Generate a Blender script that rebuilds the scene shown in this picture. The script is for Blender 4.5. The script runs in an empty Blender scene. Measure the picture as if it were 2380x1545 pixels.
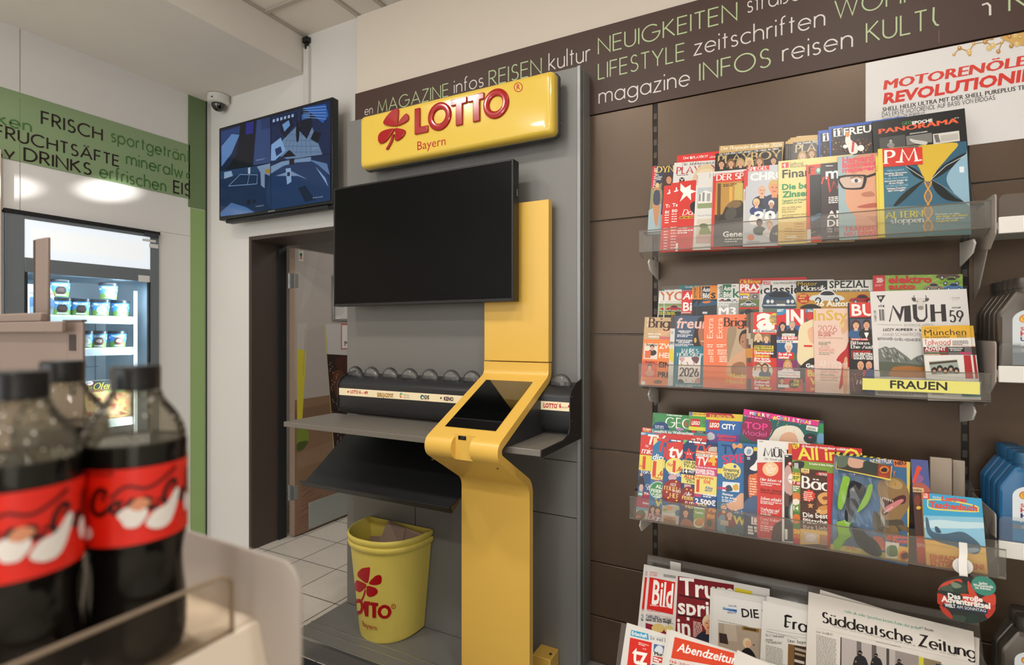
import bpy, bmesh, math, random
from mathutils import Vector, Matrix
import numpy as np

C = bpy.context.scene.collection
rnd = random.Random(7)
R = math.radians

# ------------------------------------------------------------------ camera, sky, lights, exposure
FPX, CX, CY, CAMZ, YAW = 1256.0, 1190.0, 772.5, 1.43, R(27.72)
sc = bpy.context.scene
cam_data = bpy.data.cameras.new('camera')
cam = bpy.data.objects.new('camera', cam_data)
C.objects.link(cam)
cam.location = (0, 0, CAMZ)
cam.rotation_euler = (R(90), 0, YAW)
cam_data.sensor_width = 36.0
cam_data.lens = FPX / 2380 * 36.0
cam_data.clip_start = 0.02
cam_data.dof.use_dof = True
cam_data.dof.focus_distance = 2.1
cam_data.dof.aperture_fstop = 3.4
sc.camera = cam
sc.view_settings.view_transform = 'Standard'
sc.view_settings.look = 'None'
sc.view_settings.exposure = -0.28
sc.view_settings.gamma = 1.0
sc.cycles.transparent_max_bounces = 24
sc.cycles.max_bounces = 8

world = bpy.data.worlds.new('daylight')
sc.world = world
world.use_nodes = True
world.node_tree.nodes['Background'].inputs[0].default_value = (0.75, 0.86, 1.0, 1)
world.node_tree.nodes['Background'].inputs[1].default_value = 0.25

def area(name, loc, target, size, power, col, size_y=None, shape='DISK', spread=180):
    l = bpy.data.lights.new(name, 'AREA')
    l.energy = power; l.color = col; l.shape = shape; l.size = size
    l.spread = R(spread)
    if size_y: l.shape = 'RECTANGLE'; l.size_y = size_y
    o = bpy.data.objects.new(name, l); C.objects.link(o)
    o.location = loc
    o.rotation_euler = (Vector(target) - Vector(loc)).to_track_quat('-Z', 'Y').to_euler()
    return o

WARM = (1.0, 0.94, 0.87)
for i, (x, y) in enumerate([(-2.2, -1.25), (-1.1, -1.25), (-.02, -1.25), (1.1, -1.25), (-2.2, 0.35), (-1.1, .35), (.3, .55)]):
    area('ceiling_downlight', (x, y, 3.2), (x, y, 0), 0.22, 17, WARM)
area('shop_window_daylight', (-1.5, -3.9, 1.55), (-1.7, 2, 1.3), 3.8, 105, (0.9, 0.95, 1.0), 2.7)
area('side_window_daylight', (2.95, -1.2, 1.7), (-2.5, 1.2, 1.5), 2.6, 30, (1.0, 0.95, 0.88), 2.2)
def sun_patch_spot(aim, width, power):  # spot lamp added to throw a patch of reflected sun on the left wall
    l = bpy.data.lights.new('added_sun_glint_spot', 'SPOT'); l.energy = power; l.color = (1, .98, .95); l.spot_size = R(width); l.spot_blend = .7; l.shadow_soft_size = .02
    o = bpy.data.objects.new('added_sun_glint_spot', l); C.objects.link(o); o.location = (-1.2, -3.8, 1.1)
    o.rotation_euler = (Vector(aim) - Vector(o.location)).to_track_quat('-Z', 'Y').to_euler()
sun_patch_spot((-3.6, 1.72, 2.27), 1.5, 5500)
sun_patch_spot((-3.6, 1.26, 2.18), 1.4, 4200)
area('backroom_lamp', (-2.4, 3.6, 2.62), (-2.4, 3.6, 0), 0.6, 9, (1.0, 0.95, 0.9))

# ------------------------------------------------------------------ pixel rays (photo frame 2380 x 1545)
CY_, SY_ = math.cos(YAW), math.sin(YAW)
def ray(px, py):
    a = (px - CX) / FPX; b = (CY - py) / FPX
    return Vector((a * CY_ - SY_, a * SY_ + CY_, b))
EYE = Vector((0, 0, CAMZ))
def atY(px, py, Y): d = ray(px, py); return EYE + d * (Y / d.y)
def atX(px, py, X): d = ray(px, py); return EYE + d * (X / d.x)
def atZ(px, py, Z): d = ray(px, py); return EYE + d * ((Z - CAMZ) / d.z)
def hit(px, py, O, N): d = ray(px, py); return EYE + d * ((O - EYE).dot(N) / d.dot(N))

# ------------------------------------------------------------------ colours and materials
def lin(h):
    if not isinstance(h, str): return h
    c = [int(h[i:i + 2], 16) / 255 for i in (0, 2, 4)]
    return tuple(x / 12.92 if x <= .04045 else ((x + .055) / 1.055) ** 2.4 for x in c)
MATS = {}
def mat(name, col, rough=.5, metal=0., spec=.5, noise=0., nscale=20., bump=0., bscale=80., emit=0., coat=0., stretch=None):
    if name in MATS: return MATS[name]
    m = bpy.data.materials.new(name); m.use_nodes = True
    nt = m.node_tree; b = nt.nodes['Principled BSDF']
    c = lin(col)
    b.inputs['Base Color'].default_value = (*c, 1)
    b.inputs['Roughness'].default_value = rough
    b.inputs['Metallic'].default_value = metal
    b.inputs['Specular IOR Level'].default_value = spec
    b.inputs['Coat Weight'].default_value = coat
    if emit:
        b.inputs['Emission Color'].default_value = (*c, 1); b.inputs['Emission Strength'].default_value = emit
    if noise or bump:
        tc = nt.nodes.new('ShaderNodeTexCoord')
        mp = nt.nodes.new('ShaderNodeMapping'); nt.links.new(tc.outputs['Object'], mp.inputs[0])
        if stretch: mp.inputs['Scale'].default_value = stretch
    if noise:
        n = nt.nodes.new('ShaderNodeTexNoise'); n.inputs['Scale'].default_value = nscale; n.inputs['Detail'].default_value = 5
        nt.links.new(mp.outputs[0], n.inputs['Vector'])
        mx = nt.nodes.new('ShaderNodeMix'); mx.data_type = 'RGBA'
        mx.inputs['A'].default_value = (*[x * (1 - noise) for x in c], 1)
        mx.inputs['B'].default_value = (*[min(1, x * (1 + noise)) for x in c], 1)
        nt.links.new(n.outputs['Fac'], mx.inputs['Factor']); nt.links.new(mx.outputs['Result'], b.inputs['Base Color'])
    if bump:
        n2 = nt.nodes.new('ShaderNodeTexNoise'); n2.inputs['Scale'].default_value = bscale; n2.inputs['Detail'].default_value = 3
        nt.links.new(mp.outputs[0], n2.inputs['Vector'])
        bp = nt.nodes.new('ShaderNodeBump'); bp.inputs['Strength'].default_value = bump; bp.inputs['Distance'].default_value = .002
        nt.links.new(n2.outputs['Fac'], bp.inputs['Height']); nt.links.new(bp.outputs[0], b.inputs['Normal'])
    MATS[name] = m
    return m

def clear_mat(name, tint=(1, 1, 1), haze=.08, hazecol='ffffff', rough=.03, ior=1.45, trans_rough=False):
    """clear or frosted plastic sheet: see-through, a little milky, with a glossy coat"""
    if name in MATS: return MATS[name]
    m = bpy.data.materials.new(name); m.use_nodes = True
    nt = m.node_tree; nt.nodes.clear()
    out = nt.nodes.new('ShaderNodeOutputMaterial')
    tr = nt.nodes.new('ShaderNodeBsdfTransparent'); tr.inputs[0].default_value = (*lin(tint), 1)
    df = nt.nodes.new('ShaderNodeBsdfDiffuse'); df.inputs[0].default_value = (*lin(hazecol), 1)
    tl = nt.nodes.new('ShaderNodeBsdfTranslucent'); tl.inputs[0].default_value = (*lin(hazecol), 1)
    gl = nt.nodes.new('ShaderNodeBsdfGlossy'); gl.inputs['Roughness'].default_value = rough
    fr = nt.nodes.new('ShaderNodeFresnel'); fr.inputs[0].default_value = ior
    m0 = nt.nodes.new('ShaderNodeMixShader'); m0.inputs[0].default_value = .5
    nt.links.new(df.outputs[0], m0.inputs[1]); nt.links.new(tl.outputs[0], m0.inputs[2])
    m1 = nt.nodes.new('ShaderNodeMixShader'); m1.inputs[0].default_value = haze
    nt.links.new(tr.outputs[0], m1.inputs[1]); nt.links.new(m0.outputs[0], m1.inputs[2])
    m2 = nt.nodes.new('ShaderNodeMixShader'); nt.links.new(fr.outputs[0], m2.inputs[0])
    nt.links.new(m1.outputs[0], m2.inputs[1]); nt.links.new(gl.outputs[0], m2.inputs[2])
    nt.links.new(m2.outputs[0], out.inputs[0])
    MATS[name] = m
    return m

def print_mat(name, rough=.35, spec=.5, emit=0., coat=0.):
    """printed surface: the ink colour of every face is stored on the mesh"""
    if name in MATS: return MATS[name]
    m = bpy.data.materials.new(name); m.use_nodes = True
    nt = m.node_tree; b = nt.nodes['Principled BSDF']
    a = nt.nodes.new('ShaderNodeVertexColor'); a.layer_name = 'ink'
    if emit < .6: nt.links.new(a.outputs[0], b.inputs['Base Color'])
    else: b.inputs['Base Color'].default_value = (.004, .004, .005, 1)
    b.inputs['Roughness'].default_value = rough; b.inputs['Specular IOR Level'].default_value = spec
    b.inputs['Coat Weight'].default_value = coat; b.inputs['Coat Roughness'].default_value = .08
    if emit:
        nt.links.new(a.outputs[0], b.inputs['Emission Color']); b.inputs['Emission Strength'].default_value = emit
    MATS[name] = m
    return m

PRINT = print_mat('printed_gloss_paper', .34, .5, 0)
NEWS = print_mat('printed_newsprint', .85, .2)
VINYL = print_mat('printed_vinyl', .42, .4)
LIT = print_mat('backlit_print', .3, .5, .3)
SCREEN = print_mat('screen_picture', .12, .4, .62)

# ------------------------------------------------------------------ objects
def tag(o, label=None, cat=None, group=None, kind=None):
    if label: o['label'] = label
    if cat: o['category'] = cat
    if group: o['group'] = group
    if kind: o['kind'] = kind
    return o
def thing(name, label, cat, loc=(0, 0, 0), group=None, mtx=None):
    o = bpy.data.objects.new(name, None); C.objects.link(o)
    o.empty_display_size = .05
    if mtx is not None: o.matrix_world = mtx
    else: o.location = loc
    return tag(o, label, cat, group)
def wloc(o):
    v = Vector((0, 0, 0))
    while o is not None: v = v + o.location; o = o.parent
    return v
def copy_tree(o, parent=None, loc=None):
    c = o.copy(); C.objects.link(c)
    if parent is not None: c.parent = parent
    if loc is not None: c.location = loc
    for ch in list(o.children): copy_tree(ch, c)
    return c

class MB:
    def __init__(s): s.v = []; s.f = []; s.m = []
    def add(s, vs, fs, m=0):
        n = len(s.v); s.v += [tuple(x) for x in vs]; s.f += [tuple(i + n for i in f) for f in fs]; s.m += [m] * len(fs); return s
    def quad(s, a, b, c, d, m=0): return s.add([a, b, c, d], [(0, 1, 2, 3)], m)
    def box(s, x0, x1, y0, y1, z0, z1, m=0):
        return s.add([(x0, y0, z0), (x1, y0, z0), (x1, y1, z0), (x0, y1, z0), (x0, y0, z1), (x1, y0, z1), (x1, y1, z1), (x0, y1, z1)],
                     [(0, 3, 2, 1), (4, 5, 6, 7), (0, 1, 5, 4), (1, 2, 6, 5), (2, 3, 7, 6), (3, 0, 4, 7)], m)
    def prism(s, poly, axis, a, b, m=0):
        n = len(poly)
        def P(p, t): return {'x': (t, p[0], p[1]), 'y': (p[0], t, p[1]), 'z': (p[0], p[1], t)}[axis]
        vs = [P(p, a) for p in poly] + [P(p, b) for p in poly]
        fs = [tuple(range(n))[::-1], tuple(range(n, 2 * n))] + [(i, (i + 1) % n, n + (i + 1) % n, n + i) for i in range(n)]
        return s.add(vs, fs, m)
    def lathe(s, prof, cx, cy, n=32, m=0, caps=True, z0=0.):
        k = len(prof); vs = []
        for r, z in prof:
            for i in range(n):
                t = 2 * math.pi * i / n; vs.append((cx + r * math.cos(t), cy + r * math.sin(t), z + z0))
        fs = [(j * n + i, j * n + (i + 1) % n, (j + 1) * n + (i + 1) % n, (j + 1) * n + i) for j in range(k - 1) for i in range(n)]
        if caps: fs += [tuple(range(n))[::-1], tuple(range((k - 1) * n, k * n))]
        return s.add(vs, fs, m)
    def tube(s, pts, r, n=8, m=0):
        pts = [Vector(p) for p in pts]; vs = []
        for i, p in enumerate(pts):
            d = (pts[min(i + 1, len(pts) - 1)] - pts[max(i - 1, 0)]).normalized()
            u = d.cross(Vector((0, 0, 1)) if abs(d.z) < .9 else Vector((1, 0, 0))).normalized(); w = d.cross(u)
            for k in range(n):
                t = 2 * math.pi * k / n; vs.append(p + (u * math.cos(t) + w * math.sin(t)) * r)
        k = len(pts)
        fs = [(j * n + i, j * n + (i + 1) % n, (j + 1) * n + (i + 1) % n, (j + 1) * n + i) for j in range(k - 1) for i in range(n)]
        fs += [tuple(range(n)), tuple(range((k - 1) * n, k * n))]
        return s.add(vs, fs, m)
    def grid(s, rows, m=0, closed=False):
        n = len(rows[0]); vs = [p for r in rows for p in r]
        fs = [(j * n + i, j * n + (i + 1) % n, (j + 1) * n + (i + 1) % n, (j + 1) * n + i) for j in range(len(rows) - 1) for i in range(n if closed else n - 1)]
        return s.add(vs, fs, m)
    def build(s, name, mats, parent=None, smooth=False, bevel=0., seg=2, world=True, recalc=True):
        me = bpy.data.meshes.new(name)
        off = wloc(parent) if (parent is not None and world) else Vector((0, 0, 0))
        me.from_pydata([(x - off.x, y - off.y, z - off.z) for x, y, z in s.v], [], s.f)
        if not isinstance(mats, (list, tuple)): mats = [mats]
        for m in mats: me.materials.append(m)
        me.polygons.foreach_set('material_index', s.m)
        if recalc:
            bm = bmesh.new(); bm.from_mesh(me); bmesh.ops.recalc_face_normals(bm, faces=bm.faces[:]); bm.to_mesh(me); bm.free()
        if smooth:
            me.polygons.foreach_set('use_smooth', [True] * len(me.polygons)); me.set_sharp_from_angle(angle=R(38))
        o = bpy.data.objects.new(name, me); C.objects.link(o)
        if parent is not None: o.parent = parent
        if bevel:
            b = o.modifiers.new('bevel', 'BEVEL'); b.width = bevel; b.segments = seg; b.limit_method = 'ANGLE'; b.angle_limit = R(40)
            me.polygons.foreach_set('use_smooth', [True] * len(me.polygons)); me.set_sharp_from_angle(angle=R(60))
        return o
def struct(mb, name, mats, parent=None, **k):
    o = mb.build(name, mats, parent, **k)
    if parent is None: o['kind'] = 'structure'
    return o

def round_poly(pts, rads, n=6, closed=True):
    out = []; N = len(pts)
    for i, p in enumerate(pts):
        r = rads[i] if isinstance(rads, (list, tuple)) else rads
        if r <= 0 or (not closed and i in (0, N - 1)): out.append(tuple(p)); continue
        P = Vector(p[:2]).to_2d(); A = Vector(pts[i - 1][:2]).to_2d(); B = Vector(pts[(i + 1) % N][:2]).to_2d()
        u = (A - P).normalized(); w = (B - P).normalized()
        ang = math.acos(max(-1, min(1, u.dot(w))))
        if ang > 3.1: out.append(tuple(p)); continue
        d = min(r / math.tan(ang / 2), (A - P).length * .49, (B - P).length * .49); rr = d * math.tan(ang / 2)
        c = P + (u + w).normalized() * (rr / math.sin(ang / 2))
        s = P + u * d - c; e = P + w * d - c
        a0 = math.atan2(s.y, s.x); a1 = math.atan2(e.y, e.x)
        while a1 - a0 > math.pi: a1 -= 2 * math.pi
        while a1 - a0 < -math.pi: a1 += 2 * math.pi
        for k in range(n + 1):
            t = a0 + (a1 - a0) * k / n; out.append((c.x + rr * math.cos(t), c.y + rr * math.sin(t)))
    return out
def sheet(prof, thk):
    """closed outline of a folded sheet of thickness thk along the open line prof (offset to its left)"""
    P = [Vector(p) for p in prof]; off = []
    for i, p in enumerate(P):
        n = Vector((0, 0))
        if i > 0: d = (P[i] - P[i - 1]).normalized(); n += Vector((-d.y, d.x))
        if i < len(P) - 1: d = (P[i + 1] - P[i]).normalized(); n += Vector((-d.y, d.x))
        n.normalize()
        k = 1.0
        if 0 < i < len(P) - 1:
            d = (P[i + 1] - P[i]).normalized(); k = 1 / max(.4, n.dot(Vector((-d.y, d.x))))
        off.append(p + n * thk * k)
    return [tuple(p) for p in P] + [tuple(p) for p in off[::-1]]
def smooth_closed(pts, n=5):
    out = []; N = len(pts)
    for i in range(N):
        p0, p1, p2, p3 = (Vector(pts[(i + k) % N]) for k in (-1, 0, 1, 2))
        for k in range(n):
            t = k / n
            out.append(tuple(.5 * ((2 * p1) + (p2 - p0) * t + (2 * p0 - 5 * p1 + 4 * p2 - p3) * t * t + (3 * p1 - p0 - 3 * p2 + p3) * t ** 3)))
    return out
def smooth_open(pts, n=5):
    out = []
    P = [pts[0]] + list(pts) + [pts[-1]]
    for i in range(1, len(P) - 2):
        p0, p1, p2, p3 = (Vector(P[i + k]) for k in (-1, 0, 1, 2))
        for k in range(n):
            t = k / n
            out.append(tuple(.5 * ((2 * p1) + (p2 - p0) * t + (2 * p0 - 5 * p1 + 4 * p2 - p3) * t * t + (3 * p1 - p0 - 3 * p2 + p3) * t ** 3)))
    out.append(tuple(pts[-1]))
    return out

# ------------------------------------------------------------------ lettering
def A(cx, cy, rx, ry, a0, a1):
    n = max(3, int(abs(a1 - a0) / 18))
    return [(cx + rx * math.cos(R(a0 + (a1 - a0) * k / n)), cy + ry * math.sin(R(a0 + (a1 - a0) * k / n))) for k in range(n + 1)]
XH = .64
def bowl(cx, r=.31): return A(cx, XH / 2, r, XH / 2, 0, 360)
G = {
 'A': (.84, [[(0, 0), (.42, 1), (.84, 0)], [(.15, .34), (.69, .34)]]),
 'B': (.54, [[(0, 0), (0, 1), (.22, 1)] + A(.22, .765, .24, .235, 90, -90) + [(0, .53)], [(.22, .53)] + A(.25, .265, .28, .265, 90, -90) + [(0, 0)]]),
 'C': (.84, [A(.5, .5, .5, .5, 47, 313)]),
 'D': (.72, [[(0, 0), (0, 1), (.22, 1)] + A(.22, .5, .5, .5, 90, -90) + [(0, 0)]]),
 'E': (.5, [[(.5, 1), (0, 1), (0, 0), (.5, 0)], [(0, .52), (.47, .52)]]),
 'F': (.47, [[(.47, 1), (0, 1), (0, 0)], [(0, .52), (.44, .52)]]),
 'G': (1.0, [A(.5, .5, .5, .5, 47, 360) + [(.56, .5)]]),
 'H': (.68, [[(0, 0), (0, 1)], [(.68, 0), (.68, 1)], [(0, .53), (.68, .53)]]),
 'I': (.0, [[(0, 0), (0, 1)]]),
 'J': (.34, [[(.34, 1), (.34, .2)] + A(.16, .2, .18, .2, 0, -130)]),
 'K': (.6, [[(0, 0), (0, 1)], [(.55, 1), (.03, .5)], [(.13, .58), (.62, 0)]]),
 'L': (.44, [[(0, 1), (0, 0), (.44, 0)]]),
 'M': (.96, [[(0, 0), (.12, 1), (.48, .1), (.84, 1), (.96, 0)]]),
 'N': (.72, [[(0, 0), (0, 1), (.72, 0), (.72, 1)]]),
 'O': (1.0, [A(.5, .5, .5, .5, 0, 360)]),
 'P': (.5, [[(0, 0), (0, 1), (.24, 1)] + A(.24, .735, .27, .265, 90, -90) + [(0, .47)]]),
 'Q': (1.0, [A(.5, .5, .5, .5, 0, 360), [(.6, .3), (.95, 0)]]),
 'R': (.55, [[(0, 0), (0, 1), (.24, 1)] + A(.24, .745, .26, .255, 90, -90) + [(0, .49)], [(.2, .49), (.56, 0)]]),
 'S': (.52, [A(.27, .75, .2, .25, 35, 270) + A(.26, .25, .25, .25, 90, -145)]),
 'T': (.54, [[(0, 1), (.54, 1)], [(.27, 1), (.27, 0)]]),
 'U': (.62, [[(0, 1), (0, .3)] + A(.31, .3, .31, .3, 180, 360) + [(.62, 1)]]),
 'V': (.78, [[(0, 1), (.39, 0), (.78, 1)]]),
 'W': (1.2, [[(0, 1), (.3, 0), (.6, .95), (.9, 0), (1.2, 1)]]),
 'X': (.66, [[(0, 0), (.64, 1)], [(.02, 1), (.66, 0)]]),
 'Y': (.68, [[(0, 1), (.34, .45), (.68, 1)], [(.34, .45), (.34, 0)]]),
 'Z': (.6, [[(.02, 1), (.58, 1), (0, 0), (.6, 0)]]),
 'a': (.62, [bowl(.31), [(.62, XH), (.62, 0)]]), 'b': (.62, [bowl(.31), [(0, 1.05), (0, 0)]]),
 'c': (.5, [A(.31, XH / 2, .31, XH / 2, 48, 312)]), 'd': (.62, [bowl(.31), [(.62, 1.05), (.62, 0)]]),
 'e': (.6, [[(.01, .33), (.6, .33)] + A(.305, XH / 2, .3, XH / 2, 0, 318)]),
 'f': (.28, [[(.1, 0), (.1, .85)] + A(.27, .85, .17, .2, 180, 80), [(0, XH), (.26, XH)]]),
 'g': (.62, [bowl(.31), [(.62, XH), (.62, -.05)] + A(.32, -.05, .3, .27, 0, -155)]),
 'h': (.5, [[(0, 1.05), (0, 0)], [(0, .36)] + A(.25, .38, .25, .26, 180, 0) + [(.5, 0)]]),
 'i': (0., [[(0, XH), (0, 0)], [(0, .86), (0, .97)]]), 'j': (0., [[(0, XH), (0, -.28)], [(0, .86), (0, .97)]]),
 'k': (.46, [[(0, 1.05), (0, 0)], [(.42, XH), (.02, .3)], [(.1, .36), (.48, 0)]]), 'l': (0., [[(0, 1.05), (0, 0)]]),
 'm': (.86, [[(0, XH), (0, 0)], [(0, .4)] + A(.215, .42, .215, .22, 180, 0) + [(.43, 0)], [(.43, .4)] + A(.645, .42, .215, .22, 180, 0) + [(.86, 0)]]),
 'n': (.48, [[(0, XH), (0, 0)], [(0, .38)] + A(.24, .39, .24, .25, 180, 0) + [(.48, 0)]]),
 'o': (.62, [bowl(.31)]), 'p': (.62, [bowl(.31), [(0, XH), (0, -.32)]]), 'q': (.62, [bowl(.31), [(.62, XH), (.62, -.32)]]),
 'r': (.26, [[(0, XH), (0, 0)], [(0, .4)] + A(.2, .42, .2, .22, 180, 65)]),
 's': (.36, [A(.18, .48, .15, .16, 30, 270) + A(.18, .16, .18, .16, 90, -145)]),
 't': (.28, [[(.13, .9), (.13, 0)], [(0, XH), (.28, XH)]]),
 'u': (.48, [[(0, XH), (0, .24)] + A(.24, .24, .24, .24, 180, 360) + [(.48, XH)], [(.48, .2), (.48, 0)]]),
 'v': (.5, [[(0, XH), (.25, 0), (.5, XH)]]), 'w': (.82, [[(0, XH), (.21, 0), (.41, .6), (.61, 0), (.82, XH)]]),
 'x': (.46, [[(0, 0), (.45, XH)], [(.01, XH), (.46, 0)]]), 'y': (.52, [[(0, XH), (.26, 0)], [(.52, XH), (.12, -.32)]]),
 'z': (.44, [[(.01, XH), (.42, XH), (0, 0), (.44, 0)]]), 'ß': (.5, [[(0, 0), (0, .82)] + A(.22, .82, .22, .23, 180, -90) + A(.24, .3, .26, .3, 90, -110)]),
 '.': (.0, [[(0, 0), (0, .1)]]), '-': (.3, [[(0, .34), (.3, .34)]]), ' ': (.22, []), '!': (.0, [[(0, 1), (0, .3)], [(0, 0), (0, .1)]]),
 ',': (.06, [[(.06, .1), (0, -.14)]]),
}
for up, base, y in (('Ä', 'A', 1.1), ('Ö', 'O', 1.1), ('Ü', 'U', 1.1), ('ä', 'a', .82), ('ö', 'o', .82), ('ü', 'u', .82)):
    w, st = G[base]; c = w / 2
    G[up] = (w, st + [[(c - .14, y), (c - .14, y + .1)], [(c + .14, y), (c + .14, y + .1)]])
G.update({'0': (.56, [A(.28, .5, .28, .5, 0, 360)]), '1': (.2, [[(0, .82), (.2, 1), (.2, 0)]]), '2': (.54, [A(.27, .72, .26, .28, 170, -35) + [(0, 0), (.54, 0)]]),
 '5': (.54, [[(.5, 1), (.12, 1), (.06, .56)] + A(.26, .3, .27, .31, 115, -150)]), '6': (.56, [A(.28, .3, .28, .3, 0, 360), [(.02, .36), (.4, 1)]]), '9': (.56, [A(.28, .7, .28, .3, 0, 360), [(.54, .64), (.16, 0)]]),
 '|': (.0, [[(0, 0), (0, 1)]]), ':': (.0, [[(0, 0), (0, .1)], [(0, .5), (0, .6)]]), '?': (.4, [A(.2, .78, .2, .22, 170, -90) + [(.2, .3)], [(.2, 0), (.2, .1)]]), '>': (.3, [[(0, .6), (.3, .35), (0, .1)]]), '&': (.6, [[(.6, 0), (.1, .75)] + A(.25, .8, .15, .2, 180, 0) + [(.1, .4)] + A(.25, .2, .22, .2, 160, 360)])})
STY = {'f': (.078, .078, 0), 'F': (.14, .14, 0), 'm': (.19, .19, 0), 's': (.15, .05, .26), 'S': (.2, .07, .3), 'n': (.2, .085, 0)}
_sc = {}
def stroke_text(s, style):
    key = (s, style)
    if key in _sc: return _sc[key]
    thick, thin, serif = STY[style]
    V = []; Fc = []; x = 0.; sp = .15 + thick * (.3 if serif or style == 'n' else .6)
    for ch in s:
        w, strokes = G.get(ch, G[' '])
        for k_, st in enumerate(strokes):
            n0 = len(V)
            st = [p for i, p in enumerate(st) if i == 0 or abs(p[0] - st[i - 1][0]) + abs(p[1] - st[i - 1][1]) > 1e-4]
            P = [Vector((p[0] + x, p[1])) for p in st]; n = len(P); b = len(V)
            closed = (P[0] - P[-1]).length < 1e-6 and n > 3
            for i in range(n):
                if closed: d0 = P[i] - P[i - 1 if i else n - 2]; d1 = P[i + 1 if i < n - 1 else 1] - P[i]
                else: d0 = P[i] - P[i - 1] if i else P[1] - P[0]; d1 = P[i + 1] - P[i] if i < n - 1 else d0
                d0 = d0.normalized(); d1 = d1.normalized()
                t = d0 + d1
                if t.length < .05: t = d1
                t.normalize()
                k = 1 / max(.45, abs(t.dot(d1)))
                hw = .5 * (thin + (thick - thin) * abs(t.y)) * k
                nn = Vector((-t.y, t.x)) * hw
                e = Vector((0, 0))
                V.append(tuple(P[i] + nn + e)); V.append(tuple(P[i] - nn + e))
            for i in range(n - 1): q = b + 2 * i; Fc.append((q + 1, q + 3, q + 2, q))
            if serif and not closed:
                for p, q in ((P[0], P[1]), (P[-1], P[-2])):
                    d = (q - p)
                    if abs(d.y) > abs(d.x) * 1.3 and d.length > .2:
                        b = len(V); hw = serif * .55; V += [(p.x - hw, p.y - .028), (p.x + hw, p.y - .028), (p.x + hw, p.y + .028), (p.x - hw, p.y + .028)]
                        Fc.append((b, b + 1, b + 2, b + 3))
            V[n0:] = [(p[0], p[1], k_ * .45) for p in V[n0:]]
        x += w + sp
    r = (V, Fc, max(.01, x - sp), 1.0); _sc[key] = r
    return r
OFF = {'r': 0., 'b': .022, 'k': .04}
def font_text(s, style):
    key = (s, style)
    if key in _sc: return _sc[key]
    c = bpy.data.curves.new('t', 'FONT'); c.body = s; c.size = 1; c.resolution_u = 2; c.offset = 0 if 'M' in s else OFF[style]
    o = bpy.data.objects.new('t', c)
    m = bpy.data.meshes.new_from_object(o)
    V = [(v.co.x / .69, v.co.y / .69) for v in m.vertices]; Fc = [tuple(p.vertices) for p in m.polygons]
    if 'M' in s and OFF[style]:   # the outline of M folds over when thickened: lay shifted copies instead
        n = len(V); d = OFF[style] * 1.5
        V = [(a + k * d, b, (k + 1) * .4) for k in (-1, 0, 1) for a, b in V]; Fc = [tuple(i + n * q for i in f) for q in range(3) for f in Fc]
    x0 = min([v[0] for v in V] or [0]); V = [(v[0] - x0,) + tuple(v[1:]) for v in V]
    w = max([v[0] for v in V] or [.01])
    bpy.data.objects.remove(o); bpy.data.curves.remove(c); bpy.data.meshes.remove(m)
    _sc[key] = (V, Fc, w, 1.0)
    return _sc[key]
def lettering(s, style): return font_text(s, style) if style in OFF else stroke_text(s, style)

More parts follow.
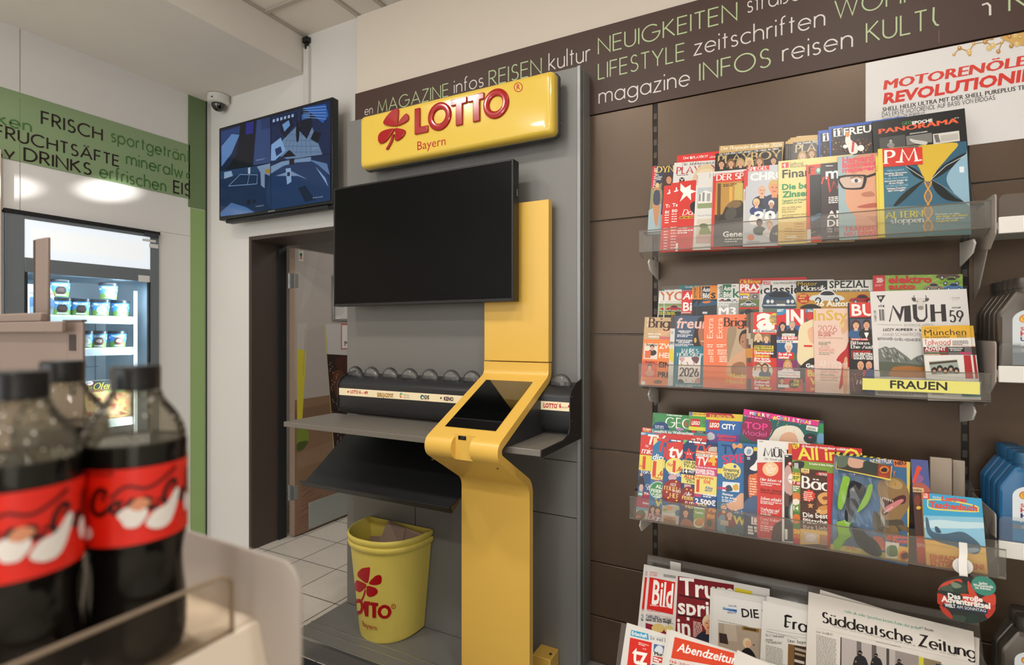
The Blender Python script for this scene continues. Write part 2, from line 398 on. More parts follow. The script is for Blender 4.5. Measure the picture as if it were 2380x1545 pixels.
class Print:
    """flat colour shapes and lettering laid on a surface: u right, v up, thin ink layers on top of each other"""
    EPS = .00003
    def __init__(s, w, h, to_uv=None, T=(0, 0, 1), clip=True):
        s.w, s.h, s.to_uv, s.T, s.clip = w, h, to_uv, T, clip
        s.v = []; s.f = []; s.c = []; s.layer = 0
    def px(s, x, y):
        if s.to_uv is None: return Vector((x, y))
        return Vector(s.to_uv(s.T[0] + s.T[2] * x, s.T[1] + s.T[2] * y))
    def _add(s, pts, faces, col, layer=None):
        if layer is None: s.layer += 1; layer = s.layer
        b = len(s.v)
        for q in pts:
            u, v = q[0], q[1]
            if s.clip: u = min(max(u, 0), s.w); v = min(max(v, 0), s.h)
            s.v.append((u, v, layer + (q[2] if len(q) > 2 else 0)))
        c = lin(col)
        for f in faces: s.f.append(tuple(i + b for i in f)); s.c.append(c)
    def fill(s, col): s._add([(0, 0), (s.w, 0), (s.w, s.h), (0, s.h)], [(0, 1, 2, 3)], col)
    def uvrect(s, u0, v0, u1, v1, col): s._add([(u0, v0), (u1, v0), (u1, v1), (u0, v1)], [(0, 1, 2, 3)], col)
    def rect(s, x0, y0, x1, y1, col):
        a = s.px(x0, y0); b = s.px(x0, y1); c = s.px(x1, y0)
        s.uvrect(min(a.x, c.x), min(a.y, b.y), max(a.x, c.x), max(a.y, b.y), col)
    def poly(s, pts, col):
        q = [tuple(s.px(*p)) for p in pts]
        ar = sum(q[i][0] * q[(i + 1) % len(q)][1] - q[(i + 1) % len(q)][0] * q[i][1] for i in range(len(q)))
        if ar < 0: q = q[::-1]
        s._add(q, [tuple(range(len(q)))], col)
    def blob(s, pts, col, n=4): s.poly(smooth_closed(pts, n), col)
    def ell(s, cx, cy, rx, ry, col, n=24): s.poly([(cx + rx * math.cos(2 * math.pi * k / n), cy + ry * math.sin(2 * math.pi * k / n)) for k in range(n)], col)
    def line(s, pts, wd, col):
        q = [s.px(*p) for p in pts]; wv = (s.px(pts[0][0], pts[0][1] - wd) - s.px(*pts[0])).length / 2
        V = []; Fc = []
        for i in range(len(q)):
            d = (q[min(i + 1, len(q) - 1)] - q[max(i - 1, 0)]).normalized(); n = Vector((-d.y, d.x)) * wv
            V += [tuple(q[i] + n), tuple(q[i] - n)]
        for i in range(len(q) - 1): Fc.append((2 * i + 1, 2 * i + 3, 2 * i + 2, 2 * i))
        s._add(V, Fc, col)
    def text(s, t, x, y, h, col, x1=None, font='b', rot=0., shear=0., uvh=None):
        V, Fc, w, cap = lettering(t, font)
        o = s.px(x, y); hv = h; sx = None
        if t == '1': x1 = None
        if s.to_uv:
            if abs(rot) > 45:
                hv = (s.px(x - h, y) - o).length
                if x1 is not None: sx = (s.px(x, x1) - o).length / w
            else:
                hv = (s.px(x, y - h) - o).length
                if rot:
                    d = s.px(x + 100, y - 100 * math.tan(R(rot))) - o
                    if x1 is not None: sx = d.length * (x1 - x) / 100 / w
                    rot = math.degrees(math.atan2(d.y, d.x))
                elif x1 is not None: sx = (s.px(x1, y).x - o.x) / w
        elif x1 is not None: sx = (x1 - x) / w
        if uvh: hv = uvh
        if sx is None: sx = hv
        pts = []
        ca, sa = math.cos(R(rot)), math.sin(R(rot))
        for q in V:
            a = q[0] * sx + q[1] * hv * shear; b = q[1] * hv
            pts.append((o.x + a * ca - b * sa, o.y + a * sa + b * ca, q[2] if len(q) > 2 else 0))
        s._add(pts, Fc, col)
    def bars(s, x0, y0, x1, n, dy, h, col):
        pts = []; fs = []
        for k in range(n):
            o = s.px(x0, y0 + k * dy); top = s.px(x0, y0 + k * dy - h); sc_ = (s.px(x0 + 50, y0 + k * dy).x - o.x) / 50
            x = 0; end = (x1 - x0) * (1 if k < n - 1 else .7)
            while x < end - h:
                e = min(end, x + h * rnd.uniform(1.2, 4.5)); a = o.x + x * sc_; b = o.x + e * sc_; i = len(pts)
                pts += [(a, o.y), (b, o.y), (b, top.y), (a, top.y)]; fs.append((i, i + 1, i + 2, i + 3)); x = e + h * .6
        if fs: s._add(pts, fs, col)
    def face(s, cx, cy, r, hair='3a2a20', skin='d9a585', cloth='333a4a', long=False, bald=False):
        s.ell(cx, cy + r * 2.3, r * 1.9, r * 1.35, cloth)
        s.poly([(cx - r * .4, cy + r * .5), (cx + r * .4, cy + r * .5), (cx + r * .45, cy + r * 1.5), (cx - r * .45, cy + r * 1.5)], skin)
        if long: s.blob([(cx, cy - r * 1.35), (cx + r * 1.05, cy - r * .5), (cx + r * 1.2, cy + r * 1.3), (cx, cy + r * .4), (cx - r * 1.2, cy + r * 1.3), (cx - r * 1.05, cy - r * .5)], hair)
        elif not bald: s.ell(cx, cy - r * .25, r * .95, r * 1.05, hair)
        s.ell(cx, cy + (0 if bald else .1) * r, r * .75, r, skin)
        if not bald: s.blob([(cx - r * .78, cy - r * .1), (cx - r * .5, cy - r * .95), (cx + r * .5, cy - r * .95), (cx + r * .78, cy - r * .1), (cx + r * .3, cy - r * .55), (cx - r * .3, cy - r * .55)], hair, 3)
        for q in (-.3, .3): s.ell(cx + q * r, cy - r * .08, r * .13, r * .08, '33241c', 8)
        s.ell(cx, cy + r * .25, r * .1, r * .12, 'c08a6c', 8)
        s.ell(cx, cy + r * .55, r * .3, r * .08, 'a8463e', 10)
    def car(s, cx, cy, w, col, dark='1d2026'):
        s.blob([(cx - w * .5, cy + w * .1), (cx - w * .48, cy - w * .04), (cx - w * .28, cy - w * .08), (cx - w * .12, cy - w * .22), (cx + w * .15, cy - w * .22), (cx + w * .3, cy - w * .08), (cx + w * .48, cy - w * .03), (cx + w * .5, cy + w * .1)], col)
        s.blob([(cx - w * .2, cy - w * .07), (cx - w * .1, cy - w * .18), (cx + w * .13, cy - w * .18), (cx + w * .23, cy - w * .07)], dark, 3)
        for q in (-.28, .3): s.ell(cx + q * w, cy + w * .1, w * .1, w * .1, dark, 14); s.ell(cx + q * w, cy + w * .1, w * .055, w * .055, 'b8bcc2', 12)
    def run(s, items):
        for it in items:
            k, a = it[0], it[1:]
            {'r': s.rect, 'p': s.poly, 'q': s.blob, 'e': s.ell, 't': s.text, 'b': s.bars, 'f': s.face, 'l': s.line, 'c': s.car, 'F': s.fill}[k](*a)
        return s
    def refine(s, size):
        """split large faces so that the print can follow a curved surface"""
        bm = bmesh.new(); lay = bm.faces.layers.int.new('k')
        vs = [bm.verts.new(v) for v in s.v]
        for k, f in enumerate(s.f):
            try: bm.faces.new([vs[i] for i in f])[lay] = k
            except ValueError: pass
        bmesh.ops.triangulate(bm, faces=bm.faces[:])
        for _ in range(6):
            e = [x for x in bm.edges if (x.verts[0].co.xy - x.verts[1].co.xy).length > size]
            if not e: break
            bmesh.ops.subdivide_edges(bm, edges=e, cuts=1)
            bmesh.ops.triangulate(bm, faces=[f for f in bm.faces if len(f.verts) > 3])
        bm.verts.index_update(); c = s.c
        s.v = [tuple(v.co) for v in bm.verts]; s.f = [tuple(v.index for v in f.verts) for f in bm.faces]; s.c = [c[f[lay]] for f in bm.faces]
        bm.free()
    def mesh_data(s, place): return [tuple(place(u, v, l * s.EPS)) for u, v, l in s.v], s.f, s.c
    def build(s, name, place, material, parent=None, extra=None):
        """place(u, v, lift) -> point in the parent's local space; extra = (verts, faces, colours) of more printed faces"""
        V, Fc, cols = s.mesh_data(place)
        if extra:
            n = len(V); V = V + list(extra[0]); Fc = Fc + [tuple(i + n for i in f) for f in extra[1]]; cols = cols + [lin(c) for c in extra[2]]
        me = bpy.data.meshes.new(name); me.from_pydata(V, [], Fc); me.materials.append(material)
        at = me.color_attributes.new('ink', 'FLOAT_COLOR', 'CORNER')
        buf = []
        for p, c in zip(me.polygons, cols): buf += [c[0], c[1], c[2], 1.0] * p.loop_total
        at.data.foreach_set('color', buf)
        o = bpy.data.objects.new(name, me); C.objects.link(o)
        if parent is not None: o.parent = parent
        return o

def plane_print(name, O, U, V, w, h, items, material, parent=None, T=(0, 0, 1), fill=None, lift=.0005, clip=True, fn=None):
    """a print on a flat board whose lower left corner is O; items use photo pixels"""
    U = Vector(U).normalized(); V = Vector(V).normalized(); N = U.cross(V); O = Vector(O)
    if N.dot(EYE - O) < 0: N = -N
    def to_uv(x, y): p = hit(x, y, O, N) - O; return (p.dot(U), p.dot(V))
    P = Print(w, h, to_uv, T, clip)
    if fill: P.fill(fill)
    P.run(items)
    if fn: fn(P)
    off = wloc(parent) if parent is not None else Vector((0, 0, 0))
    return P.build(name, lambda u, v, l: O + U * u + V * v + N * (l + lift) - off, material, parent)
# ------------------------------------------------------------------ surfaces
WHITE = mat('white_wall_paint', 'e4e1dc', .8, noise=.03, nscale=3, bump=.12, bscale=220)
PANELW = mat('white_wall_panel', 'e2e0dd', .38, spec=.45, noise=.02, nscale=2)
CREAM = mat('cream_header_panel', 'd0c6b9', .6, noise=.02, nscale=3)
BROWNP = mat('brown_metal_panel', '574636', .34, metal=.35, spec=.5, noise=.06, nscale=1.4, bump=.05, bscale=500)
SEAM = mat('dark_seam', '15110f', .7)
FRAME = mat('brown_steel_frame', '463b34', .5, noise=.06, nscale=6)
GREEN = mat('green_panel', '8fab6d', .45)
GREEND = mat('dark_green_panel', '6a8058', .45)
CEILM = mat('ceiling_board', 'e6ded3', .9, noise=.03, nscale=8, bump=.15, bscale=300)
TBAR = mat('ceiling_rail', 'b9b0a3', .5)
BLACK = mat('black_plastic', '101113', .4)
BLACKG = mat('black_gloss', '0a0b0c', .12)
ALU = mat('aluminium', 'a9aba8', .35, metal=.8)
STEEL = mat('screw_steel', '6c6c6a', .35, metal=.9)

def tile_mat():
    m = bpy.data.materials.new('speckled_floor_tile'); m.use_nodes = True
    nt = m.node_tree; b = nt.nodes['Principled BSDF']; L = nt.links.new
    tc = nt.nodes.new('ShaderNodeTexCoord')
    mp = nt.nodes.new('ShaderNodeMapping'); mp.inputs['Location'].default_value = (2.764 + 30 * .306, -2.395 + 30 * .306, 0)
    L(tc.outputs['Object'], mp.inputs[0])
    br = nt.nodes.new('ShaderNodeTexBrick'); br.offset = 0; br.squash = 1
    br.inputs['Scale'].default_value = 1; br.inputs['Mortar Size'].default_value = .0028; br.inputs['Mortar Smooth'].default_value = .1
    br.inputs['Brick Width'].default_value = .306; br.inputs['Row Height'].default_value = .306
    br.inputs['Color1'].default_value = (*lin('d6cfc3'), 1); br.inputs['Color2'].default_value = (*lin('dcd5ca'), 1); br.inputs['Mortar'].default_value = (*lin('2c2826'), 1)
    L(mp.outputs[0], br.inputs['Vector'])
    n = nt.nodes.new('ShaderNodeTexNoise'); n.inputs['Scale'].default_value = 170; n.inputs['Detail'].default_value = 1
    L(tc.outputs['Object'], n.inputs['Vector'])
    cr = nt.nodes.new('ShaderNodeValToRGB'); cr.color_ramp.elements[0].position = .3; cr.color_ramp.elements[0].color = (.25, .23, .2, 1)
    cr.color_ramp.elements[1].position = .36; cr.color_ramp.elements[1].color = (1, 1, 1, 1)
    L(n.outputs['Fac'], cr.inputs[0])
    mx = nt.nodes.new('ShaderNodeMix'); mx.data_type = 'RGBA'; mx.blend_type = 'MULTIPLY'; mx.inputs['Factor'].default_value = .6
    L(br.outputs['Color'], mx.inputs['A']); L(cr.outputs[0], mx.inputs['B']); L(mx.outputs['Result'], b.inputs['Base Color'])
    b.inputs['Roughness'].default_value = .38
    return m
TILE = tile_mat()

# ------------------------------------------------------------------ the room
YW, YD, XL, CEIL = 2.11, 2.35, -3.6, 3.23
struct(MB().box(-5.2, 3.1, -4.1, 4.6, -.1, 0), 'floor', TILE)
struct(MB().box(-5.2, 3.1, -4.1, YD + .27, CEIL + .02, CEIL + .12), 'ceiling', CEILM)
g = MB()
for k in range(9):
    x = -2.66 + .63 * k
    g.box(x - .012, x + .012, -4, YD, CEIL + .008, CEIL + .019)
    if k == 0: g.box(-2.232, -2.208, 1.4, YD, CEIL + .008, CEIL + .019)
for k in range(9):
    y = 2.06 - .625 * k
    g.box(-2.66, 3, y - .012, y + .012, CEIL + .006, CEIL + .018)
struct(g, 'trim_1', TBAR)
# boxed beam along the left wall
struct(MB().box(XL - .02, -2.67, -4, YD, 3.02, CEIL + .015), 'beam_left', mat('beam_paint', 'e4ded6', .8, noise=.05, nscale=2.5, bump=.1, bscale=200))
# back wall with the doorway
DX0, DX1, DZ = -3.165, -2.27, 2.035
m = MB().box(-5.2, DX0 - .025, YD, YD + .26, 0, 3.25).box(DX1 + .025, 3.1, YD, YD + .26, 0, 3.25).box(DX0 - .025, DX1 + .025, YD, YD + .26, DZ + .025, 3.25)
struct(m, 'wall_back', WHITE)
fr = MB()
fr.box(DX0 - .025, DX0, YD - .006, YD + .262, 0, DZ + .025).box(DX1, DX1 + .025, YD - .006, YD + .262, 0, DZ + .025).box(DX0, DX1, YD - .006, YD + .262, DZ, DZ + .025)
df = tag(struct(fr, 'door_frame', FRAME, bevel=.002), 'dark brown steel frame lining the open doorway below the wall monitor', 'door frame')
sl = MB().box(DX0, DX0 + .012, YD + .2, YD + .262, 0, DZ)
sl.build('seal', mat('door_seal', '1c1e22', .6), df)
# room behind the doorway
struct(MB().box(-5.2, -1.0, 4.4, 4.5, 0, 2.75), 'wall_backroom', WHITE)
struct(MB().box(-1.1, -1.0, YD + .26, 4.4, 0, 2.75), 'wall_backroom_side', WHITE)
struct(MB().box(-5.2, -5.1, YD + .26, 4.4, 0, 2.75), 'wall_backroom_end', WHITE)
struct(MB().box(-5.2, -1.0, YD + .26, 4.5, 2.7, 2.78), 'ceiling_backroom', WHITE)
# left wall around the freezer
FY0, FY1, FZ = 1.235, 2.005, 2.06
m = MB().box(XL - .1, XL, FY1, YD, 0, 3.1).box(XL - .1, XL, -4.1, FY0, 0, 3.1).box(XL - .1, XL, FY0, FY1, FZ, 3.1)
struct(m, 'wall_left', PANELW)
g = MB()
y = atX(46, 300, XL).y
g.box(XL - .001, XL + .0012, y - .0012, y + .0012, FZ, 3.05)
y2 = atX(443, 600, XL).y
g.box(XL - .001, XL + .001, y2 - .001, y2 + .001, 0, 2.32)
g.box(XL - .001, XL + .0008, FY1, y2, 2.075, 2.077)
struct(g, 'trim_2', mat('panel_joint', '9a958c', .6))
# green upright strip in the corner
yg0, yg1 = atX(437, 300, XL).y, atX(477, 300, XL).y
zj = atX(450, 484, XL).z
st = MB().box(XL, XL + .006, yg0, yg1, zj + .004, 3.02)
o = tag(st.build('corner_strip', [GREEND]), 'tall green corner strip from floor to beam beside the white back wall', 'wall panel')
MB().box(XL, XL + .004, yg0 + .015, yg1, .0, zj - .002).build('lower_strip', GREEN, o)['label'] = 'lighter green lower length'
MB().box(XL, XL + .012, yg1, yg1 + .006, 0, 3.02).build('edge_bead', mat('dark_bead', '2b2c2a', .5), o)
struct(MB().box(XL, XL + .03, -1.5, FY0 - .012, 0, 2.36), 'trim_3', mat('beige_panel', 'd9cdbf', .5), bevel=.003)
# magazine wall
m = MB().box(-2.017, 3.1, YW, YW + .1, 0, 3.07)
struct(m, 'wall_magazine', CREAM)
struct(MB().box(3.0, 3.1, -4.1, 2.2, 0, 3.2), 'wall_right', WHITE)
struct(MB().box(-5.2, 3.1, -4.1, -4.0, 0, 3.2), 'wall_front', WHITE)
SX1, SX2 = -.479, .455
g = MB()
zs = [0.0, .285, .502, .96, 1.422, 1.879, 2.312]
for (x0, x1) in ((-.90, SX1 - .008), (SX1 + .008, SX2 - .008), (SX2 + .008, 1.42)):
    for i in range(len(zs) - 1): g.box(x0, x1, YW - .016, YW - .001, zs[i] + .002, zs[i + 1] - .002)
struct(g, 'wall_panels', BROWNP, bevel=.0025)
g = MB()
for x in (SX1, SX2):
    g.box(x - .0078, x + .0078, YW - .012, YW - .002, .05, 2.312)
o = struct(g, 'trim_4', mat('slot_rail', '1b1816', .5, metal=.4))
g = MB()
for x in (SX1, SX2):
    g = MB()
    for k in range(44): g.box(x - .006, x + .006, YW - .0135, YW - .0118, .1 + k * .05, .122 + k * .05)
    g.build('slots', mat('slot_steel', '4a443e', .45, metal=.5), o)['kind'] = 'structure'
struct(MB().box(-.744, 3, YW - .1, YW - .017, 0, .1), 'baseboard_right', mat('speckled_plinth', '77736f', .6, noise=.35, nscale=260), bevel=.003)

# word banner over the magazines
LG, WT = 'b3c496', 'd8d2cb'
bx0, bz0, bz1 = -2.012, 2.312, 2.66
ban = thing('word_banner', 'dark brown banner with green and white words above the magazine shelves', 'banner', (bx0, YW, bz0))
MB().box(bx0, 2.2, YW - .02, YW - .0005, bz0, bz1).build('board', mat('brown_banner', '412b22', .5, noise=.03, nscale=2), ban, bevel=.001)
its = [('t', 'en', 848, 268, 20, WT, 866, 'f'), ('t', 'MAGAZINE', 878, 263, 27, LG, 1042, 'f'), ('t', 'infos', 1056, 217, 30, WT, 1123, 'f'),
       ('t', 'REISEN', 1137, 200, 34, LG, 1258, 'f'), ('t', 'kultur', 1276, 164, 38, WT, 1371, 'f')]
D = (1360, 0, .42857)
its2 = [('t', 'NEUIGKEITEN', 72, 294, 84, LG, 822, 'f'), ('t', 'straßen', 880, 69, 90, WT, 1225, 'f'),
        ('t', 'LIFESTYLE', 72, 430, 84, LG, 538, 'f'), ('t', 'zeitschriften', 592, 300, 88, WT, 1298, 'f'), ('t', 'WOHNEN', 1355, 102, 96, LG, 2010, 'f'),
        ('t', 'magazine', 76, 562, 84, WT, 566, 'f'), ('t', 'INFOS', 622, 438, 92, LG, 1004, 'f'), ('t', 'reisen', 1072, 333, 96, WT, 1448, 'f'), ('t', 'KULT', 1526, 231, 104, LG, 1852, 'f'),
        ('l', [(1890, 40), (1888, 110), (1902, 134), (1918, 138)], 9, LG), ('l', [(2152, 28), (2180, 18), (2195, 32), (2196, 84)], 10, WT), ('t', 'K', 2300, 60, 118, LG, None, 'f'),
        ('t', 'wohnen', 10, 520, 84, WT, 30, 'f') if False else ('r', 1917, 165, 1920, 233, '8a6a52')]
wp = plane_print('lettering', (bx0, YW - .0205, bz0), (1, 0, 0), (0, 0, 1), 4.2, bz1 - bz0, its, VINYL, ban)
wp2 = plane_print('lettering', (bx0, YW - .0205, bz0), (1, 0, 0), (0, 0, 1), 4.2, bz1 - bz0, its2, VINYL, ban, D)

# green banner over the freezer
DG, DK = '4d7440', '2b1d1c'
zb0, zb1, ye = 2.325, 2.685, atX(440, 400, XL).y
ban = thing('word_banner', 'green banner with brown and dark green drink words above the freezer', 'banner', (XL, -1.2, zb0))
MB().box(XL + .0005, XL + .006, -1.2, ye, zb0, zb1).build('board', mat('green_banner', '89a077', .45, noise=.02), ban)
its = [('t', 'getränken', -190, 238, 30, DG, 72, 'F'), ('t', 'FRISCH', 97, 288, 29, DK, 237, 'F'), ('t', 'sportgeträn', 259, 328, 28, DG, 430, 'F'), ('l', [(437.5, 350), (437.5, 377)], 3.4, DG),
       ('t', 'FRUCHTSÄFTE', -12, 316, 28, DK, 276, 'F'), ('t', 'mineralw', 294, 381, 28, DG, 424, 'F'), ('l', [(440, 400), (434, 405), (434, 412), (441, 417)], 3.4, DG),
       ('t', 'ENERGY', -150, 340, 30, DK, 33, 'F'), ('t', 'DRINKS', 57, 372, 28, DK, 211, 'F'), ('t', 'erfrischen', 232, 411, 29, DG, 385, 'F'), ('t', 'EIS', 404, 447, 27, DK, 442, 'F'),
       ('r', 45.5, 229, 46.5, 420, '6d8353')]
plane_print('lettering', (XL + .0062, -1.2, zb0), (0, 1, 0), (0, 0, 1), ye + 1.2, zb1 - zb0, its, VINYL, ban)

# ------------------------------------------------------------------ things on the white wall
# dome camera under the beam
t = thing('security_camera', 'white dome security camera under the beam beside the wall monitor', 'security camera', tuple(atZ(508, 222, 3.02)))
cx, cy, cz = t.location
MB().lathe([(.055, 0), (.068, -.004), (.068, -.05), (.062, -.056), (.04, -.06)], cx, cy, 40, z0=cz).build('housing', mat('white_plastic', 'd9d6d0', .35), t, smooth=True)
MB().lathe([(.044, -.056)] + [(.044 * math.cos(R(a)), -.058 - .05 * math.sin(R(a))) for a in range(0, 91, 10)], cx, cy, 32, z0=cz, caps=False).build('dome', mat('tinted_dome', '08080a', .06, coat=1), t, smooth=True)
MB().box(cx + .02, cx + .035, cy - .068, cy - .063, cz - .04, cz - .034).build('screw', STEEL, t)
# cable trunk
p = atY(718, 90, YD); q = atY(718, 250, YD)
t = thing('cable_trunking', 'thin white cable trunking running from ceiling to wall monitor', 'cable duct', (p.x, YD, 2.6))
MB().box(p.x - .026, p.x + .018, YD - .022, YD, 2.55, CEIL - .06).build('duct', mat('white_duct', 'dbd8d2', .4), t, bevel=.002)
MB().box(p.x - .024, p.x + .02, YD - .03, YD - .004, CEIL - .035, CEIL - .004).box(p.x - .01, p.x + .006, YD - .024, YD - .008, CEIL - .075, CEIL - .03).build('cable_end', BLACK, t)

# wall monitor with four camera pictures
MY = 2.20
a, b2, c2 = atY(509, 297, MY), atY(773, 226, MY), atY(773, 472, MY)
mx0, mx1, mz0, mz1 = a.x, b2.x, c2.z, (a.z + b2.z) / 2
t = thing('wall_monitor', 'black wall monitor showing four blue camera views above the doorway', 'monitor', (mx0, MY, mz0))
MB().box(mx0, mx1, MY, MY + .045, mz0, mz1).build('casing', BLACK, t, bevel=.004)
MB().box(mx0 + .25, mx1 - .25, MY + .045, MY + .1, mz0 + .08, mz1 - .12).box(mx0 + .4, mx1 - .4, MY + .1, YD, mz0 + .2, mz1 - .2).build('wall_mount', BLACK, t)
MB().box(mx0 + .05, mx1 - .05, MY + .01, MY + .06, mz0 - .02, mz0).build('speaker_bar', mat('dark_plastic', '1a1c20', .5), t, bevel=.004)
T1 = (0, 0, 800 / 2377)
blu = []
B_ = lambda *k: blu.append(k)
B_('F', '0a1830')
# top left: corridor
B_('p', [(1522, 885), (1868, 808), (1868, 1128), (1524, 1178)], '14264e')
B_('p', [(1530, 1010), (1600, 925), (1655, 930), (1600, 1060), (1530, 1150)], '6f9fe0'); B_('p', [(1530, 910), (1690, 862), (1660, 925), (1600, 920), (1530, 1000)], '27498a')
B_('p', [(1660, 860), (1768, 830), (1745, 1140), (1560, 1170), (1640, 1060)], '0a1124'); B_('p', [(1700, 850), (1752, 838), (1748, 920), (1698, 930)], '2a2f9a')
B_('p', [(1775, 830), (1868, 808), (1868, 1128), (1750, 1142)], '3a5590'); B_('p', [(1800, 826), (1868, 808), (1868, 880), (1805, 900)], '2a4278')
B_('t', 'Waschstrasse 1', 1768, 1112, 9, 'c8d8f0', 1832, 'r')
# top right: shop
B_('p', [(1872, 808), (2290, 690), (2290, 1062), (1872, 1112)], '16305c')
B_('p', [(1890, 1060), (1960, 960), (2060, 860), (2150, 860), (2230, 1075), (2000, 1105)], '7f9fc4')
for k in range(7): B_('l', [(1935 + k * 36, 1098 - k * 5), (2010 + k * 20, 900 - k * 8)], 2.5, '45679a')
for k in range(5): B_('l', [(1920 + k * 26, 1050 - k * 40), (2215 - k * 12, 1050 - k * 40)], 2.5, '45679a')
B_('p', [(1930, 850), (2000, 790), (2030, 860), (1975, 950), (1940, 920)], '0c1a38'); B_('p', [(1950, 860), (1995, 830), (2005, 865), (1965, 910)], '7fb4f0')
B_('p', [(2080, 770), (2150, 760), (2160, 870), (2120, 960), (2065, 900)], '0b1732'); B_('p', [(2085, 790), (2140, 780), (2140, 815), (2085, 830)], '3f6fb8')
B_('p', [(2090, 745), (2250, 720), (2270, 800), (2230, 850), (2160, 790)], '2c6fd0')
for k in range(5): B_('l', [(2095, 752 + k * 14), (2255, 735 + k * 22)], 3, 'a8d0ff')
B_('p', [(1875, 1000), (1940, 950), (1975, 1040), (1900, 1108), (1872, 1110)], '9cc8ff'); B_('p', [(1900, 1030), (1940, 1010), (1950, 1050), (1910, 1080)], '1a3a74')
B_('p', [(1940, 1090), (2000, 1035), (2045, 1078)], '0a1226'); B_('p', [(2145, 960), (2170, 905), (2220, 920), (2195, 990)], '0a1226')
B_('q', [(2048, 850), (2060, 840), (2070, 880), (2066, 960), (2052, 982), (2046, 940)], '0a1020'); B_('e', 2056, 838, 7, 9, '1a2440')
B_('p', [(1880, 820), (2050, 770), (2050, 850), (1990, 790), (1885, 870)], '0d2450')
for k in range(6): B_('r', 1885 + k * 26, 806 - k * 7 + 20, 1900 + k * 26, 812 - k * 7 + 34, 'bcd8ff')
B_('t', 'Shop 1', 2160, 1030, 9, 'c8d8f0', 2195, 'r')
# bottom left: car park
B_('p', [(1524, 1182), (1868, 1132), (1868, 1455), (1524, 1495)], '16345e')
B_('p', [(1524, 1182), (1868, 1132), (1868, 1200), (1700, 1195), (1524, 1240)], '2a4a76'); B_('p', [(1550, 1190), (1600, 1180), (1610, 1215), (1550, 1235)], 'aac8ee'); B_('p', [(1715, 1160), (1730, 1155), (1730, 1200), (1715, 1200)], 'd8e8ff')
B_('p', [(1775, 1150), (1868, 1128), (1868, 1215), (1830, 1200), (1830, 1300), (1805, 1280), (1800, 1190)], '93b0d4'); B_('p', [(1835, 1170), (1866, 1165), (1866, 1200), (1835, 1196)], 'c09a3a')
for q in ([(1580, 1285), (1660, 1205)], [(1710, 1275), (1725, 1205)], [(1660, 1205), (1780, 1207)], [(1780, 1207), (1776, 1270)], [(1580, 1285), (1776, 1270)]): B_('l', q, 4, '9cc0f0')
B_('p', [(1526, 1465), (1600, 1400), (1700, 1430), (1760, 1466), (1526, 1495)], '5a86c4'); B_('e', 1720, 1395, 14, 18, '0c1a34'); B_('r', 1748, 1380, 1768, 1405, '0c1a34'); B_('e', 1858, 1335, 10, 34, 'b8d4f8')
B_('t', 'S-Ladesaeule', 1768, 1430, 9, 'c8d8f0', 1822, 'r')
# bottom right: forecourt
B_('p', [(1872, 1112), (2290, 1060), (2290, 1395), (1872, 1452)], '13305c')
B_('q', [(1872, 1180), (1960, 1125), (2130, 1095), (2230, 1150), (2280, 1260), (2285, 1395), (1872, 1450)], '1f4274', 3)
B_('p', [(1872, 1150), (1960, 1110), (2060, 1090), (2150, 1080), (2150, 1115), (2050, 1122), (1960, 1145), (1872, 1200)], '8fb2dc'); B_('p', [(2000, 1100), (2035, 1096), (2035, 1135), (2000, 1140)], '221a2c')
B_('p', [(1905, 1215), (2010, 1180), (2130, 1240), (2060, 1215)], '8fb0d8'); B_('p', [(1975, 1165), (2010, 1160), (2015, 1255), (1985, 1275)], 'a8cdf8'); B_('p', [(1985, 1190), (2005, 1188), (2005, 1215), (1985, 1218)], '1a2c50')
B_('p', [(2130, 1100), (2260, 1130), (2280, 1210), (2200, 1140)], '6c94c8'); B_('p', [(2180, 1150), (2250, 1230), (2270, 1290), (2225, 1200)], '9cc4f4')
B_('p', [(2110, 1280), (2180, 1380), (2110, 1395), (2060, 1300)], '0e2446')
B_('t', 'SB-Waschanlage', 2162, 1372, 9, 'c8d8f0', 2232, 'r')
B_('l', [(1870, 806), (1874, 1454)], 4, '060a14'); B_('l', [(1522, 1180), (2290, 1060)], 4, '060a14')
plane_print('screen', (mx0 + .014, MY - .0005, mz0 + .016), (1, 0, 0), (0, 0, 1), mx1 - mx0 - .028, mz1 - mz0 - .03, blu, SCREEN, t, T1)
MB().box((mx0 + mx1) / 2 - .03, (mx0 + mx1) / 2 + .03, MY - .002, MY, mz0 + .005, mz0 + .011).build('maker_plate', ALU, t)

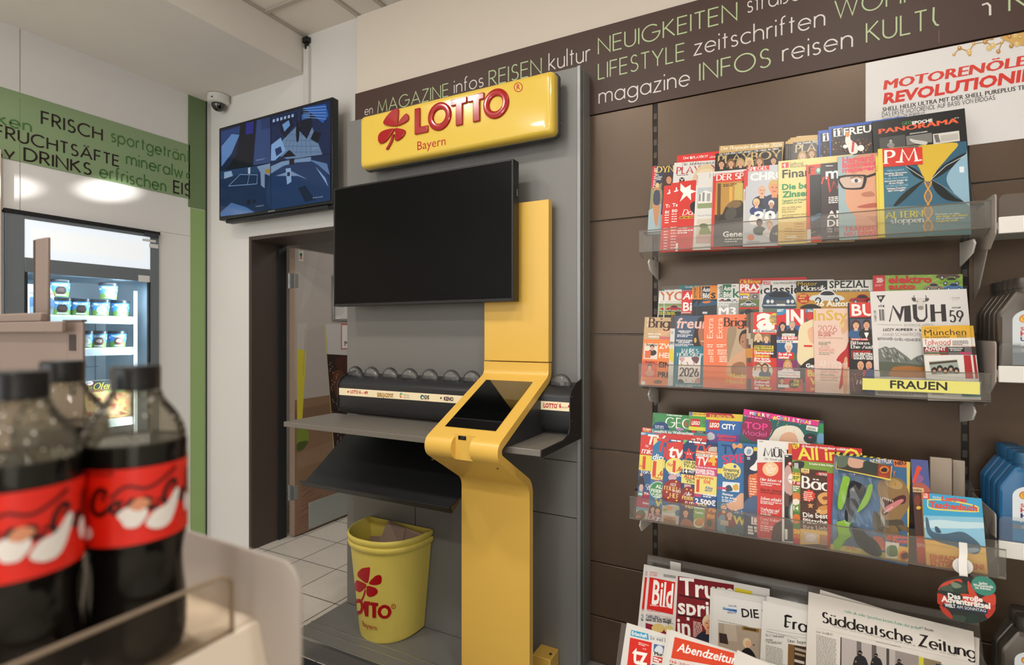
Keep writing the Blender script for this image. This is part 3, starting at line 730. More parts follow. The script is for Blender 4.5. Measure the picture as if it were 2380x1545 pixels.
# door leaf standing open into the back room, printed with drinks on a wooden table
LX0, LX1, LY0, LY1 = -3.14, -3.088, YD + .275, YD + .275 + .885
WOODE = mat('worn_wood_edge', '96806e', .6, noise=.15, nscale=14, stretch=(8, 8, .6))
t = thing('door_1', 'open door leaf printed with drink glasses on a wooden table', 'door', (LX0, LY0, 0))
t['kind'] = 'structure'
MB().box(LX0, LX1 - .001, LY0, LY1, .012, 2.02).build('leaf', WOODE, t, bevel=.002)
D = (660, 520, 170 / 337)
dp = [('F', 'b3aaa4'), ('p', [(58, 120), (230, 130), (300, 300), (300, 440), (58, 500)], 'b9b1ab'), ('p', [(120, 100), (160, 110), (120, 330), (70, 420)], 'bfb8b2'),
      ('p', [(50, 812), (300, 775), (340, 1400), (30, 1500)], '8a6c54'), ('p', [(50, 855), (300, 810), (330, 860), (50, 920)], '7d6049'), ('p', [(60, 1060), (300, 970), (330, 1040), (60, 1130)], '937660'),
      ('p', [(62, 460), (108, 455), (98, 580), (60, 580)], 'c3bdb4'), ('p', [(60, 576), (103, 584), (84, 905), (60, 930)], 'd3c63a'), ('l', [(100, 480), (88, 700)], 4, 'a89e92'),
      ('q', [(62, 930), (100, 935), (116, 980), (95, 1030), (62, 1045)], '7d8f35'), ('q', [(62, 1010), (110, 1000), (92, 1035), (62, 1048)], '4e5a26'),
      ('p', [(186, 462), (300, 458), (300, 620), (196, 620)], 'c9c5c2'), ('p', [(186, 462), (192, 462), (236, 1040), (228, 1040)], 'c8c06a'),
      ('p', [(197, 600), (310, 606), (330, 1050), (232, 1050)], '2a1410'), ('q', [(225, 690), (270, 680), (290, 780), (240, 800)], '5a2f16'), ('q', [(240, 620), (310, 610), (310, 680), (250, 670)], '43200f'),
      ('r', 101, 1218, 148, 1245, '5d7a34'), ('p', [(60, 1240), (300, 1130), (330, 1400), (50, 1480)], '8c6c58')]
rr = random.Random(4)
for k in range(46): dp.append(('e', 206 + rr.random() * 40 + k * .5, 640 + k * 9, 1.5, 2.2, 'd8cdc0'))
for k in range(16): dp.append(('l', [(66 + rr.random() * 30, 1190 + k * 14), (130 + rr.random() * 60, 1150 + k * 14)], 1.6, '7c5238'))
plane_print('picture', (LX1, LY0 + .001, .014), (0, 1, 0), (0, 0, 1), LY1 - LY0 - .002, 2.0, dp, VINYL, t, D)
a_ = atX(660 + 113 * D[2], 520 + 1340 * D[2], LX1); b_ = atX(660 + 290 * D[2], 520 + 1310 * D[2], LX1)
zt = atX(660 + 113 * D[2], 520 + 1285 * D[2], LX1).z; zb = atX(660 + 113 * D[2], 520 + 1408 * D[2], LX1).z
MB().box(LX1, LX1 + .0045, a_.y, LY1 - .06, zb, zt).build('kick_plate', mat('kick_plate', 'a3aaa6', .3, metal=.3), t, bevel=.0015)
hz = [atX(678, 520 + y * D[2], LX1).z for y in (260, 1245)]
for z in hz:
    h = MB().box(LX0 + .006, LX1 + .002, LY0 - .004, LY0 + .03, z - .05, z + .05)
    h.lathe([(.007, -.055), (.007, .055)], LX0 + .004, LY0 - .006, 10, z0=z)
    h.build('hinge', ALU, t, bevel=.001)
plane_print('sticker', (LX1 + .001, 0, 0), (0, 1, 0), (0, 0, 1), 9, 9, [('r', 68, 120, 89, 170, 'e6e2da'), ('e', 78, 142, 6, 9, '2f5a3a'), ('e', 78, 124, 2, 3, '2f5a3a'), ('r', 73, 155, 78, 163, 'b0332c'), ('r', 80, 155, 84, 163, 'b0332c'), ('e', 78, 152, 4, 3, 'a03028')], VINYL, t, D)
# framed notice and warning card on the door
Y0 = atX(660 + 222 * D[2], 800, LX1).y
zt = atX(660 + 230 * D[2], 520 + 238 * D[2], LX1).z; zb = atX(660 + 230 * D[2], 520 + 446 * D[2], LX1).z
W_ = .3
f = MB()
for q in ((Y0, Y0 + .02, zb, zt), (Y0 + W_ - .02, Y0 + W_, zb, zt), (Y0 + .02, Y0 + W_ - .02, zb, zb + .02), (Y0 + .02, Y0 + W_ - .02, zt - .02, zt)): f.box(LX1 + .001, LX1 + .012, *q)
nf = f.build('notice_frame', ALU, t, bevel=.003)
plane_print('notice', (LX1 + .004, Y0 + .02, zb + .02), (0, 1, 0), (0, 0, 1), W_ - .04, zt - zb - .04, [('F', 'd8d6d2'), ('b', 236, 330, 276, 12, 8, 2.2, '8f8d89')], NEWS, t, D)
zt = atX(660 + 263 * D[2], 520 + 460 * D[2], LX1).z; zb = atX(660 + 266 * D[2], 520 + 578 * D[2], LX1).z; y0 = atX(660 + 263 * D[2], 800, LX1).y
plane_print('warning_card', (LX1 + .001, y0, zb), (0, 1, 0), (0, 0, 1), .2, zt - zb, [('F', 'b8352e'), ('r', 267, 466, 420, 574, 'e6e3de'), ('t', 'Mitarbeiter', 279, 562, 22, '1a1a1a', None, 'b')], VINYL, t, D)
# ------------------------------------------------------------------ lottery stand
GREYL = mat('grey_laminate', '7a7976', .42, metal=.1, noise=.03, nscale=60, stretch=(1, 1, 1))
GREYE = mat('grey_laminate_edge', '8d908f', .35, metal=.4)
DARKG = mat('dark_grey_metal', '2b2c2f', .42, noise=.04, nscale=30)
TRAYM = mat('black_tray_metal', '16171a', .38)
YEL = mat('yellow_lacquer', 'e9bd58', .33, spec=.5)
KX0, KX1, KY, KY2, KZ0, KZ1 = -1.97, -.746, 1.99, 2.1, .09, 2.472
st = thing('lottery_stand', 'tall grey lottery stand with counter and sloped black tray against the wall', 'kiosk', ((KX0 + KX1) / 2, KY, 0))
MB().box(KX0, KX1, KY, KY2, KZ0, KZ1).build('back_panel', GREYL, st, bevel=.004)
g = MB()
zs = [atY(1290, 1068, KY).z, atY(1290, 1196, KY).z]
for z, x0 in ((zs[0], -.9), (zs[1], KX0)): g.box(x0, KX1, KY - .0006, KY, z - .0016, z + .0016)
xv = atY(965, 1300, KY).x
g.box(xv - .0014, xv + .0014, KY - .0006, KY, KZ0, zs[1])
g.build('panel_joints', SEAM, st)
g = MB().box(KX1 - .012, KX1 + .003, KY - .004, KY + .012, KZ0, KZ1).box(KX1, KX1 + .004, KY + .03, KY2, KZ0, KZ1)
g.build('edge_profile', GREYE, st, bevel=.002)
# platform
PY = 1.684
pl = MB().box(-1.99, KX1 + .01, PY, KY2, 0, KZ0).build('platform', GREYL, st, bevel=.004)
g = MB()
for y in (PY + .055, PY + .098): g.box(-1.99, KX1 + .01, y, y + .009, KZ0, KZ0 + .0025)
g.box(-1.992, KX1 + .012, PY - .0015, PY + .006, KZ0 - .012, KZ0 + .001)
g.build('grip_strip', ALU, pl, bevel=.0008)
# counter
MB().box(-1.965, -.742, 1.612, 1.90, 1.022, 1.044).build('counter', mat('counter_laminate', '7f7a73', .36, metal=.1, noise=.04, nscale=70), st, bevel=.002)
# brochure holder
HX0, HX1, HY = -1.905, -.742, 1.872
prof = [(KY, 1.235), (1.915, 1.222), (1.885, 1.205), (HY, 1.19), (HY, 1.085)]
prof += [(HY + .055 * (1 - math.cos(R(a))) + .002, 1.085 - .041 * math.sin(R(a))) for a in range(9, 91, 9)] + [(KY, 1.044)]
hold = MB().prism(prof, 'x', HX0, HX1).build('brochure_holder', DARKG, st, bevel=.0015)
g = MB()
pe = [(KY, 1.25), (1.93, 1.238), (1.88, 1.212), (1.866, 1.19), (1.866, 1.08), (1.85, 1.056), (1.80, 1.044), (1.612, 1.044), (1.612, 1.018), (KY, 1.018)]
g.prism(pe, 'x', HX1, HX1 + .004)
g.build('end_plate', mat('dark_end_plate', '232427', .4), st, bevel=.0015)
g = MB()
pe = [(KY, 1.25), (1.93, 1.238), (1.88, 1.212), (1.866, 1.19), (1.866, 1.085), (1.90, 1.046), (KY, 1.046)]
g.prism(pe, 'x', HX0 - .004, HX0)
g.build('end_plate', mat('dark_end_plate', '232427', .4), st, bevel=.0015)
g = MB()
for (y, z) in ((1.885, 1.19), (1.885, 1.10), (1.94, 1.04)): g.prism([(y + .004 * math.cos(R(a)), z + .004 * math.sin(R(a))) for a in range(0, 360, 30)], 'x', HX1 + .003, HX1 + .0055)
g.build('screws', STEEL, st)
D5 = (640, 800, .32368)
zt, zb = atY(640 + 460 * D5[2], 800 + 312 * D5[2], HY).z, atY(640 + 460 * D5[2], 800 + 362 * D5[2], HY).z
RD = 'b0121c'
def clover(P, cx, cy, s, col):
    for a in (45, 135, 225, 315):
        c, d = math.cos(R(a + 12)), math.sin(R(a + 12))
        q = []
        for (u, v) in ((0.08, 0), (.5, .42), (.95, .34), (1.05, 0), (.95, -.34), (.5, -.42)): q.append((cx + s * .55 * (u * c - v * d), cy - s * .55 * (u * d + v * c)))
        P.blob(q, col, 3)
    P.line([(cx, cy), (cx - s * .1, cy + s * .4), (cx - s * .35, cy + s * .75)], s * .12, col)
def strip_art(P):
    clover(P, 524, 340, 13, RD)
    P.text('LOTTO', 540, 350, 21, RD, 597, 'k'); P.text('6', 602, 353, 21, RD, 614, 'k'); P.text('aus', 616, 353, 12, '6a4a40', 637, 'r'); P.text('49', 639, 357, 21, RD, 664, 'k')
    P.text('EUROJACKPOT', 733, 374, 26, '2a1c10', 848, 'k'); P.text('EUROJACKPOT', 735, 371, 20, 'c8932a', 846, 'b')
    for k, c in enumerate(('c83a3a', 'd88a3a', '3a9a6a', '3a8ac0', '8ab83a')): P.ell(897 + 8 * math.cos(k * .9 + 2) + 8, 366 + 13 * math.sin(k * .9 + 2), 5, 6, c)
    P.text('Glücks', 921, 367, 10, '5a5a58', 962, 'r'); P.text('Spirale', 921, 383, 10, '5a5a58', 963, 'r')
    P.ell(1056, 379, 14, 17, '1d5a68'); P.ell(1058, 382, 7, 9, 'e8dcc4'); P.text('DS', 1073, 390, 24, '1a1a1a', 1106, 'k'); P.text('Dieter Rabe', 1073, 399, 6, '5a5a58', 1108, 'r')
    clover(P, 1190, 385, 13, '40253f'); P.text('KENO', 1211, 402, 26, '3a2030', 1280, 'k')
    clover(P, 1560, 420, 13, RD)
plane_print('light_strip', (HX0 + .004, HY - .001, zb), (1, 0, 0), (0, 0, 1), .86, zt - zb, [('F', 'ead9b4')], LIT, st, D5, fn=strip_art)
def strip_art2(P):
    P.text('LOTTO', 1926, 452, 30, RD, 2024, 'k'); P.ell(2029, 428, 4, 4, RD, 10); P.text('6', 2037, 455, 30, RD, 2054, 'k'); P.text('aus', 2057, 457, 16, '6a4a40', 2096, 'r'); P.text('49', 2099, 460, 30, RD, 2139, 'k')
plane_print('light_strip', (-.87, HY - .001, zb), (1, 0, 0), (0, 0, 1), HX1 + .87, zt - zb, [('F', 'ead9b4')], LIT, st, D5, fn=strip_art2)
CLR = clear_mat('clear_plastic', haze=.05, rough=.05)
dome0 = None
for cx in (575, 692, 825, 965, 1110, 1265, 1412):
    p = atY(640 + cx * D5[2], 800 + 290 * D5[2], 1.93)
    m = MB(); r = .043
    rows = [[(r * math.cos(R(t)) * math.cos(R(f)), r * .55 * math.sin(R(t)) * math.cos(R(f)), r * math.sin(R(f))) for t in range(0, 360, 15)] for f in range(0, 86, 12)]
    if dome0 is None:
        m.grid(rows, closed=True); dome0 = m.build('clear_dome', CLR, hold, smooth=True, world=False); d = dome0
    else: d = dome0.copy(); C.objects.link(d)
    d.location = p - wloc(hold); d.location.z = 1.228
    if cx == 1412:
        for xx in (-.80,):
            d2 = dome0.copy(); C.objects.link(d2); d2.location = (xx - wloc(hold).x, d.location.y, 1.228)
# sloped tray under the counter
TX0, TX1 = -1.95, -1.148
tr = sheet([(1.985, .965), (1.965, .935), (1.70, .752), (1.683, .775)], .004)
tray = MB().prism(tr, 'x', TX0, TX1).build('tray', TRAYM, st, bevel=.001)
MB().prism([(1.70, .752), (1.683, .775), (1.75, .795)], 'x', TX1, TX1 + .003).build('tray_end', TRAYM, st)

# ------------------------------------------------------------------ yellow touch terminal
te = thing('touch_terminal', 'yellow self service terminal with slanted touch screen in front of the grey stand', 'terminal', (-1.0, 1.9, KZ0))
XA, XB = -1.145, -.853
FRONT = 1.93
up = MB().box(XA, XB, FRONT, FRONT + .036, 1.314, 1.95).build('upper_column', YEL, te, bevel=.003)
MB().box(XA + .03, XB - .03, FRONT + .036, KY, 1.33, 1.9).build('column_mount', DARKG, te)
prof = round_poly([(FRONT, 1.311), (FRONT, 1.262), (1.524, 1.062), (1.524, 1.012), (1.76, .868), (1.76, KZ0)], [0, .03, .05, .06, .05, 0], 8, closed=False)
prof = prof[::-1]
sec = sheet(prof, -.028)
low = MB().prism(sec, 'x', XA, XB)
tmp = low.build('lower_housing', YEL, te, smooth=False)
# scanner notch cut into the rounded nose
nx0, nx1 = atY(1044, 1040, 1.53).x, atY(1096, 1040, 1.53).x
cut = MB()
cut.prism([(nx0, 1.40), (nx1, 1.40), (nx1 - .006, 1.551), (nx0 + .012, 1.551)], 'z', .985, 1.084)
co = cut.build('cutter', YEL)
bo = tmp.modifiers.new('notch', 'BOOLEAN'); bo.object = co; bo.operation = 'DIFFERENCE'; bo.solver = 'EXACT'
bpy.context.view_layer.update()
dg = bpy.context.evaluated_depsgraph_get()
nm = bpy.data.meshes.new_from_object(tmp.evaluated_get(dg))
tmp.modifiers.clear(); tmp.data = nm; nm.name = 'lower_housing'
bpy.data.objects.remove(co)
b = tmp.modifiers.new('bevel', 'BEVEL'); b.width = .0035; b.segments = 2; b.limit_method = 'ANGLE'; b.angle_limit = R(40)
nm.polygons.foreach_set('use_smooth', [True] * len(nm.polygons)); nm.set_sharp_from_angle(angle=R(35))
MB().box(nx0 + .004, nx1 - .004, 1.5505, 1.556, 1.0, 1.08).build('scanner_recess', YEL, te)
w0, w1 = atY(1065, 1012, 1.549), atY(1083, 1023, 1.549)
sc_ = MB().box(w0.x, w1.x, 1.5485, 1.5505, w1.z, w0.z).build('scanner_window', BLACKG, te, bevel=.001)
MB().box(w0.x + .009, w1.x - .004, 1.5478, 1.5485, (w0.z + w1.z) / 2 - .003, (w0.z + w1.z) / 2 + .004).build('lens', mat('scanner_lens', '3a3a42', .1), sc_)
# screen on the slanted face
S0, S1 = Vector((0, FRONT, 1.262)), Vector((0, 1.524, 1.062))
d = (S0 - S1).normalized(); nrm = Vector((0, -d.z, d.y))
cr = [hit(x, y, S1, nrm) for x, y in ((1137, 884), (1246, 888), (1145, 1000), (1027, 990))]
xs0, xs1 = (cr[0].x + cr[3].x) / 2, (cr[1].x + cr[2].x) / 2
v0 = min((cr[2] - S1).dot(d), (cr[3] - S1).dot(d)); v1 = ((cr[0] - S1).dot(d) + (cr[1] - S1).dot(d)) / 2
def SL(x, v, l): return tuple(Vector((x, 0, 0)) + S1 + d * v + nrm * l)
m = MB(); m.add([SL(xs0, v0, .0004), SL(xs1, v0, .0004), SL(xs1, v1, .0004), SL(xs0, v1, .0004), SL(xs0, v0, .002), SL(xs1, v0, .002), SL(xs1, v1, .002), SL(xs0, v1, .002)],
                [(0, 3, 2, 1), (4, 5, 6, 7), (0, 1, 5, 4), (1, 2, 6, 5), (2, 3, 7, 6), (3, 0, 4, 7)])
m.build('touch_screen', mat('touch_glass', '08090a', .03, spec=.6, coat=1), te)
side = [(KY, 1.235), (1.93, 1.228), (1.60, 1.066), (1.585, 1.045), (KY, 1.045)]
MB().prism(side, 'x', XA + .02, XB - .006).build('inner_casing', DARKG, te, bevel=.002)
MB().box(XB - .06, XB + .018, 1.905, KY, KZ0, .172).build('foot_bracket', YEL, te, bevel=.003)
g = MB()
p = atY(1265, 1530, 1.86)
g.lathe([(.0055, .172), (.0055, .1755), (.003, .1765)], XB + .004, 1.94, 14)
for (x, y) in ((1010, 1066), (1161, 1086)):
    q = atY(x, y, 1.60); g.prism([(q.x + .0035 * math.cos(R(a)), q.z + .0035 * math.sin(R(a))) for a in range(0, 360, 40)], 'y', 1.585, 1.60)
g.build('screws', STEEL, te)

# ------------------------------------------------------------------ television on the stand
TY = 1.86
tv = thing('television', 'large switched-off black television on the grey lottery stand', 'television', (-1.45, TY, 1.552))
x0, x1, z0, z1 = -1.926, -.972, 1.552, 2.106
MB().box(x0, x1, TY + .002, TY + .05, z0, z1).build('casing', BLACK, tv, bevel=.003)
f = MB()
for q in ((x0, x0 + .008, z0, z1), (x1 - .008, x1, z0, z1), (x0 + .008, x1 - .008, z0, z0 + .012), (x0 + .008, x1 - .008, z1 - .008, z1)): f.box(q[0], q[1], TY, TY + .004, q[2], q[3])
f.build('bezel', BLACK, tv, bevel=.001)
MB().box(x0 + .008, x1 - .008, TY + .0012, TY + .0022, z0 + .012, z1 - .008).build('screen', mat('tv_screen', '070708', .25, spec=.12), tv)
MB().box(x0 + .3, x1 - .3, TY + .05, KY, z0 + .12, z1 - .12).build('wall_mount', BLACK, tv)
zt, zb = atY(1197, 438, TY + .03).z, atY(1197, 462, TY + .03).z
lab = MB().box(x1, x1 + .0015, TY + .022, TY + .04, zb, zt).build('maker_label', mat('label_black', '1c1c1c', .5), tv)
m = Print(zt - zb, .018); m.text('INTENVE', .004, .005, .008, 'c8c8c8', .03, 'b')
m.build('lettering', lambda u, v, l: Vector((x1 + .0016 + l, TY + .022 + .018 - v, zt - u)) - wloc(lab), VINYL, lab)

# ------------------------------------------------------------------ yellow sign
SGY = 1.88
sg = thing('lottery_sign', 'yellow cushion shaped sign with red clover and raised red letters above the television', 'sign', (-1.3, SGY, 2.185))
sx0, sx1, sz0, sz1 = -1.786, -.812, 2.186, 2.428
SYEL = mat('sign_yellow', 'e0bf4c', .2, spec=.5, coat=.35)
SRED = mat('sign_red', 'a3000f', .16, spec=.5, coat=.4)
rows = []
def rrect(ins, y, r):
    a, b_, c, d_ = sx0 + ins, sx1 - ins, sz0 + ins, sz1 - ins
    return [(x, y, z) for x, z in round_poly([(a, c), (b_, c), (b_, d_), (a, d_)], r, 6)]
for k in range(9):
    t_ = R(90 * k / 8)
    rows.append(rrect(.022 * (1 - math.cos(t_)) ** 1.0, SGY + .026 - .026 * math.sin(t_), .02))
m = MB(); m.grid([rrect(0, SGY + .05, .02)] + rows, closed=True)
n0 = len(m.v) - len(rows[-1]); m.f.append(tuple(range(n0, len(m.v)))); m.m.append(0)
face = m.build('sign_face', SYEL, sg, smooth=True)
MB().prism([(x, z) for x, _, z in rrect(-.005, 0, .022)], 'y', SGY + .045, SGY + .064).build('sign_box', mat('sign_box_grey', '2c3032', .4), sg, bevel=.002)
MB().box(sx0 + .1, sx1 - .1, SGY + .064, KY, sz0 + .04, sz1 - .04).build('bracket', DARKG, sg)
g = MB()
for z in (sz0 + .05, sz1 - .05): g.prism([(SGY + .055 + .004 * math.cos(R(a)), z + .004 * math.sin(R(a))) for a in range(0, 360, 40)], 'x', sx1 + .006, sx1 + .0085)
for x in (-1.6, -1.2, -.9): g.prism([(x + .004 * math.cos(R(a)), SGY + .055 + .004 * math.sin(R(a))) for a in range(0, 360, 40)], 'z', sz0 - .0085, sz0 - .006)
g.build('screws', STEEL, sg)
DS = (760, 140, .2353)
def suv(x, y): p = atY(DS[0] + x * DS[2], DS[1] + y * DS[2], SGY); return (p.x, p.z)
def raised(name, polys, parent, h=.009, material=SRED, bev=.0035):
    m = MB()
    for p in polys: m.prism(p, 'y', SGY - h, SGY + .001)
    return m.build(name, material, parent, bevel=bev, seg=3)
LEAVES = [[(713, 487), (690, 483), (650, 505), (605, 550), (572, 600), (566, 625), (585, 645), (640, 655), (690, 655), (705, 640), (712, 560)],
          [(705, 650), (720, 615), (750, 570), (788, 533), (807, 540), (815, 575), (803, 602), (760, 630)],
          [(675, 680), (600, 687), (545, 710), (517, 745), (513, 790), (525, 820), (545, 827), (590, 805), (637, 745)],
          [(680, 675), (740, 680), (775, 693), (780, 718), (762, 755), (720, 790), (690, 800), (678, 780), (683, 720)]]
STEM = [(672, 735), (657, 738), (640, 785), (615, 840), (592, 880), (605, 888), (630, 850), (655, 800)]
lv = raised('clover_leaf', [[suv(*p) for p in smooth_closed(LEAVES[0], 3)]], sg)
for L_ in LEAVES[1:]: raised('clover_leaf', [[suv(*p) for p in smooth_closed(L_, 3)]], sg)
raised('clover_stem', [[suv(*p) for p in smooth_closed(STEM, 2)]], sg)
zb_, zt_ = suv(884, 738)[1], suv(900, 478)[1]
X_ = lambda x, y: suv(x, y)[0]
H_ = zt_ - zb_
lx0, lx1 = X_(874, 600), X_(1006, 680)
raised('letter', [[(lx0, zb_), (lx1, zb_), (lx1, zb_ + H_ * .26), (lx0 + .029, zb_ + H_ * .26), (lx0 + .029, zt_), (lx0, zt_)]], sg)
def ring_letter(x0, x1):
    cx, cz, rx, rz = (x0 + x1) / 2, (zb_ + zt_) / 2, (x1 - x0) / 2, H_ * .53; k = .53; m = MB()
    n = 48; rows = []
    h = .009
    for fr, y in ((0., SGY + .001), (0., SGY - h * .55), (.08, SGY - h * .9), (.25, SGY - h), (.75, SGY - h), (.92, SGY - h * .9), (1., SGY - h * .55), (1., SGY + .001)):
        a, b_ = rx * (1 - fr * (1 - k)), rz * (1 - fr * (1 - k * .95))
        rows.append([(cx + a * math.cos(2 * math.pi * i / n), y, cz + b_ * math.sin(2 * math.pi * i / n)) for i in range(n)])
    m.grid(rows, closed=True)
    return m.build('letter', SRED, sg, smooth=True)
ring_letter(X_(1004, 560), X_(1232, 550))
for (a, b_, s0, s1) in ((1230, 1389, 1280, 1346), (1396, 1560, 1449, 1517)):
    xa, xb, xs, xe = X_(a, 420), X_(b_, 380), X_(s0, 600), X_(s1, 560)
    raised('letter', [[(xa, zt_), (xa, zt_ - H_ * .24), (xs, zt_ - H_ * .24), (xs, zb_), (xe, zb_), (xe, zt_ - H_ * .24), (xb, zt_ - H_ * .24), (xb, zt_)]], sg)
ring_letter(X_(1549, 430), X_(1802, 410))
its = [('t', 'Bayern', 893, 889, 84, RD, 1172, 'r')]
def rmark(P):
    P.ell(1890, 267, 44, 48, RD); P.ell(1890, 267, 36, 40, 'dcb93e'); P.text('R', 1874, 292, 50, RD, 1908, 'b')
plane_print('lettering', (sx0, SGY, sz0), (1, 0, 0), (0, 0, 1), sx1 - sx0, sz1 - sz0, its, VINYL, sg, DS, fn=rmark, lift=.0006)

# ------------------------------------------------------------------ two nested yellow bins
BYEL = mat('bin_yellow_plastic', 'e4d268', .4, spec=.4)
BX, BYB = -1.632, KY - .006
def dshape(w, dep, n=28):
    """half round outline: flat back on the wall, bulging front"""
    pts = [(-w / 2, 0), (-w / 2, -.028)]
    for k in range(1, n):
        t = math.pi * k / n
        c, s = math.cos(t), math.sin(t)
        pts.append((-w / 2 * math.copysign(abs(c) ** .86, c), -.028 - (dep - .028) * abs(s) ** .86))
    return pts + [(w / 2, -.028), (w / 2, 0)]
BZ0, BH = KZ0 + .0015, .425
def bsec(f): return .278 + .085 * f, .195 + .04 * f
def bin_obj(name, label, lift, top, parent_loc):
    t = thing(name, label, 'waste bin', parent_loc)
    m = MB(); rows = []
    def ring(f, grow=0., z=None):
        w, dp = bsec(f); z = BZ0 + lift + BH * f if z is None else z
        b_ = BYB - lift * .1 + min(0, grow)
        return [(BX + x, b_ + y, z) for x, y in dshape(w + 2 * grow, dp + grow)]
    rows = [ring(0, -.008), ring(.012, -.002), ring(.03), ring(.5), ring(.93), ring(.93, .003), ring(.955, .009), ring(.985, .010), ring(1.0, .007), ring(1.0, .001), ring(.97, -.0018), ring(.5, -.0018), ring(.03, -.0018)]
    m.grid(rows, closed=True)
    k = len(rows[0]); m.f.append(tuple(range(k))[::-1]); m.m.append(0)
    m.f.append(tuple(range(len(m.v) - k, len(m.v)))); m.m.append(0)
    o = m.build('tub', BYEL, t, smooth=True)
    return t, o
b1, tub1 = bin_obj('waste_bin', 'yellow half-round bin printed with red clover standing on the grey platform', 0, 0, (BX, BYB - .1, BZ0))
b2_, tub2 = bin_obj('waste_bin', 'yellow half-round bin nested inside the printed bin, holding cardboard', .03, 0, (BX, BYB - .1, BZ0 + .03))
DB = (640, 1150, .31933)
out0 = dshape(1, 1)
def bsurf(s, f):
    w, dp = bsec(f); pts = dshape(w, dp, 64)
    q = s * (len(pts) - 1); i = min(int(q), len(pts) - 2); t = q - i
    return Vector((BX + pts[i][0] * (1 - t) + pts[i + 1][0] * t, BYB + pts[i][1] * (1 - t) + pts[i + 1][1] * t, BZ0 + BH * f))
SS, FF = np.linspace(.02, .98, 400), np.linspace(.02, .93, 300)
W0, D0 = bsec(0); W1, D1 = bsec(1)
p0 = np.array(dshape(W0, D0, 64)); p1 = np.array(dshape(W1, D1, 64)); qi = np.linspace(0, len(p0) - 1, 400)
def ipl(p): return np.stack([np.interp(qi * .96 + .02 * (len(p) - 1), np.arange(len(p)), p[:, k]) for k in (0, 1)], 1)
p0, p1 = ipl(p0), ipl(p1)
GX = BX + p0[:, None, 0] + (p1 - p0)[:, None, 0] * FF[None]; GY = BYB + p0[:, None, 1] + (p1 - p0)[:, None, 1] * FF[None]; GZ = BZ0 + BH * FF[None] + 0 * GX
rr_, ff_ = GX * CY_ + GY * SY_, -GX * SY_ + GY * CY_
PXg, PYg = CX + FPX * rr_ / ff_, CY - FPX * (GZ - CAMZ) / ff_
front = (np.arange(400) > 60)[:, None] & (np.arange(400) < 330)[:, None]
def bin_uv(x, y):
    e = np.where(front, (PXg - x) ** 2 + (PYg - y) ** 2, 1e9); i, j = np.unravel_index(np.argmin(e), e.shape)
    return (float(i) / 399 * .96 + .02) * ARC, float(FF[j]) * BH
ARC = float(np.sum(np.linalg.norm(np.diff(np.array(dshape(*bsec(.5), 64)), axis=0), axis=1)))
P = Print(ARC, BH, bin_uv, DB)
BR = 'b30a16'
for L_ in ([(690, 530), (670, 527), (630, 535), (602, 562), (600, 590), (625, 615), (668, 642), (682, 600)],
           [(682, 645), (700, 615), (735, 585), (768, 585), (775, 615), (765, 645), (720, 655)],
           [(665, 655), (625, 630), (592, 620), (584, 650), (592, 690), (612, 706), (640, 690)],
           [(672, 660), (720, 672), (745, 692), (742, 715), (715, 735), (685, 740), (666, 725), (665, 690)]):
    P.blob(L_, BR, 3)
P.blob([(660, 690), (652, 688), (640, 730), (624, 765), (632, 770), (650, 735)], BR, 3)
P.ell(612, 812, 30, 58, BR); P.ell(612, 812, 13, 30, 'e4d268')
P.poly([(650, 770), (692, 774), (692, 800), (682, 799), (678, 884), (655, 880), (655, 797), (640, 795)], BR)
P.poly([(695, 776), (750, 784), (748, 808), (735, 807), (735, 893), (708, 890), (708, 803), (694, 801)], BR)
P.ell(797, 848, 50, 50, BR); P.ell(797, 849, 25, 28, 'e4d268')
P.ell(862, 808, 17, 17, BR); P.ell(862, 808, 13, 13, 'e4d268'); P.text('R', 855, 817, 18, BR, 870, 'b')
P.blob([(590, 775), (598, 790), (596, 850), (588, 835)], BR, 3)
P.text('Bayern', 640, 948, 56, BR, None, 'r', uvh=.0225)
P.refine(.006); P.EPS = .0002
P.build('clover_print', lambda u, v, l: (lambda p: Vector((p.x + (p.x - BX) / .3 * (l + .0006), p.y - l - .0006, p.z)))(bsurf(u / ARC, v / BH)) - wloc(b1), VINYL, b1)
# cardboard piece
CB = mat('brown_cardboard', '9b8271', .75, noise=.05, nscale=9)
t = thing('cardboard_piece', 'flattened brown cardboard box pushed into the upper yellow bin', 'cardboard', (BX, BYB - .08, .35))
q = [atY(640 + x * DB[2], 1150 + y * DB[2], Y) for x, y, Y in ((823, 180, 1.965), (945, 235, 1.95), (1110, 298, 1.95), (905, 372, 1.84), (742, 366, 1.86))]
a, b_, c, d_, e = q
lo = Vector((0, .03, -.22))
m = MB()
def slab(m, pts, th=.004):
    P_ = [Vector(p) for p in pts]; n = (P_[1] - P_[0]).cross(P_[-1] - P_[0]).normalized() * th
    k = len(P_); m.add(P_ + [p + n for p in P_], [tuple(range(k)), tuple(range(k, 2 * k))[::-1]] + [(i, (i + 1) % k, k + (i + 1) % k, k + i) for i in range(k)])
mid = (d_ + e) / 2
slab(m, [a, b_, d_, e, ]); slab(m, [b_ + Vector((.002, -.001, -.001)), c, (c + d_) / 2 + Vector((.01, 0, -.03)), d_ + Vector((.003, 0, 0))])
m.build('flap', CB, t)
m = MB(); slab(m, [atY(640 + 690 * DB[2], 1150 + 298 * DB[2], 1.94), atY(640 + 770 * DB[2], 1150 + 300 * DB[2], 1.93), atY(640 + 760 * DB[2], 1150 + 400 * DB[2], 1.87), atY(640 + 680 * DB[2], 1150 + 400 * DB[2], 1.88)])
m.build('inner_flap', CB, t)
m = MB(); slab(m, [b_ + Vector((-.002, -.004, -.004)), b_ + Vector((.004, -.004, -.004)), d_ + Vector((.004, -.004, 0)), d_ + Vector((-.002, -.004, 0))], .001)
m.build('torn_edge', mat('torn_paper', 'd8cfc6', .8), t)
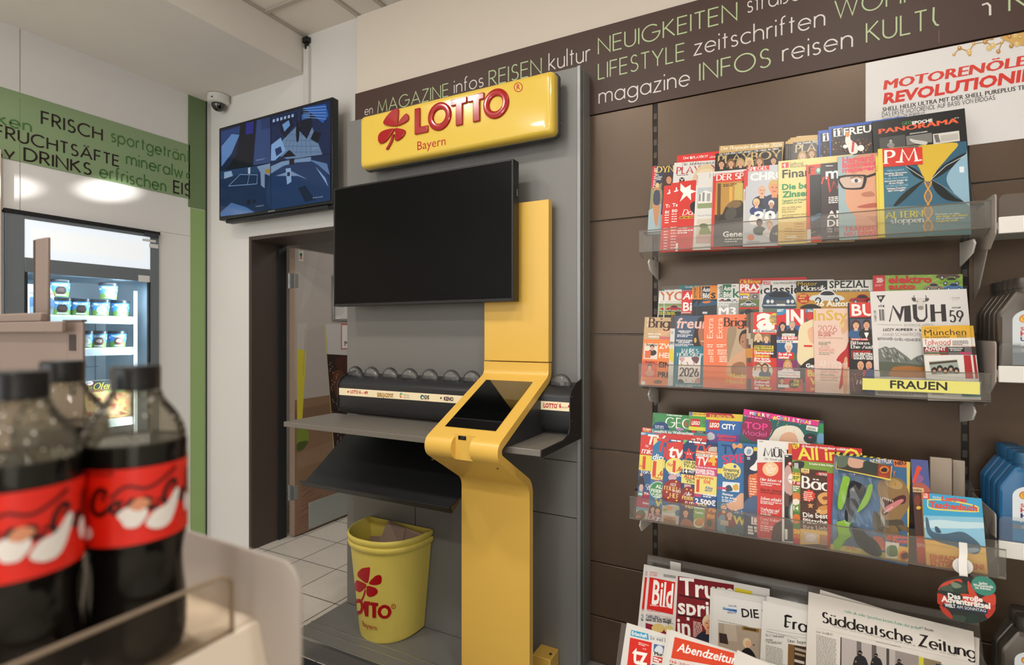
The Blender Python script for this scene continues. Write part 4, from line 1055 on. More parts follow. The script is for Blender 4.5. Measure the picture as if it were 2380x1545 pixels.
# floor mat
MAT_ = mat('charcoal_mat', '2a2a2e', .95, noise=.5, nscale=400, bump=.6, bscale=500)
tag(MB().box(-1.93, 1.2, .2, PY - .012, 0, .009).build('entrance_mat', MAT_, bevel=.003), 'charcoal ribbed floor mat in front of the grey platform', 'floor mat')
# ------------------------------------------------------------------ clear magazine shelves
ACR = clear_mat('clear_acrylic', tint='f8f8f6', haze=.10, hazecol='e8e4de', rough=.06, ior=1.22)
ACR2 = clear_mat('clear_acrylic_floor', tint='f8f8f6', haze=.04, rough=.06, ior=1.06)
ACRE = clear_mat('acrylic_edge', tint='c9bfb4', haze=.35, hazecol='cfc6bb', rough=.1)
FROST = clear_mat('frosted_plastic', tint='e8ddd0', haze=.72, hazecol='f4eae0', rough=.25)
BRKT = mat('white_bracket', 'ebe8e2', .4)
def shelf(label, yf, zf, lip, x0=SX1 - .012, x1=SX2 + .012, zb=None):
    t = thing('acrylic_shelf', label, 'shelf', ((x0 + x1) / 2, yf, zf), 'clear shelves of the magazine rack')
    yb = YW - .02
    prof = [(yf, zf), (yf + .055, zf - .02), (yf + .06, zf + .075), (min(yf + .13, yb - .02), zf + .07), (yb - .004, zf + .17)]
    MB().prism(sheet(prof, .003), 'x', x0, x1).build('tray', ACR2, t)
    MB().box(x0, x1, yf - .003, yf, zf, zf + lip).build('lip', ACR, t)
    g = MB().box(x0, x1, yf - .0035, yf + .0005, zf + lip - .0015, zf + lip + .0012).box(x0, x1, yf - .0035, yf + .0005, zf - .0018, zf + .001)
    g.build('lip_edge', ACRE, t)
    for x in (SX1 + .012, SX2 - .012):
        pr = [(yb, zf - .012), (yf + .05, zf - .022), (yf + .035, zf - .035), (yf + .06, zf - .06), (yb, zf - .085)]
        MB().prism(pr, 'x', x - .0025, x + .0025).build('bracket', BRKT, t, bevel=.001)
    return t
SH = {1: (1.90, 1.715, .073), 2: (1.90, 1.243, .076), 3: (1.78, .812, .072)}
s1 = shelf('clear acrylic shelf holding the top row of magazines', *SH[1])
s2 = shelf('clear acrylic shelf with yellow women sign on its lip', *SH[2])
s3 = shelf('clear acrylic shelf holding television guides below the yellow lip sign', *SH[3])
T4 = (1880, 600, .23300)
a, b_ = atY(1880 + 530 * .233, 600 + 1310 * .233, 1.893), atY(1880 + 1700 * .233, 600 + 1165 * .233, 1.893)
lab = MB().box(a.x, b_.x + .004, 1.8925, 1.8965, a.z - .001, a.z + .036).build('sign_holder', clear_mat('clear_holder', haze=.04), s2)
plane_print('lip_sign', (a.x + .001, 1.892, a.z), (1, 0, 0), (0, 0, 1), b_.x - a.x, .034, [('F', 'e6e07c'), ('t', 'FRAUEN', 810, 1294, 76, '2c2c28', 1380, 'b')], VINYL, s2, T4)
# newspaper rack: two deep clear steps below the magazine shelves
t = thing('newspaper_rack', 'clear stepped newspaper rack at the bottom of the magazine wall', 'rack', (0, 1.6, .2))
yb = YW - .02
t_l = atY(1516, 1291, 2.0)
for nm_, prof in (('upper_step', [(1.70, .30), (1.70, .235), (1.76, .215), (1.99, t_l.z - .03), (2.0, t_l.z)]), ('lower_step', [(1.40, .26), (1.40, .19), (1.46, .17), (1.66, .52)])):
    MB().prism(sheet(prof, .003), 'x', SX1 - .005, SX2 + .01).build(nm_, ACR, t)
MB().box(SX1 - .005, SX2 + .01, 1.996, 2.001, t_l.z - .02, t_l.z + .002).build('back_rail', ACRE, t)
q0, q1 = atY(1558, 1303, 1.99), atY(1583, 1312, 1.99)
MB().box(q0.x, q1.x, 1.985, 1.989, q0.z - .05, q0.z).build('clip', BRKT, t, bevel=.002)
for x in (SX1 + .012, SX2 - .012): MB().prism([(yb, .10), (1.45, .15), (1.45, .13), (yb, .02)], 'x', x - .003, x + .003).build('bracket', BRKT, t)

# ------------------------------------------------------------------ magazines
PAGES = mat('paper_pages', 'cfc8bd', .8, noise=.05, nscale=200)
NPAGES = mat('newsprint_pages', 'c9c3b8', .9)
ROWS = {'1f': (1.922, 1.711, 12, 5), '1b': (1.985, 1.79, 9, 3.5), '2f': (1.922, 1.238, 12, 5), '2b': (1.985, 1.318, 9, 3.5),
        '3f': (1.802, .806, 14, 5), '3b': (1.875, .885, 13, 4), '4b': (1.742, .24, 26, 3), '4f': (1.442, .20, 26, 3)}
GROUPS = {'1': 'magazines on the top shelf', '2': 'magazines on the middle shelf', '3': 'magazines on the lower shelf', '4': 'newspapers in the bottom rack'}
def mag(row, label, T, TL, L2, w, base, items, thk=.004, TR=None, spine=None, dy=0., name=None, cat=None, h=None, fn=None, yaw=None):
    """one magazine leaning in its row; TL and L2 are two photo points on its left edge, items its cover print"""
    Yb, Zb, lam, psi = ROWS[row]; Yb += dy
    if yaw is not None: psi = yaw
    P1, P2 = [(T[0] + p[0] * T[2], T[1] + p[1] * T[2]) for p in (TL, L2)]
    Rz = Matrix.Rotation(R(psi), 3, 'Z')
    U0 = Rz @ Vector((1, 0, 0)); V0 = Rz @ Vector((0, math.sin(R(lam)), math.cos(R(lam)))); N = (Rz @ Vector((0, -math.cos(R(lam)), math.sin(R(lam)))))
    xg = atY(P2[0], P2[1], Yb).x
    O = Vector((xg, Yb, Zb))
    for _ in range(4):
        a, b_ = hit(*P1, O, N), hit(*P2, O, N)
        V = (a - b_).normalized(); s = (a.z - Zb) / V.z
        o2 = a - V * s
        O = Vector((o2.x, Yb, Zb))
    O = o2
    U = V.cross(N)
    if U.dot(U0) < 0: U = -U
    hh = (a - O).length
    if h and hh > h: O = a - V * h; hh = h
    if TR is not None: w = (hit(T[0] + TR[0] * T[2], T[1] + TR[1] * T[2], O, N) - O).dot(U)
    M = Matrix((( U.x, -N.x, V.x, O.x), (U.y, -N.y, V.y, O.y), (U.z, -N.z, V.z, O.z), (0, 0, 0, 1)))
    g = row[0]
    t = thing(name or ('newspaper' if g == '4' else 'magazine'), label, cat or ('newspaper' if g == '4' else 'magazine'), mtx=M, group=GROUPS[g])
    MB().box(.0004, w - .001, .0002, thk, .001, hh - .0012).build('pages', NPAGES if g == '4' else PAGES, t, world=False)
    def to_uv(x, y): p = hit(x, y, O, N) - O; return (p.dot(U), p.dot(V))
    P = Print(w, hh, to_uv, T)
    P.fill(base); P.run(items)
    if fn: fn(P)
    sp = lin(spine or base)
    ex = ([(0, 0, 0), (0, thk, 0), (0, thk, hh), (0, 0, hh)], [(0, 3, 2, 1)], [sp])
    P.build('cover', lambda u, v, l: (u, -l, v), NEWS if g == '4' else PRINT, t, ex)
    return t
W, K = 'f2efe9', '17171a'
A1, A2, A3, A4, A5, A6, A7, A8 = (1440, 240, .25893), (1880, 240, .25893), (1440, 620, .22007), T4, (1440, 930, .24594), (1880, 960, .25240), (1420, 1260, .21008), (1860, 1240, .21849)

# --- top shelf, back row
mag('1b', 'navy magazine with red vertical title strip at the far left of top shelf', A1, (297, 566), (262, 960), .21, '2b3048',
    [('r', 300, 560, 328, 765, 'c9202a'), ('t', 'DYNAMIT', 322, 752, 22, W, 582, 'S', 90), ('t', 'DYNAMIT', 336, 622, 52, 'e8c447', None, 'S'), ('p', [(283, 768), (382, 712), (385, 1290), (240, 1290)], '8a8c62'), ('p', [(262, 960), (380, 900), (380, 1290), (240, 1290)], '9fb5bb'),
     ('q', [(330, 720), (352, 722), (358, 790), (372, 800), (366, 880), (356, 960), (340, 1090), (318, 1090), (302, 960), (296, 900), (310, 850), (305, 800)], 'c48a5f', 3), ('e', 340, 735, 16, 22, 'd9bf8a'), ('q', [(312, 790), (360, 790), (358, 905), (305, 900)], '3a3f56', 3),
     ('q', [(400, 640), (440, 625), (475, 660), (470, 760), (380, 780), (385, 700)], '3b241e', 3), ('e', 443, 690, 24, 34, 'c58a69'), ('p', [(392, 760), (480, 740), (490, 1000), (370, 1000)], '232842'), ('t', "IT'S", 330, 654, 14, W, 352, 'b'), ('t', "A MEN'S", 330, 672, 14, W, 380, 'b'), ('t', 'WORLD', 330, 690, 14, W, 372, 'b')])
mag('1b', 'red special magazine peeking out behind the white magazine of top shelf', A1, (516, 470), (512, 560), .205, 'd8322c',
    [('t', 'Der', 574, 502, 20, W, 622, 'S'), ('e', 641, 490, 9, 11, W), ('l', [(634, 476), (640, 486)], 5, W), ('l', [(648, 474), (643, 486)], 5, W), ('t', 'PLAYBOY', 658, 497, 20, W, 792, 'S'), ('t', 'Adventskalender', 806, 492, 20, W, 940, 's')], thk=.003, dy=.012)
mag('1b', 'white anniversary magazine with red title and blond head on top shelf', A1, (492, 535), (478, 700), .205, 'dcd9d4',
    [('t', 'Die Jubiläumsausgabe', 562, 560, 24, '2a2a2a', 900, 's', 0, .25), ('t', 'PLAYBOY', 514, 634, 58, 'b5202c', None, 'S'), ('b', 514, 650, 660, 1, 8, 6, '444444'), ('e', 560, 690, 24, 26, K), ('l', [(548, 676), (560, 694)], 6, W), ('l', [(572, 676), (560, 694)], 6, W),
     ('q', [(690, 600), (730, 560), (800, 548), (850, 590), (845, 680), (680, 740), (650, 700)], 'd8c398'), ('q', [(705, 620), (760, 590), (840, 600), (840, 700), (720, 720)], 'e4cfae')], thk=.004, dy=.004)
mag('1b', 'gold calendar sheet standing above the black magazine with gold letters', A1, (898, 384), (893, 440), .205, 'c9a86a',
    [('t', 'Der Playmate-Kalender 2026', 914, 420, 30, 'efe6d2', 1450, 'S')], thk=.002, TR=(1476, 352), dy=.012)
PB = [('t', 'Sex-Trends 2026 | Audi Concept C | Die Männer des Jahres', 894, 466, 18, W, 1425, 'S'), ('t', 'PLAYBOY', 888, 540, 66, 'c8ab72', 1436, 'S')]
for k, (x, c) in enumerate(((915, '3a2016'), (1000, '7a5534'), (1085, 'b89a62'), (1165, 'd8c088'), (1255, '8a6038'), (1382, '2a1712'))): PB.append(('f', x, 545 - k * 6, 32, c, 'd2a583', '24201f', True))
mag('1b', 'black magazine with large gold letters and a row of women on top shelf', A1, (862, 452), (855, 600), .21, '1f1c1b', PB, thk=.004, TR=(1458, 402), dy=.004)
for k, x in enumerate((1490, 1512, 1532)):
    mag('1b', ('first', 'second', 'third')[k] + ' gold-topped black magazine edge right of the black magazine with gold letters', A1, (x, 342 - k * 16), (x - 4, 500), .2, '26221f', [('r', x, 300, x + 420, 366, 'c9a86a'), ('r', x + 10, 380, x + 20, 500, '5a534c')], thk=.002, dy=.004 + .0012 * (3 - k), spine='8d7b55')
mag('1b', 'gold calendar sheet above the faded copy left of the blue-edged magazines', A1, (1588, 296), (1584, 350), .205, 'd2b278',
    [('t', 'Der Playmate-Kalender', 1610, 334, 34, 'f0e8d6', None, 'S')], thk=.0015, dy=.008)
mag('1b', 'copy of the women-in-black magazine half hidden by blue-edged magazines', A1, (1556, 352), (1550, 520), .205, '57524a',
    [('t', 'Sex-Trends 2026 | Audi Concept C', 1592, 368, 18, W, 2000, 'S'), ('t', 'PLAYBOY', 1584, 440, 64, 'cfc0a0', None, 'S'), ('f', 1640, 470, 32, 'b89a6a', 'dcc0a0', '9a9084', True), ('f', 1725, 450, 32, '8a6a44', 'd4b08e', '57524a', True)], thk=.003, dy=.004)
FR = lambda X, D_: [('r', X + 22, D_ + 28, X + 600, D_ + 330, '1a1714'), ('p', [(X + 22, D_ + 120), (X + 500, D_ + 100), (X + 500, D_ + 330), (X + 20, D_ + 330)], '2b2019'), ('r', X + 42, D_ + 28, X + 122, D_ + 100, W), ('t', '11', X + 52, D_ + 92, 58, K, X + 112, 'S'), ('t', 'FREUNDE', X + 134, D_ + 86, 62, W, None, 'b')]
def crowd(P, x0, y0, x1, y1, n):
    r = random.Random(3)
    for k in range(n): P.ell(x0 + r.random() * (x1 - x0), y0 + r.random() * (y1 - y0), 7, 9, r.choice(('8a5a3a', '5a3524', 'b98a62', '3a2c28', '6e4a3a')), 8)
mag('1b', 'blue-edged football magazine, left copy behind its twin on top shelf', A2, (83, 248), (86, 440), .205, '1f55b8', FR(83, 244), thk=.003, dy=.002, fn=lambda P: crowd(P, 108, 350, 240, 510, 40))
mag('1b', 'blue-edged football magazine showing a player lifting a trophy', A2, (178, 212), (184, 440), .205, '1f55b8', FR(178, 203), thk=.004, dy=.0,
    fn=lambda P: (crowd(P, 205, 320, 560, 440, 70), P.blob([(330, 300), (350, 270), (370, 280), (375, 330), (420, 360), (440, 400), (430, 450), (370, 455), (345, 390), (325, 350)], 'e8e2dc', 3), P.ell(346, 282, 18, 24, 'd88a3a'), P.poly([(388, 345), (410, 350), (400, 440), (380, 440)], 'c8402e'), P.ell(325, 392, 20, 18, 'f8f4ec'), P.ell(465, 405, 30, 28, 'f8f4ec')))
mag('1b', 'large black history magazine with orange title at the right of top shelf', A2, (568, 168), (580, 380), .23, '141416',
    [('t', 'GEO', 840, 194, 26, '63b56a', 920, 's'), ('t', 'EPOCHE', 928, 190, 26, W, 1112, 'k'), ('t', 'PANORAMA', 626, 276, 43, 'e8623a', 1354, 'k'), ('t', 'GESCHICHTE IN BILDERN', 904, 280, 10, W, 1066, 'b'), ('t', 'NR. 20', 1306, 138, 9, W, 1346, 'b'),
     ('r', 632, 312, 864, 420, '4a4a48'), ('f', 735, 335, 18, '2a2a2a', 'b0aeaa', '8c8a88'), ('r', 872, 296, 1104, 380, '7a7874'), ('q', [(905, 318), (960, 330), (1060, 345), (1040, 375), (930, 350)], 'cfccc6', 3), ('r', 1112, 278, 1350, 370, 'd8d4cc'), ('p', [(1120, 285), (1160, 280), (1180, 350), (1140, 352)], '6a6864'), ('r', 1180, 290, 1340, 345, 'bdb9b1')],
    thk=.009, TR=(1402, 88), dy=-.004)
# --- top shelf, front row
for k, (x, y, xb) in enumerate(((400, 740, 355), (462, 716, 420))):
    mag('1f', ('outer left', 'second')[k] + ' copy of the narrow red test magazine on top shelf', A1, (x, y), (xb, 1395), .205, 'd13a30',
        [('l', [(x + 28, 812 - 20 * k), (x + 66, 800 - 20 * k)], 12, W), ('l', [(x + 48, 775 - 20 * k), (x + 48, 812 - 20 * k)], 10, W), ('t', 'Test', x + 10, 938 - k * 10, 30, W, None, 'b'), ('t', 'so', x + 6, 990 - 12 * k, 36, W, None, 'b'), ('b', x + 4, 1010 - 10 * k, x + 200, 4, 22, 9, 'f0d8d0'), ('b', x - 4, 1130 - 10 * k, x + 200, 8, 26, 9, 'f0d8d0')], thk=.002, dy=.0015 * (1 - k) + .001)
mag('1f', 'red magazine with a big white star on its cover', A1, (530, 702), (500, 1362), .21, 'cf322a',
    [('p', [(546, 748), (548, 718), (590, 758), (640, 730), (636, 772), (690, 790), (640, 810), (642, 872), (602, 828), (540, 884), (572, 808), (544, 782)], W), ('r', 520, 700, 530, 1300, 'e0564a'), ('t', 'Das', 566, 1004, 48, W, None, 's', 0, .25), ('r', 538, 1018, 760, 1038, 'd8c23a'), ('b', 540, 1034, 750, 1, 20, 11, '7a3020'), ('q', [(640, 900), (700, 880), (700, 1000), (640, 960)], '1f1f28'), ('t', 'WIR HABEN', 525, 1128, 16, W, 605, 'b'), ('r', 505, 1255, 525, 1360, W), ('b', 520, 1150, 660, 2, 20, 10, W)], thk=.003)
mag('1f', 'white house magazine with garden pictures left of the red-framed news magazine', A1, (692, 626), (655, 1345), .225, 'd9d7d2',
    [('t', 'H', 810, 670, 40, 'a8a6a2', None, 's'), ('r', 702, 760, 830, 940, 'b6c0c4'), ('p', [(705, 820), (770, 780), (828, 800), (828, 900), (705, 900)], 'e4e0d8'), ('r', 712, 815, 730, 880, '8a8f90'), ('r', 745, 800, 765, 880, '8a8f90'), ('r', 785, 810, 815, 880, '9aa0a0'), ('r', 702, 900, 830, 945, '8d9a70'), ('t', 'Häuser', 700, 730, 20, 'c84a4a', 640, 'r', 90), ('t', 'Haus & Wohnen', 700, 1016, 16, '8a8886', 830, 'r'),
     ('r', 695, 1040, 830, 1260, 'cfc4b2'), ('q', [(715, 1180), (740, 1100), (770, 1090), (800, 1120), (820, 1180)], '7d8a4a'), ('e', 755, 1100, 40, 22, '5a6e3a'), ('r', 690, 1180, 830, 1260, 'c8a8a0')], thk=.004)
mag('1f', 'edge of a second red-framed news magazine left of its twin', A1, (840, 655), (815, 1342), .205, 'c8392c', [], thk=.002)
mag('1f', 'red-framed news magazine with a dark bowed figure in golden light', A1, (862, 634), (828, 1335), .21, 'd23a2c',
    [('t', 'DER SPIEGEL', 872, 692, 50, W, None, 'S'), ('r', 868, 712, 1200, 1282, '39342e'), ('r', 868, 712, 1100, 1000, 'b98a3c'), ('p', [(880, 720), (910, 720), (905, 1000), (875, 1010)], '5c3f1c'), ('p', [(985, 720), (1012, 720), (1012, 900), (985, 900)], 'd8a84a'), ('p', [(1035, 715), (1110, 715), (1110, 900), (1030, 870)], 'c8b058'), ('t', 'GESELLSCHAFT', 940, 722, 9, 'd85a2c', 1036, 'b'), ('b', 930, 735, 1050, 2, 14, 8, '3a2a18'),
     ('q', [(925, 990), (960, 920), (1010, 885), (1060, 870), (1110, 900), (1110, 1090), (890, 1075)], '26241f'), ('q', [(960, 930), (1000, 880), (1060, 868), (1095, 900), (1050, 940)], '7a5f36', 3), ('q', [(968, 950), (1030, 935), (1050, 1000), (990, 1050), (945, 1020)], '4a463e', 3), ('p', [(855, 1060), (1110, 1020), (1110, 1290), (850, 1290)], '45413c'), ('t', 'Generation', 926, 1200, 48, W, None, 'b'), ('b', 945, 1226, 1100, 2, 20, 9, 'cfc8bd')], thk=.004, spine='e8e4dc')
mag('1f', 'edge of a second grey year-review magazine left of its twin', A1, (1114, 604), (1106, 1305), .205, 'c93a2e', [('r', 1112, 770, 1130, 1300, 'c9c6c2'), ('t', 'SPIEGEL', 1128, 870, 8, 'c83a2e', 790, 'b', 90)], thk=.002)
mag('1f', 'grey year-review magazine with red banner and a group of people', A1, (1140, 572), (1116, 1300), .21, 'bfc0c6',
    [('r', 1138, 560, 1345, 614, 'd23a2c'), ('r', 1138, 612, 1154, 745, 'd23a2c'), ('t', 'SPIEGEL', 1156, 606, 30, W, 1326, 'S'), ('t', 'CHRONIK', 1170, 694, 64, 'e9e7e4', None, 'k'), ('f', 1278, 785, 46, '8f7a62', 'd8a98a', '26282e', False, True), ('f', 1390, 760, 58, 'c9a45a', 'd98f60', '2a3350'), ('f', 1228, 895, 32, 'd9c08e', 'ddb293', '2b3c72'), ('f', 1362, 905, 28, 'e0d8d0', 'c99a7a', '2d3b58'), ('t', '20', 1205, 1066, 90, W, 1400, 'k'), ('q', [(1165, 1030), (1200, 1000), (1240, 1040), (1230, 1090), (1170, 1080)], 'e9e4dc', 3), ('f', 1255, 1075, 30, '2a1a14', '6b4530', '2c4436'), ('f', 1345, 1095, 32, 'b08a62', 'd9ad90', 'd8cfc8'), ('e', 1178, 1205, 30, 26, 'd86a2a'), ('q', [(1355, 1150), (1390, 1100), (1440, 1100), (1440, 1240), (1350, 1240)], '22222a', 3), ('t', 'WELT', 1375, 1182, 18, W, 1450, 'S'), ('r', 1140, 1240, 1255, 1258, '9a9a9a')], thk=.004)
mag('1f', 'pale yellow finance magazine with green headline', A1, (1426, 520), (1422, 1268), .21, 'e6d28a',
    [('r', 1456, 534, 1518, 582, 'd2382c'), ('t', '1', 1478, 574, 32, W, 1496, 'k'), ('r', 1464, 552, 1478, 560, W), ('t', 'Stiftung', 1528, 558, 26, '2a2a26', 1648, 'r'), ('t', 'Warentest', 1528, 582, 26, '2a2a26', 1688, 'r'), ('t', 'Finanztest', 1460, 672, 72, '1e1e1c', None, 'b'), ('t', 'Die besten', 1458, 778, 50, '1f8a4e', None, 'k'), ('t', 'Zinsen', 1458, 846, 52, '1f8a4e', None, 'k'), ('t', 'Tagesgeld und Festgeld:', 1458, 884, 17, '1f7a48', 1690, 'b'), ('t', '220 Banken im Test', 1458, 906, 17, '1f7a48', 1640, 'b'), ('t', 'Was sich 2026 ändert', 1458, 946, 16, '4a4436', 1634, 'r'), ('t', 'Neue Aktivrente', 1458, 964, 16, '4a4436', 1590, 'r'), ('t', 'Reiserücktritt', 1458, 984, 16, '4a4436', 1572, 'r'), ('t', 'Jetzt Krankenkasse teurer', 1458, 1012, 16, '4a4436', 1680, 'r'), ('t', 'So wechseln', 1458, 1030, 16, '4a4436', 1560, 'r'), ('r', 1422, 1070, 1690, 1250, 'd8b25c')]
    + [('e', 1518, 1215 - k * 11, 40, 9, ('b8862e', 'e0b860')[k % 2]) for k in range(9)] + [('e', 1610, 1215 - k * 11, 48, 10, ('b8862e', 'e0b860')[k % 2]) for k in range(13)] + [('t', 'FINANZEN', 1500, 1212, 18, W, 1590, 'b')], thk=.005)
mag('1f', 'red magazine with globe behind its black letter on top shelf', A1, (1676, 556), (1682, 1264), .205, 'd8402e',
    [('t', 'F', 1706, 632, 58, '1a1614', 1752, 'S'), ('e', 1790, 605, 32, 32, '3a8a92'), ('q', [(1770, 590), (1790, 580), (1800, 600), (1785, 620), (1770, 612)], 'c9d8b0', 3), ('r', 1706, 645, 1900, 1200, '121215'), ('q', [(1720, 1020), (1800, 985), (1815, 1010), (1730, 1060)], '3f6a8a', 3), ('l', [(1715, 1165), (1760, 1150)], 6, '9a8a6a'), ('r', 1682, 1130, 1716, 1262, 'd8d2ca'), ('l', [(1780, 1200), (1800, 1180)], 6, '9a8a6a')], thk=.003)
mag('1f', 'dark plum business magazine with zigzag red chart line', A1, (1806, 542), (1814, 1270), .21, '3b3034',
    [('t', 'mm', 1850, 678, 96, W, None, 'b'), ('l', [(1850, 563), (1915, 560)], 6, W), ('l', [(1812, 725), (1828, 668), (1868, 660), (1890, 800), (1925, 700), (1950, 760), (2000, 680)], 14, 'd8452f'), ('b', 1876, 850, 1990, 4, 16, 9, W), ('t', 'ANGST VOR', 1864, 1030, 62, W, None, 'b'), ('t', 'DEM', 1864, 1108, 62, W, None, 'b'), ('t', 'Die Tech-Welt', 1864, 1136, 22, 'd8d0cc', None, 's'), ('t', 'vor. Wer', 1864, 1160, 22, 'd8d0cc', None, 's'), ('b', 1866, 1200, 1990, 3, 20, 9, '8a8084')], thk=.004, spine='8a8480')
mag('1f', 'business magazine with close-up face in black glasses', A2, (258, 478), (274, 1248), .215, '9db4b8',
    [('q', [(330, 700), (350, 560), (420, 480), (600, 440), (720, 560), (700, 900), (600, 1080), (500, 1090), (400, 1000), (335, 900)], 'dba283'), ('q', [(345, 560), (420, 470), (560, 440), (640, 440), (640, 520), (500, 560), (400, 640)], 'c98f70', 3), ('r', 440, 1020, 640, 1240, 'c08a70'), ('q', [(420, 1000), (600, 1080), (620, 1250), (470, 1250)], 'd49a7e', 3),
     ('q', [(262, 655), (480, 640), (520, 660), (505, 740), (470, 772), (330, 772), (285, 740)], '1d1c1e', 3), ('q', [(285, 670), (470, 655), (490, 675), (480, 730), (455, 756), (335, 758), (300, 730)], 'cfb5a4', 3), ('l', [(520, 660), (610, 630)], 22, '1d1c1e'), ('e', 425, 695, 46, 18, 'efe2d8'), ('e', 425, 695, 17, 17, '3d4a52'), ('l', [(370, 672), (430, 655), (480, 668)], 10, '7a5844'), ('q', [(470, 810), (560, 790), (590, 830), (500, 840)], 'b97a60', 3), ('q', [(430, 930), (540, 900), (640, 895), (620, 930), (500, 940)], 'b5604e', 3),
     ('t', 'Harvard', 300, 540, 54, 'e0566a', 580, 'k'), ('t', 'Business', 300, 582, 44, 'e0566a', 600, 'k'), ('t', 'manager', 300, 622, 40, 'e0566a', 604, 'k'), ('t', 'TRANSFORMATION', 318, 1150, 38, 'e0455a', None, 'b'), ('t', 'NEU DENKEN', 318, 1190, 30, 'e0455a', None, 'b')], thk=.006, spine='c8d2d2')
mag('1f', 'spine of a yellow science magazine tucked left of the hourglass magazine', A2, (598, 470), (622, 1218), .205, 'e3cf52', [('t', 'P.M.', 618, 606, 14, 'b03022', 560, 'S', 90), ('b', 606, 480, 620, 1, 10, 6, '6a5a20')], thk=.004)
def pm(P):
    gold = 'd6b43a'
    P.blob([(1020, 360), (1330, 355), (1260, 470), (1150, 600), (1100, 690), (1040, 690), (1000, 600), (960, 500)], gold)
    P.blob([(860, 560), (930, 560), (1010, 640), (1030, 680), (1000, 720), (900, 800), (780, 900), (670, 900), (660, 600)], '3f7186', 3)
    P.blob([(880, 560), (960, 590), (1030, 660), (1020, 690), (930, 640)], '10161a', 3); P.blob([(1030, 690), (990, 740), (820, 900), (760, 915), (870, 790)], '15201f', 3)
    P.blob([(1100, 680), (1200, 560), (1415, 440), (1418, 500), (1280, 580), (1180, 650)], '141a1c', 3); P.blob([(1105, 690), (1180, 730), (1320, 850), (1420, 880), (1240, 870), (1130, 780)], '12181a', 3)
    P.blob([(1415, 450), (1300, 560), (1240, 650), (1250, 730), (1350, 850), (1500, 900), (1500, 400)], '8fb4c8', 3); P.rect(1350, 570, 1392, 622, 'dfe8ee')
    P.line([(1100, 680), (1230, 560), (1400, 470)], 5, 'c8d4d8'); P.line([(870, 565), (950, 620), (1028, 670)], 5, 'b8c8cc'); P.line([(1110, 690), (1230, 760), (1370, 860)], 4, '8a9a9c')
    for ph in (0, math.pi):
        P.line([(1070 + 40 * math.cos(k * .35 + ph) * (1 - max(0, .5 - k * .02) * .6), 700 + k * 15) for k in range(0, 31)], 9, 'd99a3a')
    for k in range(30):
        w_ = 38 * math.cos(k * .35)
        if abs(w_) > 8: P.line([(1070 - w_, 702 + k * 15), (1070 + w_, 702 + k * 15)], 4, 'd99a3a')
mag('1f', 'blue science magazine with red title box and golden hourglass', A2, (620, 412), (636, 1218), .22, '2f5f78',
    [('p', [(636, 560), (1480, 560), (1510, 1180), (640, 1225)], '31637c'), ('p', [(660, 930), (1480, 900), (1500, 1200), (660, 1215)], '5d7f86')], thk=.007, TR=(1415, 352), spine='e3cf52',
    fn=lambda P: (pm(P), P.run([('p', [(618, 410), (660, 405), (684, 1215), (636, 1222)], 'e3cf52'), ('r', 728, 376, 1018, 405, 'd6c850'), ('t', 'NEUGIERIG AUF MORGEN', 736, 402, 14, W, 1014, 'k'), ('p', [(658, 408), (1016, 393), (1022, 548), (664, 576)], 'd2382a'), ('t', 'P.M.', 690, 542, 112, W, 1000, 'S'), ('t', 'MEIN KOSMOS', 702, 618, 18, '8fc0d8', 856, 'b'), ('t', 'Künstliche Ökosysteme', 680, 642, 15, W, 880, 'b'), ('t', 'im Großformat', 716, 658, 15, W, 846, 'b'), ('t', 'MUSIK DER STERNE', 674, 690, 17, '8fc0d8', 888, 'b'), ('t', 'Astronomen bringen das', 676, 710, 15, W, 886, 'b'), ('t', 'All zum Klingen', 716, 728, 15, W, 848, 'b'), ('t', 'ATOM-DETEKTIVE', 688, 756, 18, '8fc0d8', 890, 'b'), ('t', 'Nukleare Forensiker', 700, 776, 15, W, 872, 'b'), ('t', 'jagen Schmuggler', 708, 794, 15, W, 862, 'b'),
      ('t', 'ALTERN', 692, 1034, 54, 'd8c83a', 1020, 'S'), ('t', 'stoppen', 736, 1080, 46, 'e8e4da', 1026, 's'), ('t', 'Entscheiden wir selbst,', 1136, 1006, 15, W, 1356, 'r'), ('t', 'wie lange wir leben?', 1138, 1026, 20, 'd8c83a', 1426, 'b'), ('t', 'Was die Wissenschaft über', 1140, 1046, 15, W, 1398, 'r'), ('t', 'Longevity weiß', 1140, 1068, 18, 'd8c83a', 1332, 'b')])))

# --- middle shelf, back row
mag('2b', 'teal magazine strip standing behind the car magazines of middle shelf', A3, (445, 202), (443, 260), .23, '2f7f86', [('r', 440, 196, 630, 240, '6a6258'), ('t', 'Große Winteraktion', 694, 224, 22, W, 960, 'r'), ('e', 1010, 200, 44, 30, 'a02a28')], dy=.013, thk=.002, TR=(1124, 172))
YT = lambda x: [('t', 'YOUNGTIMER', x + 8, 354, 92, 'c9622a', None, 'b'), ('b', x + 6, 246, x + 150, 1, 10, 7, '6a6864'), ('t', 'DIE KULTKLASSIKER', x + 14, 376, 14, '8a8782', None, 'r'), ('r', x, 386, x + 500, 470, '9aa878'), ('r', x, 388, x + 500, 415, '7a8c5a'), ('r', x, 470, x + 500, 600, '23261f'), ('c', x + 100, 440, 150, 'b8202e'), ('b', x + 4, 488, x + 160, 1, 12, 9, 'd8d02f'), ('b', x + 4, 504, x + 160, 1, 12, 9, 'e0d83a')]
mag('2b', 'left copy of the white car magazine with orange letters', A3, (418, 254), (402, 510), .2, 'dedbd5', YT(414), thk=.002, dy=.004)
mag('2b', 'white car magazine with orange letters and a red cabriolet', A3, (476, 238), (462, 512), .2, 'dedbd5', YT(474), thk=.003, dy=.002)
